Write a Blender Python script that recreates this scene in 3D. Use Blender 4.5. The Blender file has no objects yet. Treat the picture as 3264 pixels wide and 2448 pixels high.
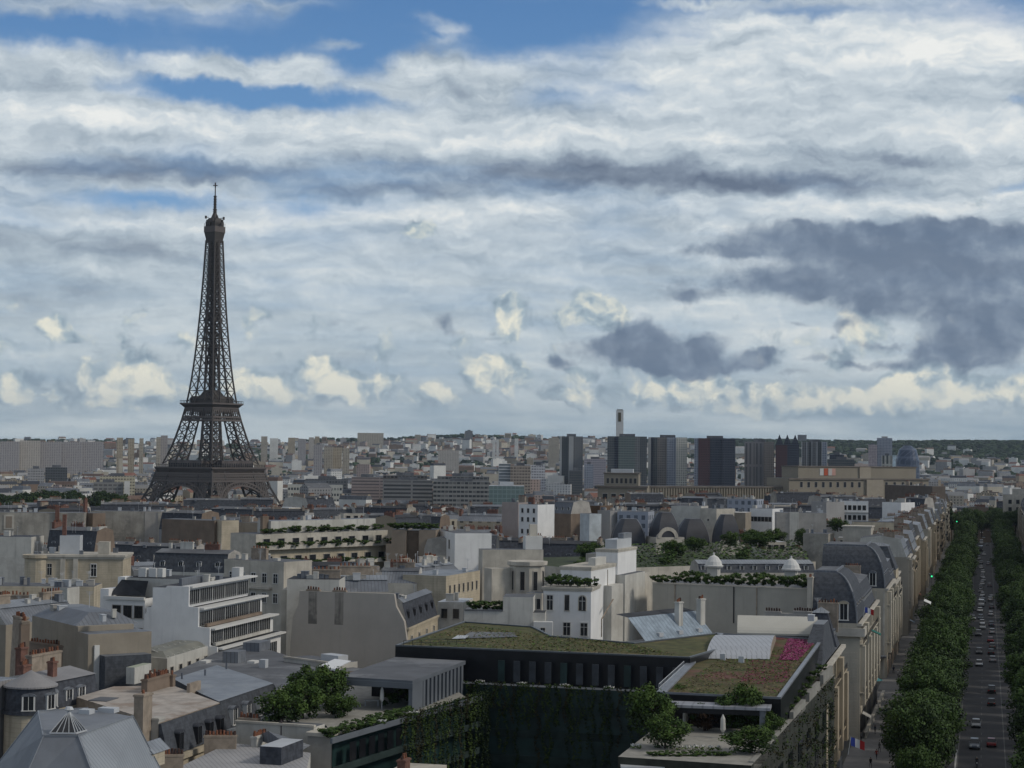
import bpy, bmesh, math, random
from mathutils import Vector, Matrix
R = math.radians
rnd = random.Random(7)
scene = bpy.context.scene
COL = scene.collection
# ------------------------------------------------------------------ camera
CAMZ, FPX, PITCH, ROLL = 52.0, 1821.0, R(2.14), R(0.6)
_f = Vector((0, math.cos(PITCH), math.sin(PITCH)))
_u0 = Vector((0, -math.sin(PITCH), math.cos(PITCH))); _r0 = Vector((1, 0, 0))
_r = _r0*math.cos(ROLL) + _u0*math.sin(ROLL)
_u = -_r0*math.sin(ROLL) + _u0*math.cos(ROLL)
cam = bpy.data.cameras.new('camera'); camo = bpy.data.objects.new('camera', cam); COL.objects.link(camo)
cam.sensor_width = 36; cam.lens = 36*FPX/1024; cam.clip_start = 1; cam.clip_end = 60000
camo.matrix_world = Matrix(((_r.x, _u.x, -_f.x, 0), (_r.y, _u.y, -_f.y, 0), (_r.z, _u.z, -_f.z, CAMZ), (0, 0, 0, 1)))
scene.camera = camo
def ray(sx, sy):
    return _f + _r*((sx*1024/3264-512)/FPX) + _u*(-(sy*1024/3264-384)/FPX)
def PZ(sx, sy, z):            # where the line of sight meets height z
    d = ray(sx, sy); t = (z-CAMZ)/d.z
    return Vector((d.x*t, d.y*t, z))
def PD(sx, sy, dist):         # where it reaches ground distance dist
    d = ray(sx, sy); t = dist/math.hypot(d.x, d.y)
    return Vector((d.x*t, d.y*t, CAMZ+d.z*t))
# ------------------------------------------------------------------ view, world, sun
scene.view_settings.view_transform = 'Standard'; scene.view_settings.look = 'None'
scene.view_settings.exposure = 0; scene.view_settings.gamma = 1
scene.cycles.use_denoising = True
scene.cycles.max_bounces = 5; scene.cycles.diffuse_bounces = 2; scene.cycles.glossy_bounces = 2
scene.cycles.transmission_bounces = 3; scene.cycles.volume_bounces = 0; scene.cycles.transparent_max_bounces = 6
SUN_AZ, SUN_EL = R(104), R(36)      # azimuth clockwise from the view direction (+Y)
sl = bpy.data.lights.new('sun', 'SUN'); sl.energy = SUN_E = 1.5; sl.angle = R(10); sl.color = (1, .93, .82)
so = bpy.data.objects.new('sun', sl); COL.objects.link(so)
sd = Vector((math.sin(SUN_AZ)*math.cos(SUN_EL), math.cos(SUN_AZ)*math.cos(SUN_EL), math.sin(SUN_EL)))
so.rotation_euler = sd.to_track_quat('Z', 'Y').to_euler()
def lin(r, g, b):
    return tuple((c/255/12.92 if c/255 <= .04045 else ((c/255+.055)/1.055)**2.4) for c in (r, g, b))
class NT:                       # small node-writing helper
    def __init__(s, tree): s.t = tree; s.n = tree.nodes; s.l = tree.links
    def new(s, typ, **kw):
        n = s.n.new(typ)
        for k, v in kw.items(): setattr(n, k, v)
        return n
    def put(s, sock, v):
        if hasattr(v, 'is_output'): s.l.new(v, sock)
        elif isinstance(v, (tuple, list)):
            if sock.type == 'RGBA' and len(v) == 3: v = (*v, 1)
            sock.default_value = v
        else: sock.default_value = v
    def m(s, op, a, b=0, c=0, clamp=False):
        n = s.new('ShaderNodeMath', operation=op, use_clamp=clamp)
        s.put(n.inputs[0], a); s.put(n.inputs[1], b); s.put(n.inputs[2], c); return n.outputs[0]
    def vm(s, op, a, b=(0, 0, 0), c=(0, 0, 0), sc=None):
        n = s.new('ShaderNodeVectorMath', operation=op)
        s.put(n.inputs[0], a); s.put(n.inputs[1], b)
        if op == 'MULTIPLY_ADD': s.put(n.inputs[2], c)
        if sc is not None: s.put(n.inputs[3], sc)
        return n.outputs['Value'] if op in ('LENGTH', 'DOT_PRODUCT', 'DISTANCE') else n.outputs[0]
    def mix(s, f, a, b, blend='MIX'):
        n = s.new('ShaderNodeMix', data_type='RGBA', blend_type=blend)
        s.put(n.inputs[0], f); s.put(n.inputs[6], a); s.put(n.inputs[7], b); return n.outputs[2]
    def rng(s, v, a, b, c=0, d=1, kind='SMOOTHSTEP'):
        n = s.new('ShaderNodeMapRange', interpolation_type=kind)
        for i, x in enumerate((v, a, b, c, d)): s.put(n.inputs[i], x)
        return n.outputs[0]
    def noise(s, v, scale, det=4, rough=.55, lac=2.0, dist=0):
        n = s.new('ShaderNodeTexNoise'); s.put(n.inputs['Vector'], v)
        s.put(n.inputs['Scale'], scale); s.put(n.inputs['Detail'], det); s.put(n.inputs['Roughness'], rough)
        s.put(n.inputs['Lacunarity'], lac); s.put(n.inputs['Distortion'], dist); return n
    def ramp(s, v, stops):
        n = s.new('ShaderNodeValToRGB'); e = n.color_ramp.elements
        while len(e) < len(stops): e.new(.5)
        for x, (p, c) in zip(e, stops): x.position = p; x.color = (*c, 1)
        s.put(n.inputs[0], v); return n.outputs[0]
    def comb(s, x, y, z=0):
        n = s.new('ShaderNodeCombineXYZ')
        for i, v in enumerate((x, y, z)): s.put(n.inputs[i], v)
        return n.outputs[0]
def azel(sx, sy):
    d = ray(sx, sy).normalized()
    return math.degrees(math.atan2(d.x, d.y)), math.degrees(math.asin(d.z))
# ------------------------------------------------------------------ sky: Nishita blue with layered clouds by direction
wld = bpy.data.worlds.new('World'); scene.world = wld; wld.use_nodes = True
W = NT(wld.node_tree); W.n.clear()
D = W.new('ShaderNodeTexCoord').outputs['Generated']
sep = W.new('ShaderNodeSeparateXYZ'); W.l.new(D, sep.inputs[0])
DX, DY, DZ = sep.outputs
AZ = W.m('MULTIPLY', W.m('ARCTAN2', DX, DY), 57.29578)
EL = W.m('MULTIPLY', W.m('ARCSINE', DZ), 57.29578)
sky = W.new('ShaderNodeTexSky', sky_type='NISHITA', sun_disc=False, sun_elevation=SUN_EL, sun_rotation=SUN_AZ, altitude=100, air_density=1.0, dust_density=.6, ozone_density=2.0)
skyc = W.vm('SCALE', sky.outputs[0], sc=.1)
ae = W.comb(AZ, EL)
# billow noise in angle space, streak noise on a cloud ceiling
zc = W.m('ADD', W.m('ABSOLUTE', DZ), .10)
ceil = W.comb(W.m('DIVIDE', DX, zc), W.m('DIVIDE', DY, zc))
wn = W.noise(ceil, 1.3, 3).outputs['Color']
ceilw = W.vm('MULTIPLY_ADD', wn, (.55, .55, 0), ceil)
st = W.noise(W.vm('MULTIPLY', ceilw, (.8, 1.0, 1)), 2.0, 6, .52).outputs[0]
st2 = W.noise(W.vm('ADD', W.vm('MULTIPLY', ceilw, (.5, 1.3, 1)), (5.2, 1.7, 3.3)), 1.5, 5, .5).outputs[0]
soft = W.noise(W.vm('MULTIPLY', ae, (.16, .62, 1)), 1.0, 4, .5).outputs[0]
wob = W.noise(ae, .55, 4, .6).outputs['Color']
aew = W.vm('MULTIPLY_ADD', W.vm('SUBTRACT', wob, (.5, .5, .5)), (2.4, 1.3, 0), ae)
wob2 = W.noise(ae, .8, 6, .58).outputs['Color']
aeb = W.vm('MULTIPLY_ADD', W.vm('SUBTRACT', wob2, (.5, .5, .5)), (1.1, .95, 0), ae)
def blobs(base, coord, items):
    acc = base
    for (sx, sy, rx, ry, amp, *rot) in items:
        a, e = azel(sx, sy); k = .00987
        v = W.vm('SUBTRACT', coord, (a, e, 0))
        if rot:
            vr = W.new('ShaderNodeVectorRotate', rotation_type='Z_AXIS'); W.put(vr.inputs['Vector'], v); vr.inputs['Angle'].default_value = R(rot[0]); v = vr.outputs[0]
        v = W.vm('MULTIPLY', v, (1/(rx*k), 1/(ry*k), 0))
        g = W.rng(W.vm('LENGTH', v), 0, 1.35, amp, 0)
        acc = W.m('ADD', acc, g)
    return acc
def centre(n, k): return W.m('MULTIPLY', W.m('SUBTRACT', n, .5), k)
# 1 blue gaps: negative coverage
cov0 = W.m('ADD', W.rng(EL, 12.6, 9.8, .36, .86), W.m('ADD', centre(st, 1.3), centre(soft, .6)))
cov = blobs(cov0, aew, [
 (150, 10, 330, 55, .50), (640, 0, 420, 34, .45), (900, 240, 620, 40, .10),
 (110, 205, 330, 90, .75), (160, 290, 260, 70, .55), (640, 215, 190, 42, .62), (905, 222, 210, 62, .80), (1080, 150, 120, 30, .62),
 (1420, 85, 130, 45, .55, 15), (1390, 135, 80, 25, .35), (1160, 285, 240, 40, .42), (1330, 215, 90, 60, .3), (1380, 200, 200, 60, .30),
 (1500, 260, 330, 90, .55), (2400, 180, 700, 150, .75), (2900, 190, 700, 210, .7), (2200, 60, 300, 30, .1), (2700, 20, 560, 50, .35), (2200, 8, 200, 14, .40),
 (330, 340, 520, 90, .25), (1000, 430, 1200, 80, .30), (2600, 420, 900, 160, .5), (200, 100, 260, 55, -.25),
 (560, 140, 700, 80, -.42), (520, 278, 400, 46, -.60), (900, 322, 420, 46, -.72), (300, 275, 80, 30, -.3), (1900, 80, 460, 120, -.35), (1150, 60, 520, 130, -.35), (1750, 315, 150, 40, -.28), (2050, 280, 160, 34, -.18),
 (1160, 235, 150, 110, -.30), (1650, 130, 300, 90, -.2), (470, 638, 330, 38, -.58), (950, 668, 130, 40, -.36), (2560, 35, 240, 24, -.45), (2870, 30, 300, 36, -.3), (3230, 320, 80, 26, -.5), (3230, 590, 90, 26, -.4), (650, 590, 350, 35, .2)])
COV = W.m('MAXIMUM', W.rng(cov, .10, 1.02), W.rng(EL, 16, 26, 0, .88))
# 2 shade of the high layer
fine = W.noise(W.vm('MULTIPLY', ceilw, (1.3, 1.5, 1)), 5.0, 6, .6).outputs[0]
puff = W.noise(W.vm('MULTIPLY', aew, (.20, .52, 1)), 1.0, 8, .62).outputs[0]
puf2 = W.noise(W.vm('ADD', W.vm('MULTIPLY', aew, (.20, .52, 1)), (.05, .14, 0)), 1.0, 4, .6).outputs[0]
br0 = W.m('ADD', W.m('ADD', .645, W.m('ADD', centre(fine, .25), W.m('ADD', centre(puff, .75), W.m('MULTIPLY', W.m('SUBTRACT', puff, puf2), 1.1)))), W.m('ADD', centre(st2, .40), W.m('ADD', centre(st, .25), centre(soft, .2))))
br = blobs(br0, aew, [
 (2450, 200, 520, 110, .22), (2300, 90, 400, 36, .18), (3050, 120, 420, 130, .30), (2300, 430, 560, 70, .22), (3060, 420, 340, 60, .28), (1750, 440, 300, 60, .12), (1950, 340, 260, 50, .05),
 (650, 390, 700, 55, .18), (830, 500, 230, 40, .20), (1500, 470, 220, 36, .22), (150, 370, 300, 50, .08), (905, 222, 210, 50, .15), (640, 205, 190, 34, .14), (110, 180, 280, 60, .10),
 (2050, 560, 820, 62, -.62, 3), (1250, 600, 420, 44, -.42), (2850, 500, 400, 45, -.25), (2700, 575, 500, 30, -.25), (400, 545, 460, 50, -.36), (750, 550, 340, 44, -.30), (60, 620, 300, 50, -.10), (200, 430, 420, 30, -.10),
 (300, 790, 520, 70, -.34), (60, 700, 260, 40, .15), (420, 720, 360, 34, .15), (1200, 690, 400, 50, .12), (1500, 800, 500, 60, .04), (2100, 640, 300, 30, .12), (3000, 660, 400, 36, .25), (2500, 640, 200, 30, .15),
 (250, 935, 230, 60, -.24), (60, 985, 180, 60, -.20), (700, 880, 500, 40, .05), (2250, 1050, 560, 90, .24), (1100, 1050, 600, 60, .08), (2100, 820, 400, 80, -.02), (1800, 900, 240, 100, .04), (800, 1140, 700, 60, -.06), (2900, 1160, 500, 80, .05), (500, 1080, 500, 50, .03)])
hc = W.ramp(W.m('MULTIPLY', br, 1.0, clamp=True), [(0, lin(104, 118, 138)), (.28, lin(137, 151, 168)), (.52, lin(170, 184, 196)), (.76, lin(204, 214, 221)), (1, lin(238, 240, 238))])
blue = W.mix(.80, skyc, W.mix(W.rng(EL, 8, 15, 0, 1, 'LINEAR'), lin(104, 152, 202), lin(74, 122, 178)))
over = W.rng(EL, 16, 34, 0, 1)  # unseen overhead cloud, added above the frame to tune the city's light
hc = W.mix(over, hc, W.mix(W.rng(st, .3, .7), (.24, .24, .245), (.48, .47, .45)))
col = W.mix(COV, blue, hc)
# 3 low milky haze toward the horizon
low = W.rng(EL, 0.3, 7.5, .80, 0, 'LINEAR')
hz = W.mix(W.rng(EL, .3, 3.2), lin(146, 168, 182), lin(174, 192, 203))
hz = W.mix(W.rng(W.noise(W.vm('MULTIPLY', ae, (.12, .9, 1)), 1.0, 4).outputs[0], .38, .66), hz, lin(196, 208, 212))
col = W.mix(low, col, hz)
# 4 cumulus heaps, sunlit from upper right
bn = W.noise(aeb, 1.05, 7, .56).outputs[0]
bns = W.noise(W.vm('ADD', aeb, (.22, .30, 0)), .95, 4, .5).outputs[0]
bnl = W.noise(aeb, .95, 4, .5).outputs[0]
relief = W.m('SUBTRACT', bnl, bns)
CUM = [
 (450, 1215, 120, 85, .62, 0), (480, 1250, 70, 45, .25, 1), (340, 1250, 90, 55, .40, 0), (330, 1290, 60, 22, .35, 0), (540, 1290, 40, 18, .3, 1), (70, 1200, 55, 40, .42, 0), (30, 1280, 50, 24, .5, 0), (160, 1245, 180, 50, .25, 0),
 (175, 1055, 75, 36, .66, 20), (810, 1245, 110, 40, .62, 0), (740, 1260, 60, 30, .35, 0), (1060, 1195, 110, 52, .62, 28), (1010, 1160, 50, 34, .35, 0), (900, 1230, 300, 60, .22, 0), (1110, 1230, 110, 40, .45, 0), (1250, 1205, 60, 26, .33, 0), (1290, 1260, 260, 50, .22, 0),
 (1590, 1190, 110, 55, .62, 10), (1520, 1225, 60, 30, .3, 0), (1640, 1010, 70, 70, .28, 0), (1900, 980, 90, 75, .60, 0), (1960, 1005, 50, 45, .45, 0), (1620, 980, 60, 80, .36, 0), (1790, 985, 40, 50, .35, 0), (1340, 730, 100, 46, .40, 0), (1330, 760, 60, 50, .18, 0),
 (1850, 1195, 60, 32, .48, 0), (1860, 1260, 120, 34, .35, 0), (1770, 1260, 70, 26, .35, 0), (2130, 1245, 160, 46, .45, 0), (2260, 1240, 140, 42, .52, 0), (2380, 1255, 110, 40, .5, 0), (2420, 1310, 130, 22, .4, 0), (2200, 1300, 260, 30, .25, 0), (2600, 1260, 260, 50, .42, 0), (2870, 1215, 60, 42, .55, 0), (2840, 1280, 160, 40, .48, 0), (2880, 1310, 80, 24, .3, 0), (3040, 1235, 240, 46, .45, 0), (3200, 1240, 120, 50, .45, 0), (3180, 1320, 120, 24, .3, 0), (2000, 1190, 60, 30, .2, 0), (2950, 1180, 70, 40, .4, 0), (3110, 650, 150, 36, .35, 0), (2850, 690, 120, 20, .25, 0), (2290, 740, 80, 26, .35, 0), (2680, 1150, 60, 40, .3, 0), (2750, 1040, 120, 60, .3, 0)]
band = W.m('MULTIPLY', W.rng(EL, .5, 1.8), W.rng(EL, 3.2, 6.5, .13, -.12))
cm = blobs(W.m('ADD', centre(bn, 1.3), band), aeb, [(a, b, c*1.08, d*1.12, e) if not f else (a, b, c*1.08, d*1.12, e, f) for a, b, c, d, e, f in CUM])
CM = W.rng(cm, .12, .40)
lit = W.m('ADD', W.m('MULTIPLY', relief, 3.4), W.rng(cm, .12, .85, .20, .90, 'LINEAR'), clamp=True)
cc = W.ramp(lit, [(0, lin(139, 158, 173)), (.35, lin(165, 183, 194)), (.66, lin(204, 211, 208)), (1, lin(238, 236, 220))])
CMm = W.m('MULTIPLY', CM, W.rng(EL, .4, 2.6, .42, .95))
col = W.mix(CMm, col, cc)
# 5 near dark clouds
DK = [
 (2480, 770, 300, 60, .75), (2260, 805, 130, 26, .55), (2420, 900, 330, 60, .72), (2200, 950, 110, 30, .50), (2800, 800, 420, 110, .95), (3100, 900, 330, 150, 1.0), (3150, 1080, 240, 110, 1.0), (2980, 1130, 180, 50, .6), (2680, 910, 260, 90, .7), (3150, 750, 220, 60, .6), (2500, 720, 180, 30, .3), (2800, 980, 160, 60, .45), (2900, 730, 220, 34, .45),
 (2030, 1070, 100, 80, .60), (2000, 1130, 150, 60, .5), (2350, 1150, 120, 40, .45), (1850, 1120, 140, 50, .35), (2120, 1110, 190, 80, .82, 14), (2260, 1100, 90, 50, .62), (1900, 1090, 130, 44, .35), (2110, 1170, 160, 42, .68), (1790, 1155, 70, 26, .50), (2000, 1155, 55, 30, .55), (2240, 1180, 100, 24, .40), (2010, 1120, 100, 60, .4),
 (2420, 1130, 100, 44, .66, -18), (2540, 1185, 70, 24, .55), (2600, 1145, 70, 20, .52), (2730, 1160, 80, 20, .60), (2850, 1172, 80, 26, .62), (2740, 1215, 40, 24, .45),
 (2530, 1037, 60, 14, .50), (2690, 1042, 70, 28, .60), (2790, 1095, 90, 20, .5), (2650, 1070, 30, 16, .45), (1420, 1015, 55, 36, .55), (1450, 1055, 50, 24, .4), (1090, 1020, 60, 20, .36), (1150, 1045, 50, 14, .36)]
dk = blobs(centre(bn, 1.0), aeb, DK)
dkm = W.rng(dk, .16, .70)
dsh = W.m('ADD', .36, W.m('ADD', centre(puff, 1.5), W.m('ADD', W.m('MULTIPLY', relief, 1.5), W.rng(dk, .3, 1.3, .14, -.22, 'LINEAR'))), clamp=True)
dcol = W.ramp(dsh, [(0, lin(100, 117, 140)), (.35, lin(118, 134, 155)), (.75, lin(150, 164, 179)), (1, lin(180, 191, 200))])
col = W.mix(W.m('MULTIPLY', dkm, .90), col, dcol)
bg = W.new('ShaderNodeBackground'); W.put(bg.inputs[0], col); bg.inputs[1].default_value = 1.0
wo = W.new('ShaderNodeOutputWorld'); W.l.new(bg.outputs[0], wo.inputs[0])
wld.cycles.sampling_method = 'MANUAL'; wld.cycles.sample_map_resolution = 256
# ------------------------------------------------------------------ materials
MATS = {}
def pm(name, rgb, rough=.85, var=.18, scale=.25, streak=0, seam=None, win=None, metal=0, bump=0, stain=None, spec=.3, course=0, fleck=None):
    """principled material with soft mottling; optional vertical streaks, standing seams, stains, window grid from the metre UVs"""
    if name in MATS: return MATS[name]
    m = bpy.data.materials.new(name); m.use_nodes = True; T = NT(m.node_tree)
    b = m.node_tree.nodes['Principled BSDF']
    b.inputs['Roughness'].default_value = rough; b.inputs['Metallic'].default_value = metal
    b.inputs['Specular IOR Level'].default_value = spec
    oc = T.new('ShaderNodeTexCoord').outputs['Object']
    n = T.noise(oc, scale, 5, .6).outputs[0]
    c = T.mix(T.rng(n, .3, .7), tuple(v*(1-var) for v in rgb), tuple(min(1, v*(1+var)) for v in rgb))
    if streak:
        s = T.noise(T.vm('MULTIPLY', oc, (1.1, 1.1, .07)), 1.0, 4, .65).outputs[0]
        c = T.mix(T.rng(s, .52, .74, 0, streak), c, tuple(v*.42 for v in rgb))
    if stain:
        s = T.noise(T.vm('ADD', oc, (11, 4, 7)), .09, 6, .7).outputs[0]
        c = T.mix(T.rng(s, .5, .62, 0, .75), c, stain)
    if fleck:
        s = T.noise(oc, fleck[0], 3, .7).outputs[0]
        c = T.mix(T.rng(s, .5, .68, 0, .8), c, fleck[1])
    if seam:
        uv = T.new('ShaderNodeUVMap').outputs[0]; sp = T.new('ShaderNodeSeparateXYZ'); T.l.new(uv, sp.inputs[0])
        fr = T.m('FRACT', T.m('DIVIDE', sp.outputs[0], seam))
        e = T.m('ABSOLUTE', T.m('SUBTRACT', fr, .5))
        c = T.mix(T.rng(e, .36, .46, 0, .62), c, tuple(v*.5 for v in rgb))
    if course:
        uv = T.new('ShaderNodeUVMap').outputs[0]; sp = T.new('ShaderNodeSeparateXYZ'); T.l.new(uv, sp.inputs[0])
        fr = T.m('FRACT', T.m('DIVIDE', sp.outputs[1], course))
        c = T.mix(T.rng(fr, .9, .96, 0, .45), c, tuple(v*.4 for v in rgb))
    if win:   # (period u, window w, period v, window h, glass colour)
        pu, ww, pv, wh, gc = win
        uv = T.new('ShaderNodeUVMap').outputs[0]; sp = T.new('ShaderNodeSeparateXYZ'); T.l.new(uv, sp.inputs[0])
        U = T.m('DIVIDE', sp.outputs[0], pu); V = T.m('DIVIDE', sp.outputs[1], pv)
        fu = T.m('ABSOLUTE', T.m('SUBTRACT', T.m('FRACT', U), .5)); fv = T.m('ABSOLUTE', T.m('SUBTRACT', T.m('FRACT', V), .5))
        k = T.m('MULTIPLY', T.m('LESS_THAN', fu, ww/pu/2), T.m('LESS_THAN', fv, wh/pv/2))
        wn_ = T.new('ShaderNodeTexWhiteNoise', noise_dimensions='2D')
        T.put(wn_.inputs[0], T.comb(T.m('FLOOR', U), T.m('FLOOR', V)))
        g = T.mix(T.rng(wn_.outputs[0], .55, 1.0, 0, .75, 'LINEAR'), gc, tuple(min(1, v*.8) for v in rgb))
        c = T.mix(k, c, g)
        T.l.new(T.m('MULTIPLY_ADD', k, .25-rough, rough), b.inputs['Roughness'])
    T.put(b.inputs['Base Color'], c)
    if bump:
        bp = T.new('ShaderNodeBump'); bp.inputs['Strength'].default_value = bump; bp.inputs['Distance'].default_value = .05
        T.l.new(T.noise(oc, 3, 4).outputs[0], bp.inputs['Height']); T.l.new(bp.outputs[0], b.inputs['Normal'])
    MATS[name] = m; return m
# ------------------------------------------------------------------ mesh builder
class MB:
    def __init__(s): s.v = []; s.f = []; s.mi = []; s.uv = []
    def face(s, pts, mi=0, uv=None):
        b = len(s.v); s.v.extend([tuple(p) for p in pts]); s.f.append(tuple(range(b, b+len(pts)))); s.mi.append(mi)
        if uv is None:
            p0 = Vector(pts[0]); n = (Vector(pts[1])-p0).cross(Vector(pts[-1])-p0)
            if n.length: n.normalize()
            if abs(n.z) > .9: ux = (Vector(pts[1])-p0); ux.z = 0; ux = ux.normalized() if ux.length > 1e-6 else Vector((1, 0, 0)); uy = Vector((-ux.y, ux.x, 0))
            else:
                ux = Vector((0, 0, 1)).cross(n); ux.normalize(); uy = n.cross(ux)
            uv = [((Vector(p)-p0).dot(ux), (Vector(p)-p0).dot(uy)) for p in pts]
            if abs(n.z) < .3:
                vm = min(p[2] for p in pts); uv = [(a[0]+.0, p[2]-vm*0) for a, p in zip(uv, pts)]
                mn = min(u[0] for u in uv); uv = [(u[0]-mn, u[1]) for u in uv]
        s.uv.extend(uv)
    def prism(s, poly, z0, z1, mi=0, top=None, bottom=False, z0s=None):
        """poly: xy list (counter-clockwise seen from above)"""
        p = list(poly)
        a = sum(p[i][0]*p[(i+1) % len(p)][1]-p[(i+1) % len(p)][0]*p[i][1] for i in range(len(p)))
        if a < 0: p.reverse()
        for i in range(len(p)):
            q = p[(i+1) % len(p)]
            s.face([(p[i][0], p[i][1], z0), (q[0], q[1], z0), (q[0], q[1], z1), (p[i][0], p[i][1], z1)], mi)
        s.face([(x, y, z1) for x, y in p], mi if top is None else top)
        if bottom: s.face([(x, y, z0) for x, y in reversed(p)], mi)
        return s
    def box(s, x0, y0, z0, x1, y1, z1, mi=0, top=None, bottom=True):
        if x1 < x0: x0, x1 = x1, x0
        if y1 < y0: y0, y1 = y1, y0
        return s.prism([(x0, y0), (x1, y0), (x1, y1), (x0, y1)], z0, z1, mi, top, bottom)
    def loft(s, p0, z0, p1, z1, mi=0, cap=None):
        """frustum between two same-length polygons"""
        p0 = list(p0); p1 = list(p1); n = len(p0)
        a = sum(p0[i][0]*p0[(i+1) % n][1]-p0[(i+1) % n][0]*p0[i][1] for i in range(n))
        if a < 0: p0.reverse(); p1.reverse()
        for i in range(n):
            j = (i+1) % n
            s.face([(*p0[i][:2], z0), (*p0[j][:2], z0), (*p1[j][:2], z1), (*p1[i][:2], z1)], mi)
        if cap is not None: s.face([(*q[:2], z1) for q in p1], cap)
        return s
    def beam(s, a, b, t, mi=0, t2=None):
        a = Vector(a); b = Vector(b); d = b-a
        if d.length < 1e-6: return
        d.normalize(); h = Vector((0, 0, 1)) if abs(d.z) < .9 else Vector((1, 0, 0))
        x = d.cross(h).normalized()*t/2; y = d.cross(x).normalized()*(t2 or t)/2
        r = [x+y, -x+y, -x-y, x-y]
        for i in range(4):
            j = (i+1) % 4; s.face([a+r[i], a+r[j], b+r[j], b+r[i]], mi, [(0, 0), (t, 0), (t, 1), (0, 1)])
        s.face([a+r[3], a+r[2], a+r[1], a+r[0]], mi); s.face([b+q for q in r], mi)
    def lathe(s, cx, cy, prof, n=12, mi=0, cap=True, a0=0, a1=2*math.pi):
        """prof: (radius, z) from bottom to top"""
        full = abs(a1-a0-2*math.pi) < 1e-6
        ang = [a0+(a1-a0)*i/n for i in range(n+1)]
        for (r0, z0), (r1, z1) in zip(prof, prof[1:]):
            for i in range(n):
                c0, s0, c1, s1 = math.cos(ang[i]), math.sin(ang[i]), math.cos(ang[i+1]), math.sin(ang[i+1])
                s.face([(cx+r0*c0, cy+r0*s0, z0), (cx+r0*c1, cy+r0*s1, z0), (cx+r1*c1, cy+r1*s1, z1), (cx+r1*c0, cy+r1*s0, z1)], mi,
                       [(i*r0*.4, z0), ((i+1)*r0*.4, z0), ((i+1)*r1*.4, z1), (i*r1*.4, z1)])
        r, z = prof[-1]
        if cap and r > .01: s.face([(cx+r*math.cos(t), cy+r*math.sin(t), z) for t in ang[:-1 if full else None]], mi)
    def sphere(s, c, rx, ry, rz, n=10, k=6, mi=0):
        prof = [(math.sin(math.pi*i/k), -math.cos(math.pi*i/k)) for i in range(k+1)]
        b = MB(); b.lathe(0, 0, prof, n, mi, False)
        off = len(s.v); s.v.extend([(c[0]+x*rx, c[1]+y*ry, c[2]+z*rz) for x, y, z in b.v])
        s.f.extend([tuple(i+off for i in f) for f in b.f]); s.mi.extend(b.mi); s.uv.extend(b.uv)
    def mesh(s, name, mats):
        me = bpy.data.meshes.new(name); me.from_pydata(s.v, [], s.f)
        for m in (mats if isinstance(mats, (list, tuple)) else [mats]): me.materials.append(m)
        me.polygons.foreach_set('material_index', s.mi)
        ul = me.uv_layers.new(name='UVMap'); ul.data.foreach_set('uv', [c for u in s.uv for c in u])
        me.update(); return me
    def obj(s, name, mats, parent=None, **kw):
        return link(name, s.mesh(name, mats), parent, **kw)
def link(name, data, parent=None, label=None, cat=None, group=None, kind=None, loc=None, rz=None):
    o = bpy.data.objects.new(name, data); COL.objects.link(o)
    if parent: o.parent = parent
    if loc is not None: o.location = loc
    if rz is not None: o.rotation_euler.z = rz
    return tag(o, label, cat, group, kind)
def tag(o, label=None, cat=None, group=None, kind=None):
    for k, v in (('label', label), ('category', cat), ('group', group), ('kind', kind)):
        if v: o[k] = v
    return o
def thing(name, label, cat, loc=(0, 0, 0), rz=0, group=None):
    return link(name, None, None, label, cat, group, None, loc, rz)
def dup(root, loc=None, rz=None, label=None, sc=None, group=None):
    def cp(o, par):
        c = o.copy(); COL.objects.link(c); c.parent = par
        for ch in KIDS.get(o.name, ()): cp(ch, c)
        return c
    c = cp(root, None)
    if loc is not None: c.location = loc
    if rz is not None: c.rotation_euler.z = rz
    if sc is not None: c.scale = sc
    return tag(c, label, None, group)
KIDS = {}
def fam(root):       # remember a prototype's children for dup()
    def rec(o):
        KIDS[o.name] = list(o.children)
        for c in o.children: rec(c)
    rec(root); return root
def smooth(o): o.data.polygons.foreach_set('use_smooth', [True]*len(o.data.polygons)); return o
def inset(poly, k):
    """offset a convex polygon inward by k (a number or one per edge)"""
    n = len(poly); p = [Vector((q[0], q[1])) for q in poly]
    a = sum(p[i].x*p[(i+1) % n].y-p[(i+1) % n].x*p[i].y for i in range(n)); sg = 1 if a > 0 else -1
    ks = k if isinstance(k, (list, tuple)) else [k]*n
    L = []
    for i in range(n):
        d = (p[(i+1) % n]-p[i]).normalized(); nn = Vector((-d.y, d.x))*sg
        L.append((p[i]+nn*ks[i], d))
    out = []
    for i in range(n):
        (a0, d0), (a1, d1) = L[i-1], L[i]; den = d0.x*d1.y-d0.y*d1.x
        if abs(den) < 1e-6: out.append((a1.x, a1.y)); continue
        t = ((a1.x-a0.x)*d1.y-(a1.y-a0.y)*d1.x)/den; q = a0+d0*t; out.append((q.x, q.y))
    return out
# palette ----------------------------------------------------------------
CREAM = pm('cream_stone', (.47, .41, .31), streak=.5, course=.55)
CREAM2 = pm('pale_stone', (.48, .45, .39), streak=.5)
WHITE = pm('white_render', (.76, .76, .75), var=.06, streak=.22)
OFFW = pm('off_white_render', (.53, .52, .48), var=.10, streak=.55, stain=(.40, .385, .35))
GREYW = pm('grey_render', (.40, .38, .35), var=.12, streak=.35, stain=(.27, .26, .24))
GREYD = pm('weathered_party_wall', (.34, .32, .28), var=.2, streak=.5, stain=(.18, .175, .16))
TAN = pm('tan_render', (.29, .255, .205), var=.12, streak=.35)
BROWNW = pm('brown_brick_wall', (.20, .155, .12), var=.15, streak=.3)
TAUPE = pm('taupe_brick', (.27, .225, .18), var=.1, streak=.2, bump=.3)
ZINC = pm('zinc_roof', (.155, .17, .195), rough=.55, var=.16, streak=.3, seam=.65, stain=(.25, .265, .285))
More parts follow.
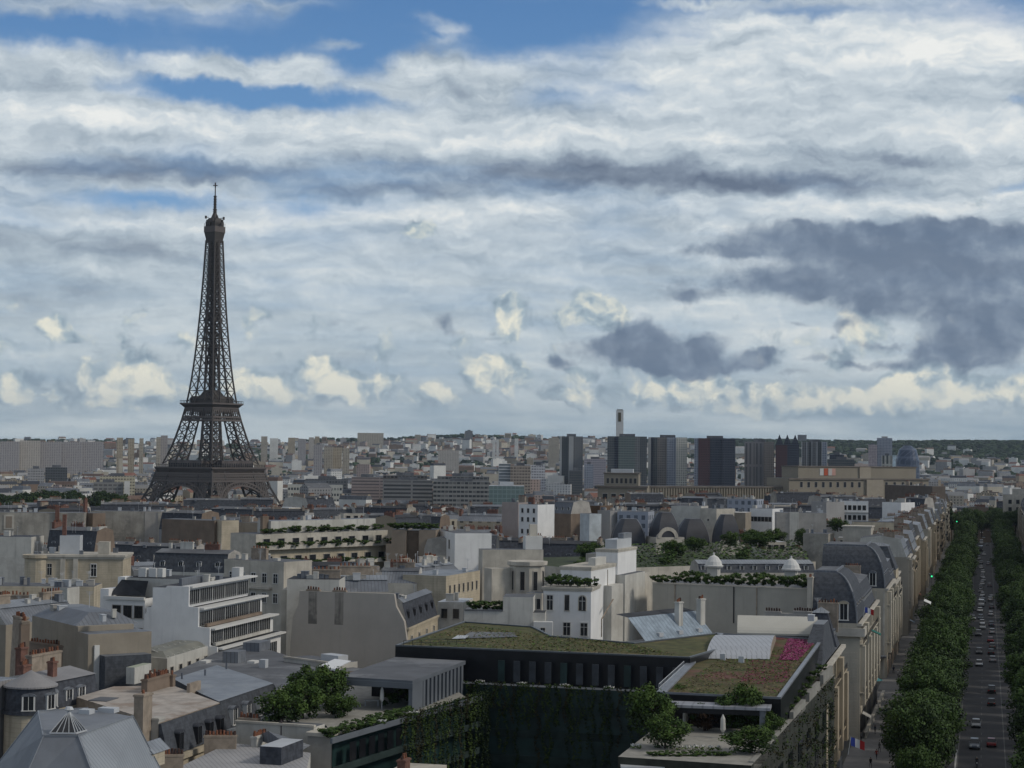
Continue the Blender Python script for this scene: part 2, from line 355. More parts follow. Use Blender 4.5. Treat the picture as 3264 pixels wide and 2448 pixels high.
ZINCL = pm('pale_zinc_roof', (.23, .255, .29), rough=.55, var=.18, streak=.25, stain=(.31, .335, .36), seam=.7)
ZINCP = pm('pinkish_zinc_roof', (.27, .265, .27), rough=.6, var=.1, seam=.6)
GREYROOF = pm('grey_felt_roof', (.115, .122, .135), rough=.8, var=.15, stain=(.21, .22, .235))
SLATE = pm('slate', (.062, .068, .082), spec=.15, rough=.75, var=.3, scale=1.5, course=.35)
SLATEB = pm('blue_slate', (.070, .077, .090), spec=.15, rough=.75, var=.25, scale=1.5, course=.35)
OLDROOF = pm('weathered_pale_roof', (.43, .39, .35), rough=.8, var=.2, scale=.5, seam=.8, stain=(.27, .20, .15))
DARKROOF = pm('dark_felt_roof', (.045, .048, .055), rough=.85, var=.3)
GLASS = pm('window_glass', (.02, .024, .03), rough=.12, var=.3, spec=.6)
GLASSB = pm('bluish_glass', (.10, .13, .16), rough=.15, var=.3, spec=.6)
FRAME = pm('white_frame', (.62, .62, .60), var=.05)
IRON = pm('black_iron', (.025, .025, .028), rough=.5)
POT = pm('terracotta', (.20, .085, .05), var=.3, scale=3)
POTD = pm('sooty_pot', (.06, .035, .03), var=.3, scale=3)
BRICK = pm('red_brick', (.17, .09, .07), var=.25, scale=2, streak=.3)
STACK = pm('stack_render', (.30, .25, .20), var=.2, scale=1, streak=.4)
METAL = pm('pale_metal', (.48, .50, .52), rough=.45, var=.08)
ASPHALT = pm('asphalt', (.055, .055, .058), var=.15, scale=.2)
PAVE = pm('pavement', (.17, .165, .16), var=.12, scale=.5)
LEAVES = []
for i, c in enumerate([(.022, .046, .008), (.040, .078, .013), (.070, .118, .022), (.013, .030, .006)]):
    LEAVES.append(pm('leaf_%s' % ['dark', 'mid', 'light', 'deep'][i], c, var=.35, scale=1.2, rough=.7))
TRUNK = pm('bark', (.07, .055, .045), var=.3, scale=3)
FARWALLS = [pm('far_'+n, c, var=.1, scale=.05, win=(3.4, 1.3, 3.1, 1.6, g)) for n, c, g in [
 ('cream', (.42, .38, .31), (.07, .07, .07)), ('white', (.66, .66, .64), (.14, .15, .17)), ('grey', (.27, .27, .275), (.05, .055, .06)),
 ('brown', (.25, .19, .15), (.06, .055, .05)), ('sand', (.42, .36, .27), (.09, .085, .07)), ('pink', (.42, .34, .31), (.09, .09, .09))]]
FARPLAIN = [pm('plain_'+n, c, var=.12, scale=.05, streak=.2) for n, c in [('cream', (.48, .44, .36)), ('white', (.66, .66, .63)), ('grey', (.34, .335, .33)), ('brown', (.22, .16, .12)), ('tan', (.33, .28, .21))]]
# ------------------------------------------------------------------ terrain
def ridge(px):   # height above eye level (in picture rows of the far ridge) by azimuth
    pts = [(-900, 10), (0, 8), (250, 7), (330, 12), (400, 13), (470, 18), (560, 15), (640, 14), (760, 15), (900, 15), (1024, 16), (2000, 18)]
    for (a, b), (c, d) in zip(pts, pts[1:]):
        if a <= px <= c: return b+(d-b)*(px-a)/(c-a)
    return 12
def gz(x, y):
    d = math.hypot(x, y)
    if y < 0: return 0.0
    pa = 512+FPX*x/max(y, 1); k = min(1, max(0, (pa-520)/180)); t = min(1, max(0, (d-(760+340*k))/(640-140*k))); t = t*t*(3-2*t); z = -22*t
    if d > 3800:
        px = 512+FPX*x/max(y, 1); top = CAMZ+ridge(max(-800, min(1900, px)))/FPX*7600
        t = min(1, (d-3800)/3800); t = t*t*(3-2*t)*.8+t*.2
        z += (top-12+22)*t
        z += 5*math.sin(x*.004+1)*math.sin(y*.003)*t
        if d > 7600: z -= (d-7600)*.02
    return z
def build_ground():
    g = MB(); rs = [0, 60, 120, 200, 300, 450, 650, 900, 1100, 1200, 1300, 1400, 1500, 1600, 1900, 2400, 3000]+[3400+i*300 for i in range(16)]+[9000, 12000, 20000, 40000]
    angs = [-180, -140, -100, -60, -40]+[-26+i*2 for i in range(27)]+[40, 60, 100, 140, 180]
    P = [[(r*math.sin(R(a)), r*math.cos(R(a))) for a in angs] for r in rs]
    for i in range(len(rs)-1):
        for j in range(len(angs)-1):
            q = [P[i][j], P[i+1][j], P[i+1][j+1], P[i][j+1]]
            if i == 0: q = q[1:]  if rs[0] == 0 else q
            g.face([(x, y, gz(x, y)) for x, y in reversed(q)] if i else [(q[1][0], q[1][1], 0), (q[0][0], q[0][1], 0), (0, 0, 0)])
    g.obj('ground', GROUND, kind='structure')
GROUND = pm('ground_mat', (.10, .10, .09), var=.25, scale=.02, fleck=(.01, (.05, .07, .035)))
build_ground()
# ------------------------------------------------------------------ the iron tower
def interp(pts, h):
    for (a, b), (c, d) in zip(pts, pts[1:]):
        if h <= c: return b+(d-b)*(h-a)/(c-a)
    return pts[-1][1]
def tower():
    base = PZ(0, 0, 0)
    az = math.atan2(213.4-512-1.5, FPX); dist = 1722
    x, y = dist*math.sin(az), dist*math.cos(az)
    root = thing('iron_lattice_tower', 'tall dark brown iron lattice tower rising above the whole city', 'tower', (x, y, -23), -az*-1+R(45+1.5))
    root.rotation_euler.z = -az+R(46.5)
    I1 = pm('tower_iron', (.066, .059, .055), var=.12, scale=.02, rough=.6)
    I2 = pm('tower_iron_pale', (.125, .108, .10), var=.1, scale=.02, rough=.6)
    Wp = [(0, 57), (20, 47.5), (40, 38.8), (57, 34), (62, 30.5), (80, 24.5), (100, 19.6), (115, 16.6), (135, 13.9), (158, 11.7), (180, 10), (203, 8.5), (235, 6.9), (269, 5.5), (280, 5.2)]
    Lp = [(0, 25), (30, 20), (57, 15.5), (80, 12.6), (100, 11), (115, 10.2), (158, 8.6), (190, 8.6), (203, 8.2), (280, 5.2)]
    w = lambda h: interp(Wp, h); lw = lambda h: min(interp(Lp, h), w(h)-.6)
    for sx in (1, -1):
        for sy in (1, -1):
            def panel(b, levels, tc, tb):
                for h0, h1 in zip(levels, levels[1:]):
                    def cn(h):
                        a, i = w(h), w(h)-lw(h)
                        return [Vector((sx*a, sy*a, h)), Vector((sx*i, sy*a, h)), Vector((sx*i, sy*i, h)), Vector((sx*a, sy*i, h))]
                    c0, c1 = cn(h0), cn(h1)
                    for k in range(4):
                        b.beam(c0[k], c1[k], tc if k else tc*1.15)
                        j = (k+1) % 4
                        b.beam(c0[k], c1[j], tb); b.beam(c0[j], c1[k], tb); b.beam(c1[k], c1[j], tb*1.1)
                        if h0 < 115:
                            m0, m1 = (c0[k]+c0[j])/2, (c1[k]+c1[j])/2; b.beam(m0, m1, tb*.7)
                            mm = (m0+m1)/2
            b = MB(); panel(b, [0, 11, 21, 31, 40, 49, 57], 1.6, .9)
            b.obj('lower_leg', I1, root)
            b = MB(); panel(b, [61, 69.5, 78, 86, 94, 101, 108, 114], 1.15, .62)
            b.obj('upper_leg', I1, root)
            hs = [118]; st_ = 11.2
            while hs[-1] < 268: hs.append(min(270, hs[-1]+st_)); st_ *= .955; st_ = max(st_, 6)
            b = MB(); panel(b, hs, 1.0, .52)
            b.obj('spire_leg', I1, root)
    # masonry feet
    for sx in (1, -1):
        for sy in (1, -1):
            b = MB(); b.box(sx*62.5, sy*62.5, -4, sx*37, sy*37, 3); b.obj('footing', OFFW, root)
    # arches and lattice frieze under the first platform, one per side
    for side in range(4):
        rot = Matrix.Rotation(side*math.pi/2, 3, 'Z')
        def P(u, h, off=0): return rot @ Vector((u, -(w(h)+off), h))
        b = MB(); n = 36; pr = []
        for i in range(n+1):
            t = math.pi*i/n; u = -41*math.cos(t); h = 3+42*math.sin(t)**.86
            u2 = -37.5*math.cos(t); h2 = 3+38.3*math.sin(t)**.86
            pr.append((P(u, h, .2), P(u2, h2, .2), P(u, h, -2.5), P(u2, h2, -2.5)))
        for q0, q1 in zip(pr, pr[1:]):
            for k in (0, 1): b.beam(q0[k], q1[k], 1.3)
            for k in (2, 3): b.beam(q0[k], q1[k], 1.0)
            b.beam(q0[0], q1[1], .7); b.beam(q0[1], q1[0], .7); b.beam(q0[1], q0[2], .5)
        for i in range(1, n):
            q = pr[i][0]; u = -41*math.cos(math.pi*i/n); h = 3+42*math.sin(math.pi*i/n)**.86
            if abs(u) < 34 and h < 44: b.beam(P(u, h), P(u*1.0, 46), .6); b.beam(P(u, h), P(u*.93, 46), .4)
        b.obj('arch', I2, root)
        b = MB(); W1 = w(47)-1
        for h in (45.5, 48, 50.5, 52.5): b.beam(P(-w(h), h, .3), P(w(h), h, .3), 1.5 if h in (45.5, 52.5) else .9)
        m = 30
        for i in range(m):
            for (ha, hb) in ((45.5, 48.5), (48.5, 52.5)):
                a0, a1 = (2*i/m-1), (2*(i+1)/m-1)
                b.beam(P(a0*w(ha), ha, .2), P(a1*w(hb), hb, .2), .55); b.beam(P(a1*w(ha), ha, .2), P(a0*w(hb), hb, .2), .55)
                b.beam(P(a0*w(ha), ha, .25), P(a0*w(hb), hb, .25), .5)
        b.obj('frieze', I2, root)
        b = MB()
        for h in (101.5, 104.5, 113): b.beam(P(-w(h), h, .3), P(w(h), h, .3), 1.6 if h < 110 else 1.2)
        m = 14
        for i in range(m+1):
            a0 = 2*i/m-1; b.beam(P(a0*w(104.5), 104.5, .2), P(a0*w(113), 113, .2), .5)
            if i < m:
                a1 = 2*(i+1)/m-1; b.beam(P(a0*w(101.5), 101.5), P(a1*w(104.5), 104.5), .5)
                b.beam(P(a0*w(108), 108, .2), P((a0+a1)/2*w(113), 113, .2), .5); b.beam(P(a1*w(108), 108, .2), P((a0+a1)/2*w(113), 113, .2), .5)
        b.obj('upper_frieze', I2, root)
    # first platform: coved gallery with brackets, rail and pavilions
    f = MB(); sq = lambda a: [(-a, -a), (a, -a), (a, a), (-a, a)]
    f.loft(sq(33.8), 52.6, sq(35.0), 54.5, 0); f.loft(sq(35.0), 54.5, sq(36.4), 57.0, 0, 0); f.prism(sq(36.6), 57.0, 58.2, 1)
    for side in range(4):
        rot = Matrix.Rotation(side*math.pi/2, 3, 'Z')
        for i in range(45):
            u = -34+68*i/44
            f.beam(rot @ Vector((u, -34.2, 50.5)), rot @ Vector((u, -36.5, 57.2)), .55, 1)
        f.beam(rot @ Vector((-36.3, -36.3, 60.4)), rot @ Vector((36.3, -36.3, 60.4)), .35)
        for i in range(37): u = -36+2*i; f.beam(rot @ Vector((u, -36.2, 58)), rot @ Vector((u, -36.2, 60.4)), .25)
    f.obj('first_platform', [I1, I2], root)
    for side in range(4):
        rot = Matrix.Rotation(side*math.pi/2, 3, 'Z'); g = MB()
        pts = [rot @ Vector(q) for q in ((-21, -34, 0), (21, -34, 0), (21, -22, 0), (-21, -22, 0))]
        g.prism([(p.x, p.y) for p in pts], 58.2, 64.5, 0, 0)
        g.obj('pavilion', pm('pavilion_glass', (.10, .085, .08), rough=.3, var=.3, win=(3, 2.2, 7, 4.5, (.03, .03, .035))), root)
    # second platform
    f = MB(); f.loft(sq(17.2), 112.8, sq(20.4), 116.2, 0, 0); f.prism(sq(20.8), 116.2, 117.6, 1)
    for side in range(4):
        rot = Matrix.Rotation(side*math.pi/2, 3, 'Z')
        for i in range(22): u = -20.5+41*i/21; f.beam(rot @ Vector((u, -20.5, 117.5)), rot @ Vector((u, -20.5, 119.6)), .25)
        f.beam(rot @ Vector((-20.5, -20.5, 119.6)), rot @ Vector((20.5, -20.5, 119.6)), .35)
    f.obj('second_platform', [I1, I2], root)
    g = MB(); g.prism(sq(14.2), 117.6, 121.5); g.loft(sq(14.6), 121.5, sq(12.5), 124, 0, 0); g.loft(sq(8), 124, sq(4), 130, 0, 0)
    g.obj('gallery_roof', I1, root)
    # lift core, mid platform, top
    g = MB()
    for a, b_ in ((-1.9, -1.9), (1.9, -1.9), (1.9, 1.9), (-1.9, 1.9)): g.beam((a, b_, 118), (a*.8, b_*.8, 275), .9)
    g.prism(sq(1.5), 118, 275)
    h = 120
    while h < 272:
        k = 2.4; g.beam((-k, -k, h), (k, k, h), .5); g.beam((-k, k, h), (k, -k, h), .5); h += 6
    g.obj('lift_core', I1, root)
    g = MB(); g.prism(sq(6.2), 194, 197.5); g.prism(sq(4.5), 197.5, 201.5); g.obj('mid_platform', I1, root)
    g = MB(); g.loft(sq(5.4), 268, sq(5.6), 271, 0); g.loft(sq(5.6), 271, sq(6.8), 277.5, 0, 0); g.prism(sq(7.0), 277.5, 283, 1); g.prism(sq(6.0), 283, 287.5, 0); g.loft(sq(5.8), 287.5, sq(4.0), 291, 0, 0)
    for i in range(9):
        for s_ in (1, -1):
            u = -6.6+i*1.65; g.beam((u, s_*6.8, 283), (u, s_*6.8, 286), .25); g.beam((s_*6.8, u, 283), (s_*6.8, u, 286), .25)
    for t in range(12):
        a = t*math.pi/6; rr = 7.2+1.4*(t % 2); zz = 285+3.2*(t % 3)
        g.beam((6*math.cos(a), 6*math.sin(a), zz), (rr*math.cos(a), rr*math.sin(a), zz), .5); g.box(rr*math.cos(a)-.7, rr*math.sin(a)-.7, zz-1.3, rr*math.cos(a)+.7, rr*math.sin(a)+.7, zz+1.3)
    g.obj('summit_cabin', [I1, I2], root)
    g = MB(); g.lathe(0, 0, [(3.8, 291), (2.6, 293.5), (2.4, 294), (1.6, 296), (1.5, 298.5), (2.2, 299), (1.3, 300), (1.2, 312), (.55, 312.5), (.5, 323)], 8)
    for hh in (293, 296.5, 301, 303.5, 306, 308.5, 311):
        g.lathe(0, 0, [(1.2, hh), (2.4 if hh < 299 else 1.9, hh+.4), (1.2, hh+.9)], 8)
    g.beam((-2.6, 0, 321.8), (2.6, 0, 321.8), .5); g.beam((0, -2.6, 321.8), (0, 2.6, 321.8), .5); g.beam((0, 0, 320), (0, 0, 324.5), .9)
    g.obj('antenna', I1, root)
tower()
# ------------------------------------------------------------------ trees (prototypes)
def leaf_cloud(b, rr, c, r, n, size, mi):
    for _ in range(n):
        d = Vector((rr.gauss(0, 1), rr.gauss(0, 1), rr.gauss(0, 1))).normalized()*(rr.random()**.45)
        p = Vector(c)+Vector((d.x*r[0], d.y*r[1], d.z*r[2]))
        nrm = (d+Vector((rr.uniform(-.7, .7), rr.uniform(-.7, .7), rr.uniform(-.2, 1.0)))).normalized()
        u = nrm.orthogonal().normalized(); u.rotate(Matrix.Rotation(rr.random()*6.28, 3, nrm)); v = nrm.cross(u)
        s = size*rr.uniform(.6, 1.3)
        b.face([p-u*s, p-v*s*.6, p+u*s, p+v*s*.6], mi, [(0, 0), (1, 0), (1, 1), (0, 1)])
def tree_proto(name, seed, R0, H, nclump, per, leaf, label, cat='tree', mats=None, trunk=True, low=.28):
    rr = random.Random(seed); root = thing(name, label, cat)
    b = MB(); hc = H*(1+low)/2; rz = H*(1-low)/2
    for i in range(nclump):
        t = rr.random()*6.283; z = rr.uniform(-1, 1); k = math.sqrt(max(0, 1-z*z))
        q = rr.uniform(.45, .92); wob = 1+.18*math.sin(3*t+seed)
        c = (R0*k*q*wob*math.cos(t), R0*k*q*wob*math.sin(t), hc+rz*z*q)
        s = R0*rr.uniform(.22, .36)
        mi = 0 if z < -.3 else rr.choice([0, 1, 1, 2] if z < .4 else [1, 1, 2, 2])  # crown shading put into leaf colour: dark low down, lighter towards the top
        leaf_cloud(b, rr, c, (s, s, s*.75), per, leaf, mi)
    b.obj('crown', mats or [LEAVES[0], LEAVES[1], LEAVES[2]], root)
    if trunk:
        t = MB(); t.lathe(0, 0, [(.035*H, 0), (.024*H, H*.25), (.016*H, H*.55), (.006*H, H*.8)], 7)
        for i in range(5):
            a = i*1.3+seed; t.beam((0, 0, H*(.3+.06*i)), (R0*.6*math.cos(a), R0*.6*math.sin(a), H*(.55+.06*i)), .016*H)
        t.obj('trunk', TRUNK, root)
    return fam(root)
def place_first(proto_used, proto, loc, rz, label, sc=None, group=None):
    """first use moves the prototype itself"""
    if proto.name not in proto_used:
        proto_used.add(proto.name); proto.location = loc; proto.rotation_euler.z = rz
        if sc: proto.scale = sc
        return tag(proto, label, None, group)
    return dup(proto, loc, rz, label, sc, group)
USED = set()
# ------------------------------------------------------------------ wooded ridges and park trees far off
rf = random.Random(3)
def ball(b, x, y, z, r, h, mi=0):
    n = 6; a0 = rf.random()*6
    rings = [(r*.75, 0), (r, h*.35), (r*.7, h*.8)]
    P = [[(x+q*(1+.3*rf.uniform(-1, 1))*math.cos(a0+i*6.283/n), y+q*(1+.3*rf.uniform(-1, 1))*math.sin(a0+i*6.283/n), z+hh*(1+.15*rf.uniform(-1, 1))) for i in range(n)] for q, hh in rings]
    for A, B in zip(P, P[1:]):
        for i in range(n): b.face([A[i], A[(i+1) % n], B[(i+1) % n], B[i]], mi, [(0, 0)]*4)
    b.face([q for q in P[-1]], mi, [(0, 0)]*n)
FOL = [pm('wood_dark', (.022, .042, .020), var=.4, scale=.05), pm('wood_mid', (.035, .060, .026), var=.4, scale=.05), pm('wood_deep', (.014, .028, .015), var=.4, scale=.05)]
def pxaz(px): return math.atan2(px-512, FPX)
def pol(px, d): a = pxaz(px); return d*math.sin(a), d*math.cos(a)
def wood(b, px0, px1, d0, d1, n, r0=6, r1=11):
    for _ in range(n):
        px = rf.uniform(px0, px1); d = rf.uniform(d0, d1); x, y = pol(px, d); r = rf.uniform(r0, r1)
        ball(b, x, y, gz(x, y)-1, r, r*1.1, rf.choice((0, 0, 1, 2)))
w = MB()
for (p0, p1, d0, d1, n) in [(690, 1100, 6600, 7700, 1500), (760, 1100, 5700, 6700, 800), (-60, 130, 7000, 7700, 160), (380, 700, 7250, 7700, 260), (300, 380, 7200, 7600, 50), (225, 300, 5600, 7000, 60)]:
    wood(w, p0, p1, d0, d1, n, 9, 17)
w.obj('hill_woods', FOL, label='dark green woods along the distant ridge under the sky', kind='stuff')
w = MB()
for _ in range(330):
    px = rf.uniform(-40, 1060); d = 3000*1.9**rf.random()**.7
    x, y = pol(px, d)
    for k in range(rf.randint(3, 9)): 
        xx = x+rf.uniform(-60, 60); yy = y+rf.uniform(-25, 25); r = rf.uniform(6, 11); ball(w, xx, yy, gz(xx, yy), r, r*1.5, rf.choice((0, 1, 2)))
w.obj('far_tree_cover', FOL, label='scattered dark tree clumps between the far off houses', kind='stuff')
# ------------------------------------------------------------------ slabs and towers of the far city
def bpoly(sx0, sx1, d, depth, turn=0):
    a = PD(sx0, 1430, d); b = PD(sx1, 1430, d); c = (a+b)/2; wd = (b-a).length
    az = math.atan2(c.x, c.y); th = -az+R(turn); ux = Vector((math.cos(th), math.sin(th), 0)); uy = Vector((-ux.y, ux.x, 0))
    wd /= max(.3, abs(math.cos(R(turn))))
    if turn: wd = max(4, (b-a).length-abs(math.sin(R(turn)))*depth)/math.cos(R(turn))
    return c, th, wd
def slab(name, label, cat, sx0, sx1, sy, d, depth, wall, roof=None, turn=0, z0=None, plant=True, group=None, cols=None, fins=None):
    c, th, wd = bpoly(sx0, sx1, d, depth, turn)
    top = PD((sx0+sx1)/2, sy, d).z; base = gz(c.x, c.y) if z0 is None else z0
    c2 = c+Vector((-math.sin(th), math.cos(th), 0))*depth/2
    root = thing(name, label, cat, (c2.x, c2.y, base), th, group)
    H = top-base; b = MB(); roof = roof or GREYROOF
    if cols:     # facade split in vertical bands: (fraction, material, setback)
        x = -wd/2
        for i, (fr, m_, sb) in enumerate(cols):
            q = MB(); q.box(x, -depth/2+sb, 0, x+wd*fr, depth/2, H, 0, 1); q.obj('facade_bay', [m_, roof], root); x += wd*fr
    else:
        b.box(-wd/2, -depth/2, 0, wd/2, depth/2, H, 0, 1); b.obj('facade', [wall, roof], root)
    if plant:
        q = MB(); s_ = wd*.2; q.box(-s_, -depth*.25, H, s_, depth*.25, H+3.2); q.obj('plant_room', roof, root)
    if fins:
        q = MB()
        for i in range(fins[0]+1):
            x = -wd/2+wd*i/fins[0]; q.box(x-.4, -depth/2-.8, 0, x+.4, -depth/2, H)
        q.obj('fins', fins[1], root)
    return root
def twr(n, c, win): return pm(n, c, var=.08, scale=.03, win=win, rough=.6)
D0 = (.05, .055, .06)
m1 = twr('tw_grey_light', (.38, .39, .39), (3, .1, 3, .1, D0)); m2 = twr('tw_grey_dark', (.11, .12, .125), (2.4, 1.5, 3, 1.8, (.05, .06, .07)))
m3 = twr('tw_green_grey', (.15, .18, .175), (3.2, 2.4, 3, 1.7, (.09, .12, .12))); m4 = twr('tw_cream', (.64, .63, .56), (2.8, 1.4, 3, 1.5, (.12, .12, .12)))
m5 = twr('tw_warm_grey', (.24, .22, .205), (2.8, 1.6, 3, 1.6, (.10, .10, .10))); m6 = twr('tw_blue_grey', (.32, .35, .41), (2.8, 1.4, 3, 1.6, (.11, .13, .16)))
m7 = twr('tw_maroon', (.095, .05, .055), (2.8, 1.5, 3, 1.5, (.045, .035, .04))); m8 = twr('tw_navy', (.06, .07, .095), (3.1, 2.2, 3, 1.6, (.03, .035, .05)))
m9 = twr('tw_stripe', (.24, .235, .24), (5.0, 2.2, 30, 27, (.11, .115, .125)))
m10 = twr('tw_midgrey', (.19, .195, .20), (3, 1.6, 3, 1.6, (.08, .09, .10)))
slab('tower_block', 'slim grey tower block with pale central pier, farthest from the tall chimney', 'tower block', 1784, 1858, 1391, 2300, 26, None, cols=[(.09, m1, 0), (.30, m2, 1.5), (.20, m1, -1), (.41, m10, 0)])
slab('office_block', 'small square grey office at the foot of the slim tower block', 'office block', 1815, 1857, 1500, 2210, 24, m2)
slab('office_block', 'narrow blue grey office block with white edge beside the slim tower block', 'office block', 1863, 1892, 1480, 2260, 20, m6)
slab('tower_block', 'wide dark green grey tower block below the tall chimney', 'tower block', 1936, 2062, 1391, 2280, 30, None, cols=[(.18, m2, 0), (.10, m8, 1), (.42, m3, -1.5), (.12, m10, 0), (.18, m2, 1)])
slab('tower_block', 'tower block stepping from warm grey to pale cream bays', 'tower block', 2066, 2190, 1394, 2330, 30, None, cols=[(.07, m1, -1), (.07, m8, 1), (.10, m2, 0), (.24, m5, 0), (.24, m6, -1.5), (.28, m4, -3)])
slab('tower_block', 'maroon and navy tower block with bulky roof plant', 'tower block', 2213, 2344, 1397, 2300, 34, None, cols=[(.10, m6, 2), (.28, m7, 0), (.30, m8, 1), (.32, m8, -2)])
q = slab('tower_block', 'grey tower block with pale vertical strips and flat top', 'tower block', 2373, 2468, 1408, 2350, 28, None, cols=[(.35, m9, 0), (.3, m9, 1.5), (.35, m5, 0)])
def crown_tower():
    c, th, wd = bpoly(2472, 2547, 2290, 34); root = thing('tower_block', 'dark tower block crowned with white pointed gables', 'tower block', (c.x, c.y, -22), th)
    top = PD(2510, 1418, 2290).z+22
    for i, (m_, x0, x1) in enumerate([(m7, -.5, 0), (m8, 0, .5)]):
        b = MB(); b.box(x0*wd, 0, 0, x1*wd, 34, top); b.obj('facade_bay', m_, root)
    for i in range(3):
        b = MB(); x0 = -.5*wd+i*wd/3; k = wd/3
        b.face([(x0, -.2, top), (x0+k, -.2, top), (x0+k*.5, -.2, top+13)], 0); b.face([(x0, -.2, top), (x0+k*.5, -.2, top+13), (x0+k*.5, 20, top+13), (x0, 20, top)], 1); b.face([(x0+k*.5, -.2, top+13), (x0+k, -.2, top), (x0+k, 20, top), (x0+k*.5, 20, top+13)], 1)
        b.obj('gable', [m8, METAL], root)
crown_tower()
slab('tower_block', 'grey tower block with thin white piers next to the gabled dark tower', 'tower block', 2556, 2636, 1408, 2380, 26, None, cols=[(.28, m10, 0), (.16, m2, 1.5), (.2, m10, 0), (.16, m2, 1.5), (.2, m6, 0)], fins=(5, METAL))
# heating chimney
c = PD(1975, 1400, 2420); r_ = thing('heating_chimney', 'tall slender pale chimney rising behind the dark tower blocks', 'chimney', (c.x, c.y, -22)); top = PD(1975, 1308, 2420).z+22
b = MB(); b.prism([(-4.6, -5), (4.6, -5), (4.6, 5), (-4.6, 5)], 0, top); b.obj('shaft', pm('chimney_concrete', (.58, .59, .58), var=.05, streak=.2), r_)
b = MB(); b.box(-2.4, -5.3, top-15, 1.4, -5.0, top-3); b.box(-3.6, -4, top, 3.6, 4, top+1.2); b.obj('louvre', pm('louvre_brown', (.10, .09, .06)), r_)
# offices and slabs
slab('office_block', 'low dark office block behind the long palace roof', 'office block', 2640, 2724, 1464, 2200, 40, m2)
slab('office_block', 'dark upper storey office set back behind the palace roof', 'office block', 2644, 2690, 1449, 2260, 30, m8)
slab('apartment_tower', 'pale stepped apartment tower standing against the wooded hill', 'apartment tower', 2795, 2844, 1396, 3600, 40, m6, roof=pm('concrete_pale', (.36, .36, .36)))
slab('apartment_tower', 'shorter pink grey wing beside the pale stepped apartment tower', 'apartment tower', 2768, 2796, 1417, 3550, 34, pm('pinkgrey', (.42, .36, .37), win=(3, 1.5, 3, 1.4, (.15, .15, .17))))
slab('screen_building', 'narrow building with bright lit advertising screen near the round blue hall', 'building', 2845, 2858, 1451, 2900, 12, None, cols=[(1, pm('lit_screen', (.55, .66, .72), var=.3, scale=.1), 0)], plant=False)
slab('office_block', 'striped pale office beside the bright screen', 'office block', 2810, 2844, 1452, 2950, 20, pm('strip_pale', (.4, .4, .36), win=(6, 3, 30, 27, (.08, .09, .09))))
c = PD(2893, 1450, 2800); r_ = thing('round_hall', 'rounded blue grey glass building beyond the palace', 'building', (c.x, c.y, -22))
b = MB(); top = PD(2893, 1420, 2800).z+22
b.lathe(0, 0, [(16, 0), (18, top*.45), (17.4, top*.75), (13, top*.93), (5, top)], 20, 0); b.obj('glass_shell', pm('curved_glass', (.085, .11, .16), rough=.3, var=.2, scale=.03, win=(12, 9, 12, 9, (.055, .075, .12))), r_)
slab('ridge_hospital', 'flat grey block alone on top of the wooded ridge', 'building', 2542, 2571, 1386, 7400, 40, m10, plant=False)
slab('ridge_apartments', 'long sand coloured apartment slab breaking the skyline', 'apartment slab', 1139, 1222, 1380, 6300, 40, pm('sandslab', (.44, .40, .33), win=(6, 2.5, 4, 2, (.2, .19, .17))), plant=False)
slab('ridge_tower', 'dark square tower on the hilltop with flat cap', 'tower', 1482, 1506, 1373, 6500, 30, m10)
SL = [(0, 62, 1407, 3400, 'grey', 0), (62, 128, 1404, 3420, 'cream', 0), (128, 196, 1409, 3440, 'grey', 1), (196, 262, 1409, 3460, 'grey', 1), (262, 330, 1408, 3470, 'grey', 1)]
LSLAB = [pm('housing_grey', (.36, .345, .345), var=.08, win=(4, 2, 3, 1.5, (.19, .18, .19)), streak=.2), pm('housing_cream', (.47, .44, .40), var=.08, win=(4, 2, 3, 1.5, (.24, .22, .20)), streak=.2)]
for i, (a, b_, sy, d, kd, gi) in enumerate(SL):
    slab('housing_slab', ['paler cream bay of the long housing slab on the skyline', 'grey bays of the long housing slab running across the far hillside'][0 if kd == 'cream' else 1], 'housing slab', a, b_, sy, d, 18, LSLAB[1 if kd == 'cream' else 0], plant=False, group=None if kd == 'cream' else 'grey bays of the long slab')
for (a, b_, sy, d, lb) in [(372, 392, 1395, 3800, 'small flat topped tower block just past the end of the long slab'), (408, 428, 1399, 3900, 'squat tower block midway between two slimmer ones on the far skyline'), (444, 457, 1397, 3850, 'slimmest tower block on the far skyline before the iron tower'),
        (498, 512, 1393, 3600, 'dark half of the broad tower block beside the iron tower'), (512, 534, 1388, 3620, 'pale half of the broad tower block beside the iron tower'),
        (832, 852, 1391, 5200, 'pale tower block just past the iron tower on the ridge'), (860, 886, 1397, 5300, 'white low block on the ridge past the iron tower'), (984, 1000, 1394, 5400, 'thin tower block on the ridge'), (1003, 1018, 1391, 5450, 'grey tower block on the ridge next to the thin one'),
        (1000, 1028, 1417, 3700, 'tall end block of the beige slab group'), (1033, 1062, 1424, 3750, 'first bay of the beige slab group'), (1062, 1090, 1426, 3760, 'middle bay of the beige slab group'), (1092, 1114, 1428, 3760, 'last bay of the beige slab group'),
        (1570, 1579, 1400, 5200, 'white point block on the hillside, first of three'), (1582, 1590, 1401, 5200, 'white point block on the hillside, second of three'), (1640, 1652, 1398, 5300, 'white point block on the hillside, third of three'), (1748, 1782, 1396, 5000, 'pale yellow block on the hillside behind the slim tower block'),
        (1397, 1463, 1435, 4400, 'low long pale shed on the lower hillside'), (918, 940, 1395, 5200, 'yellowish block among trees on the ridge'), (950, 975, 1399, 5000, 'second yellowish block among trees on the ridge')]:
    slab('tower_block', lb, 'tower block', a, b_, sy, d, 22, rf.choice([LSLAB[0], LSLAB[1], FARWALLS[0], FARWALLS[4]]) if 'white' not in lb else FARPLAIN[1], plant='tall' in lb)
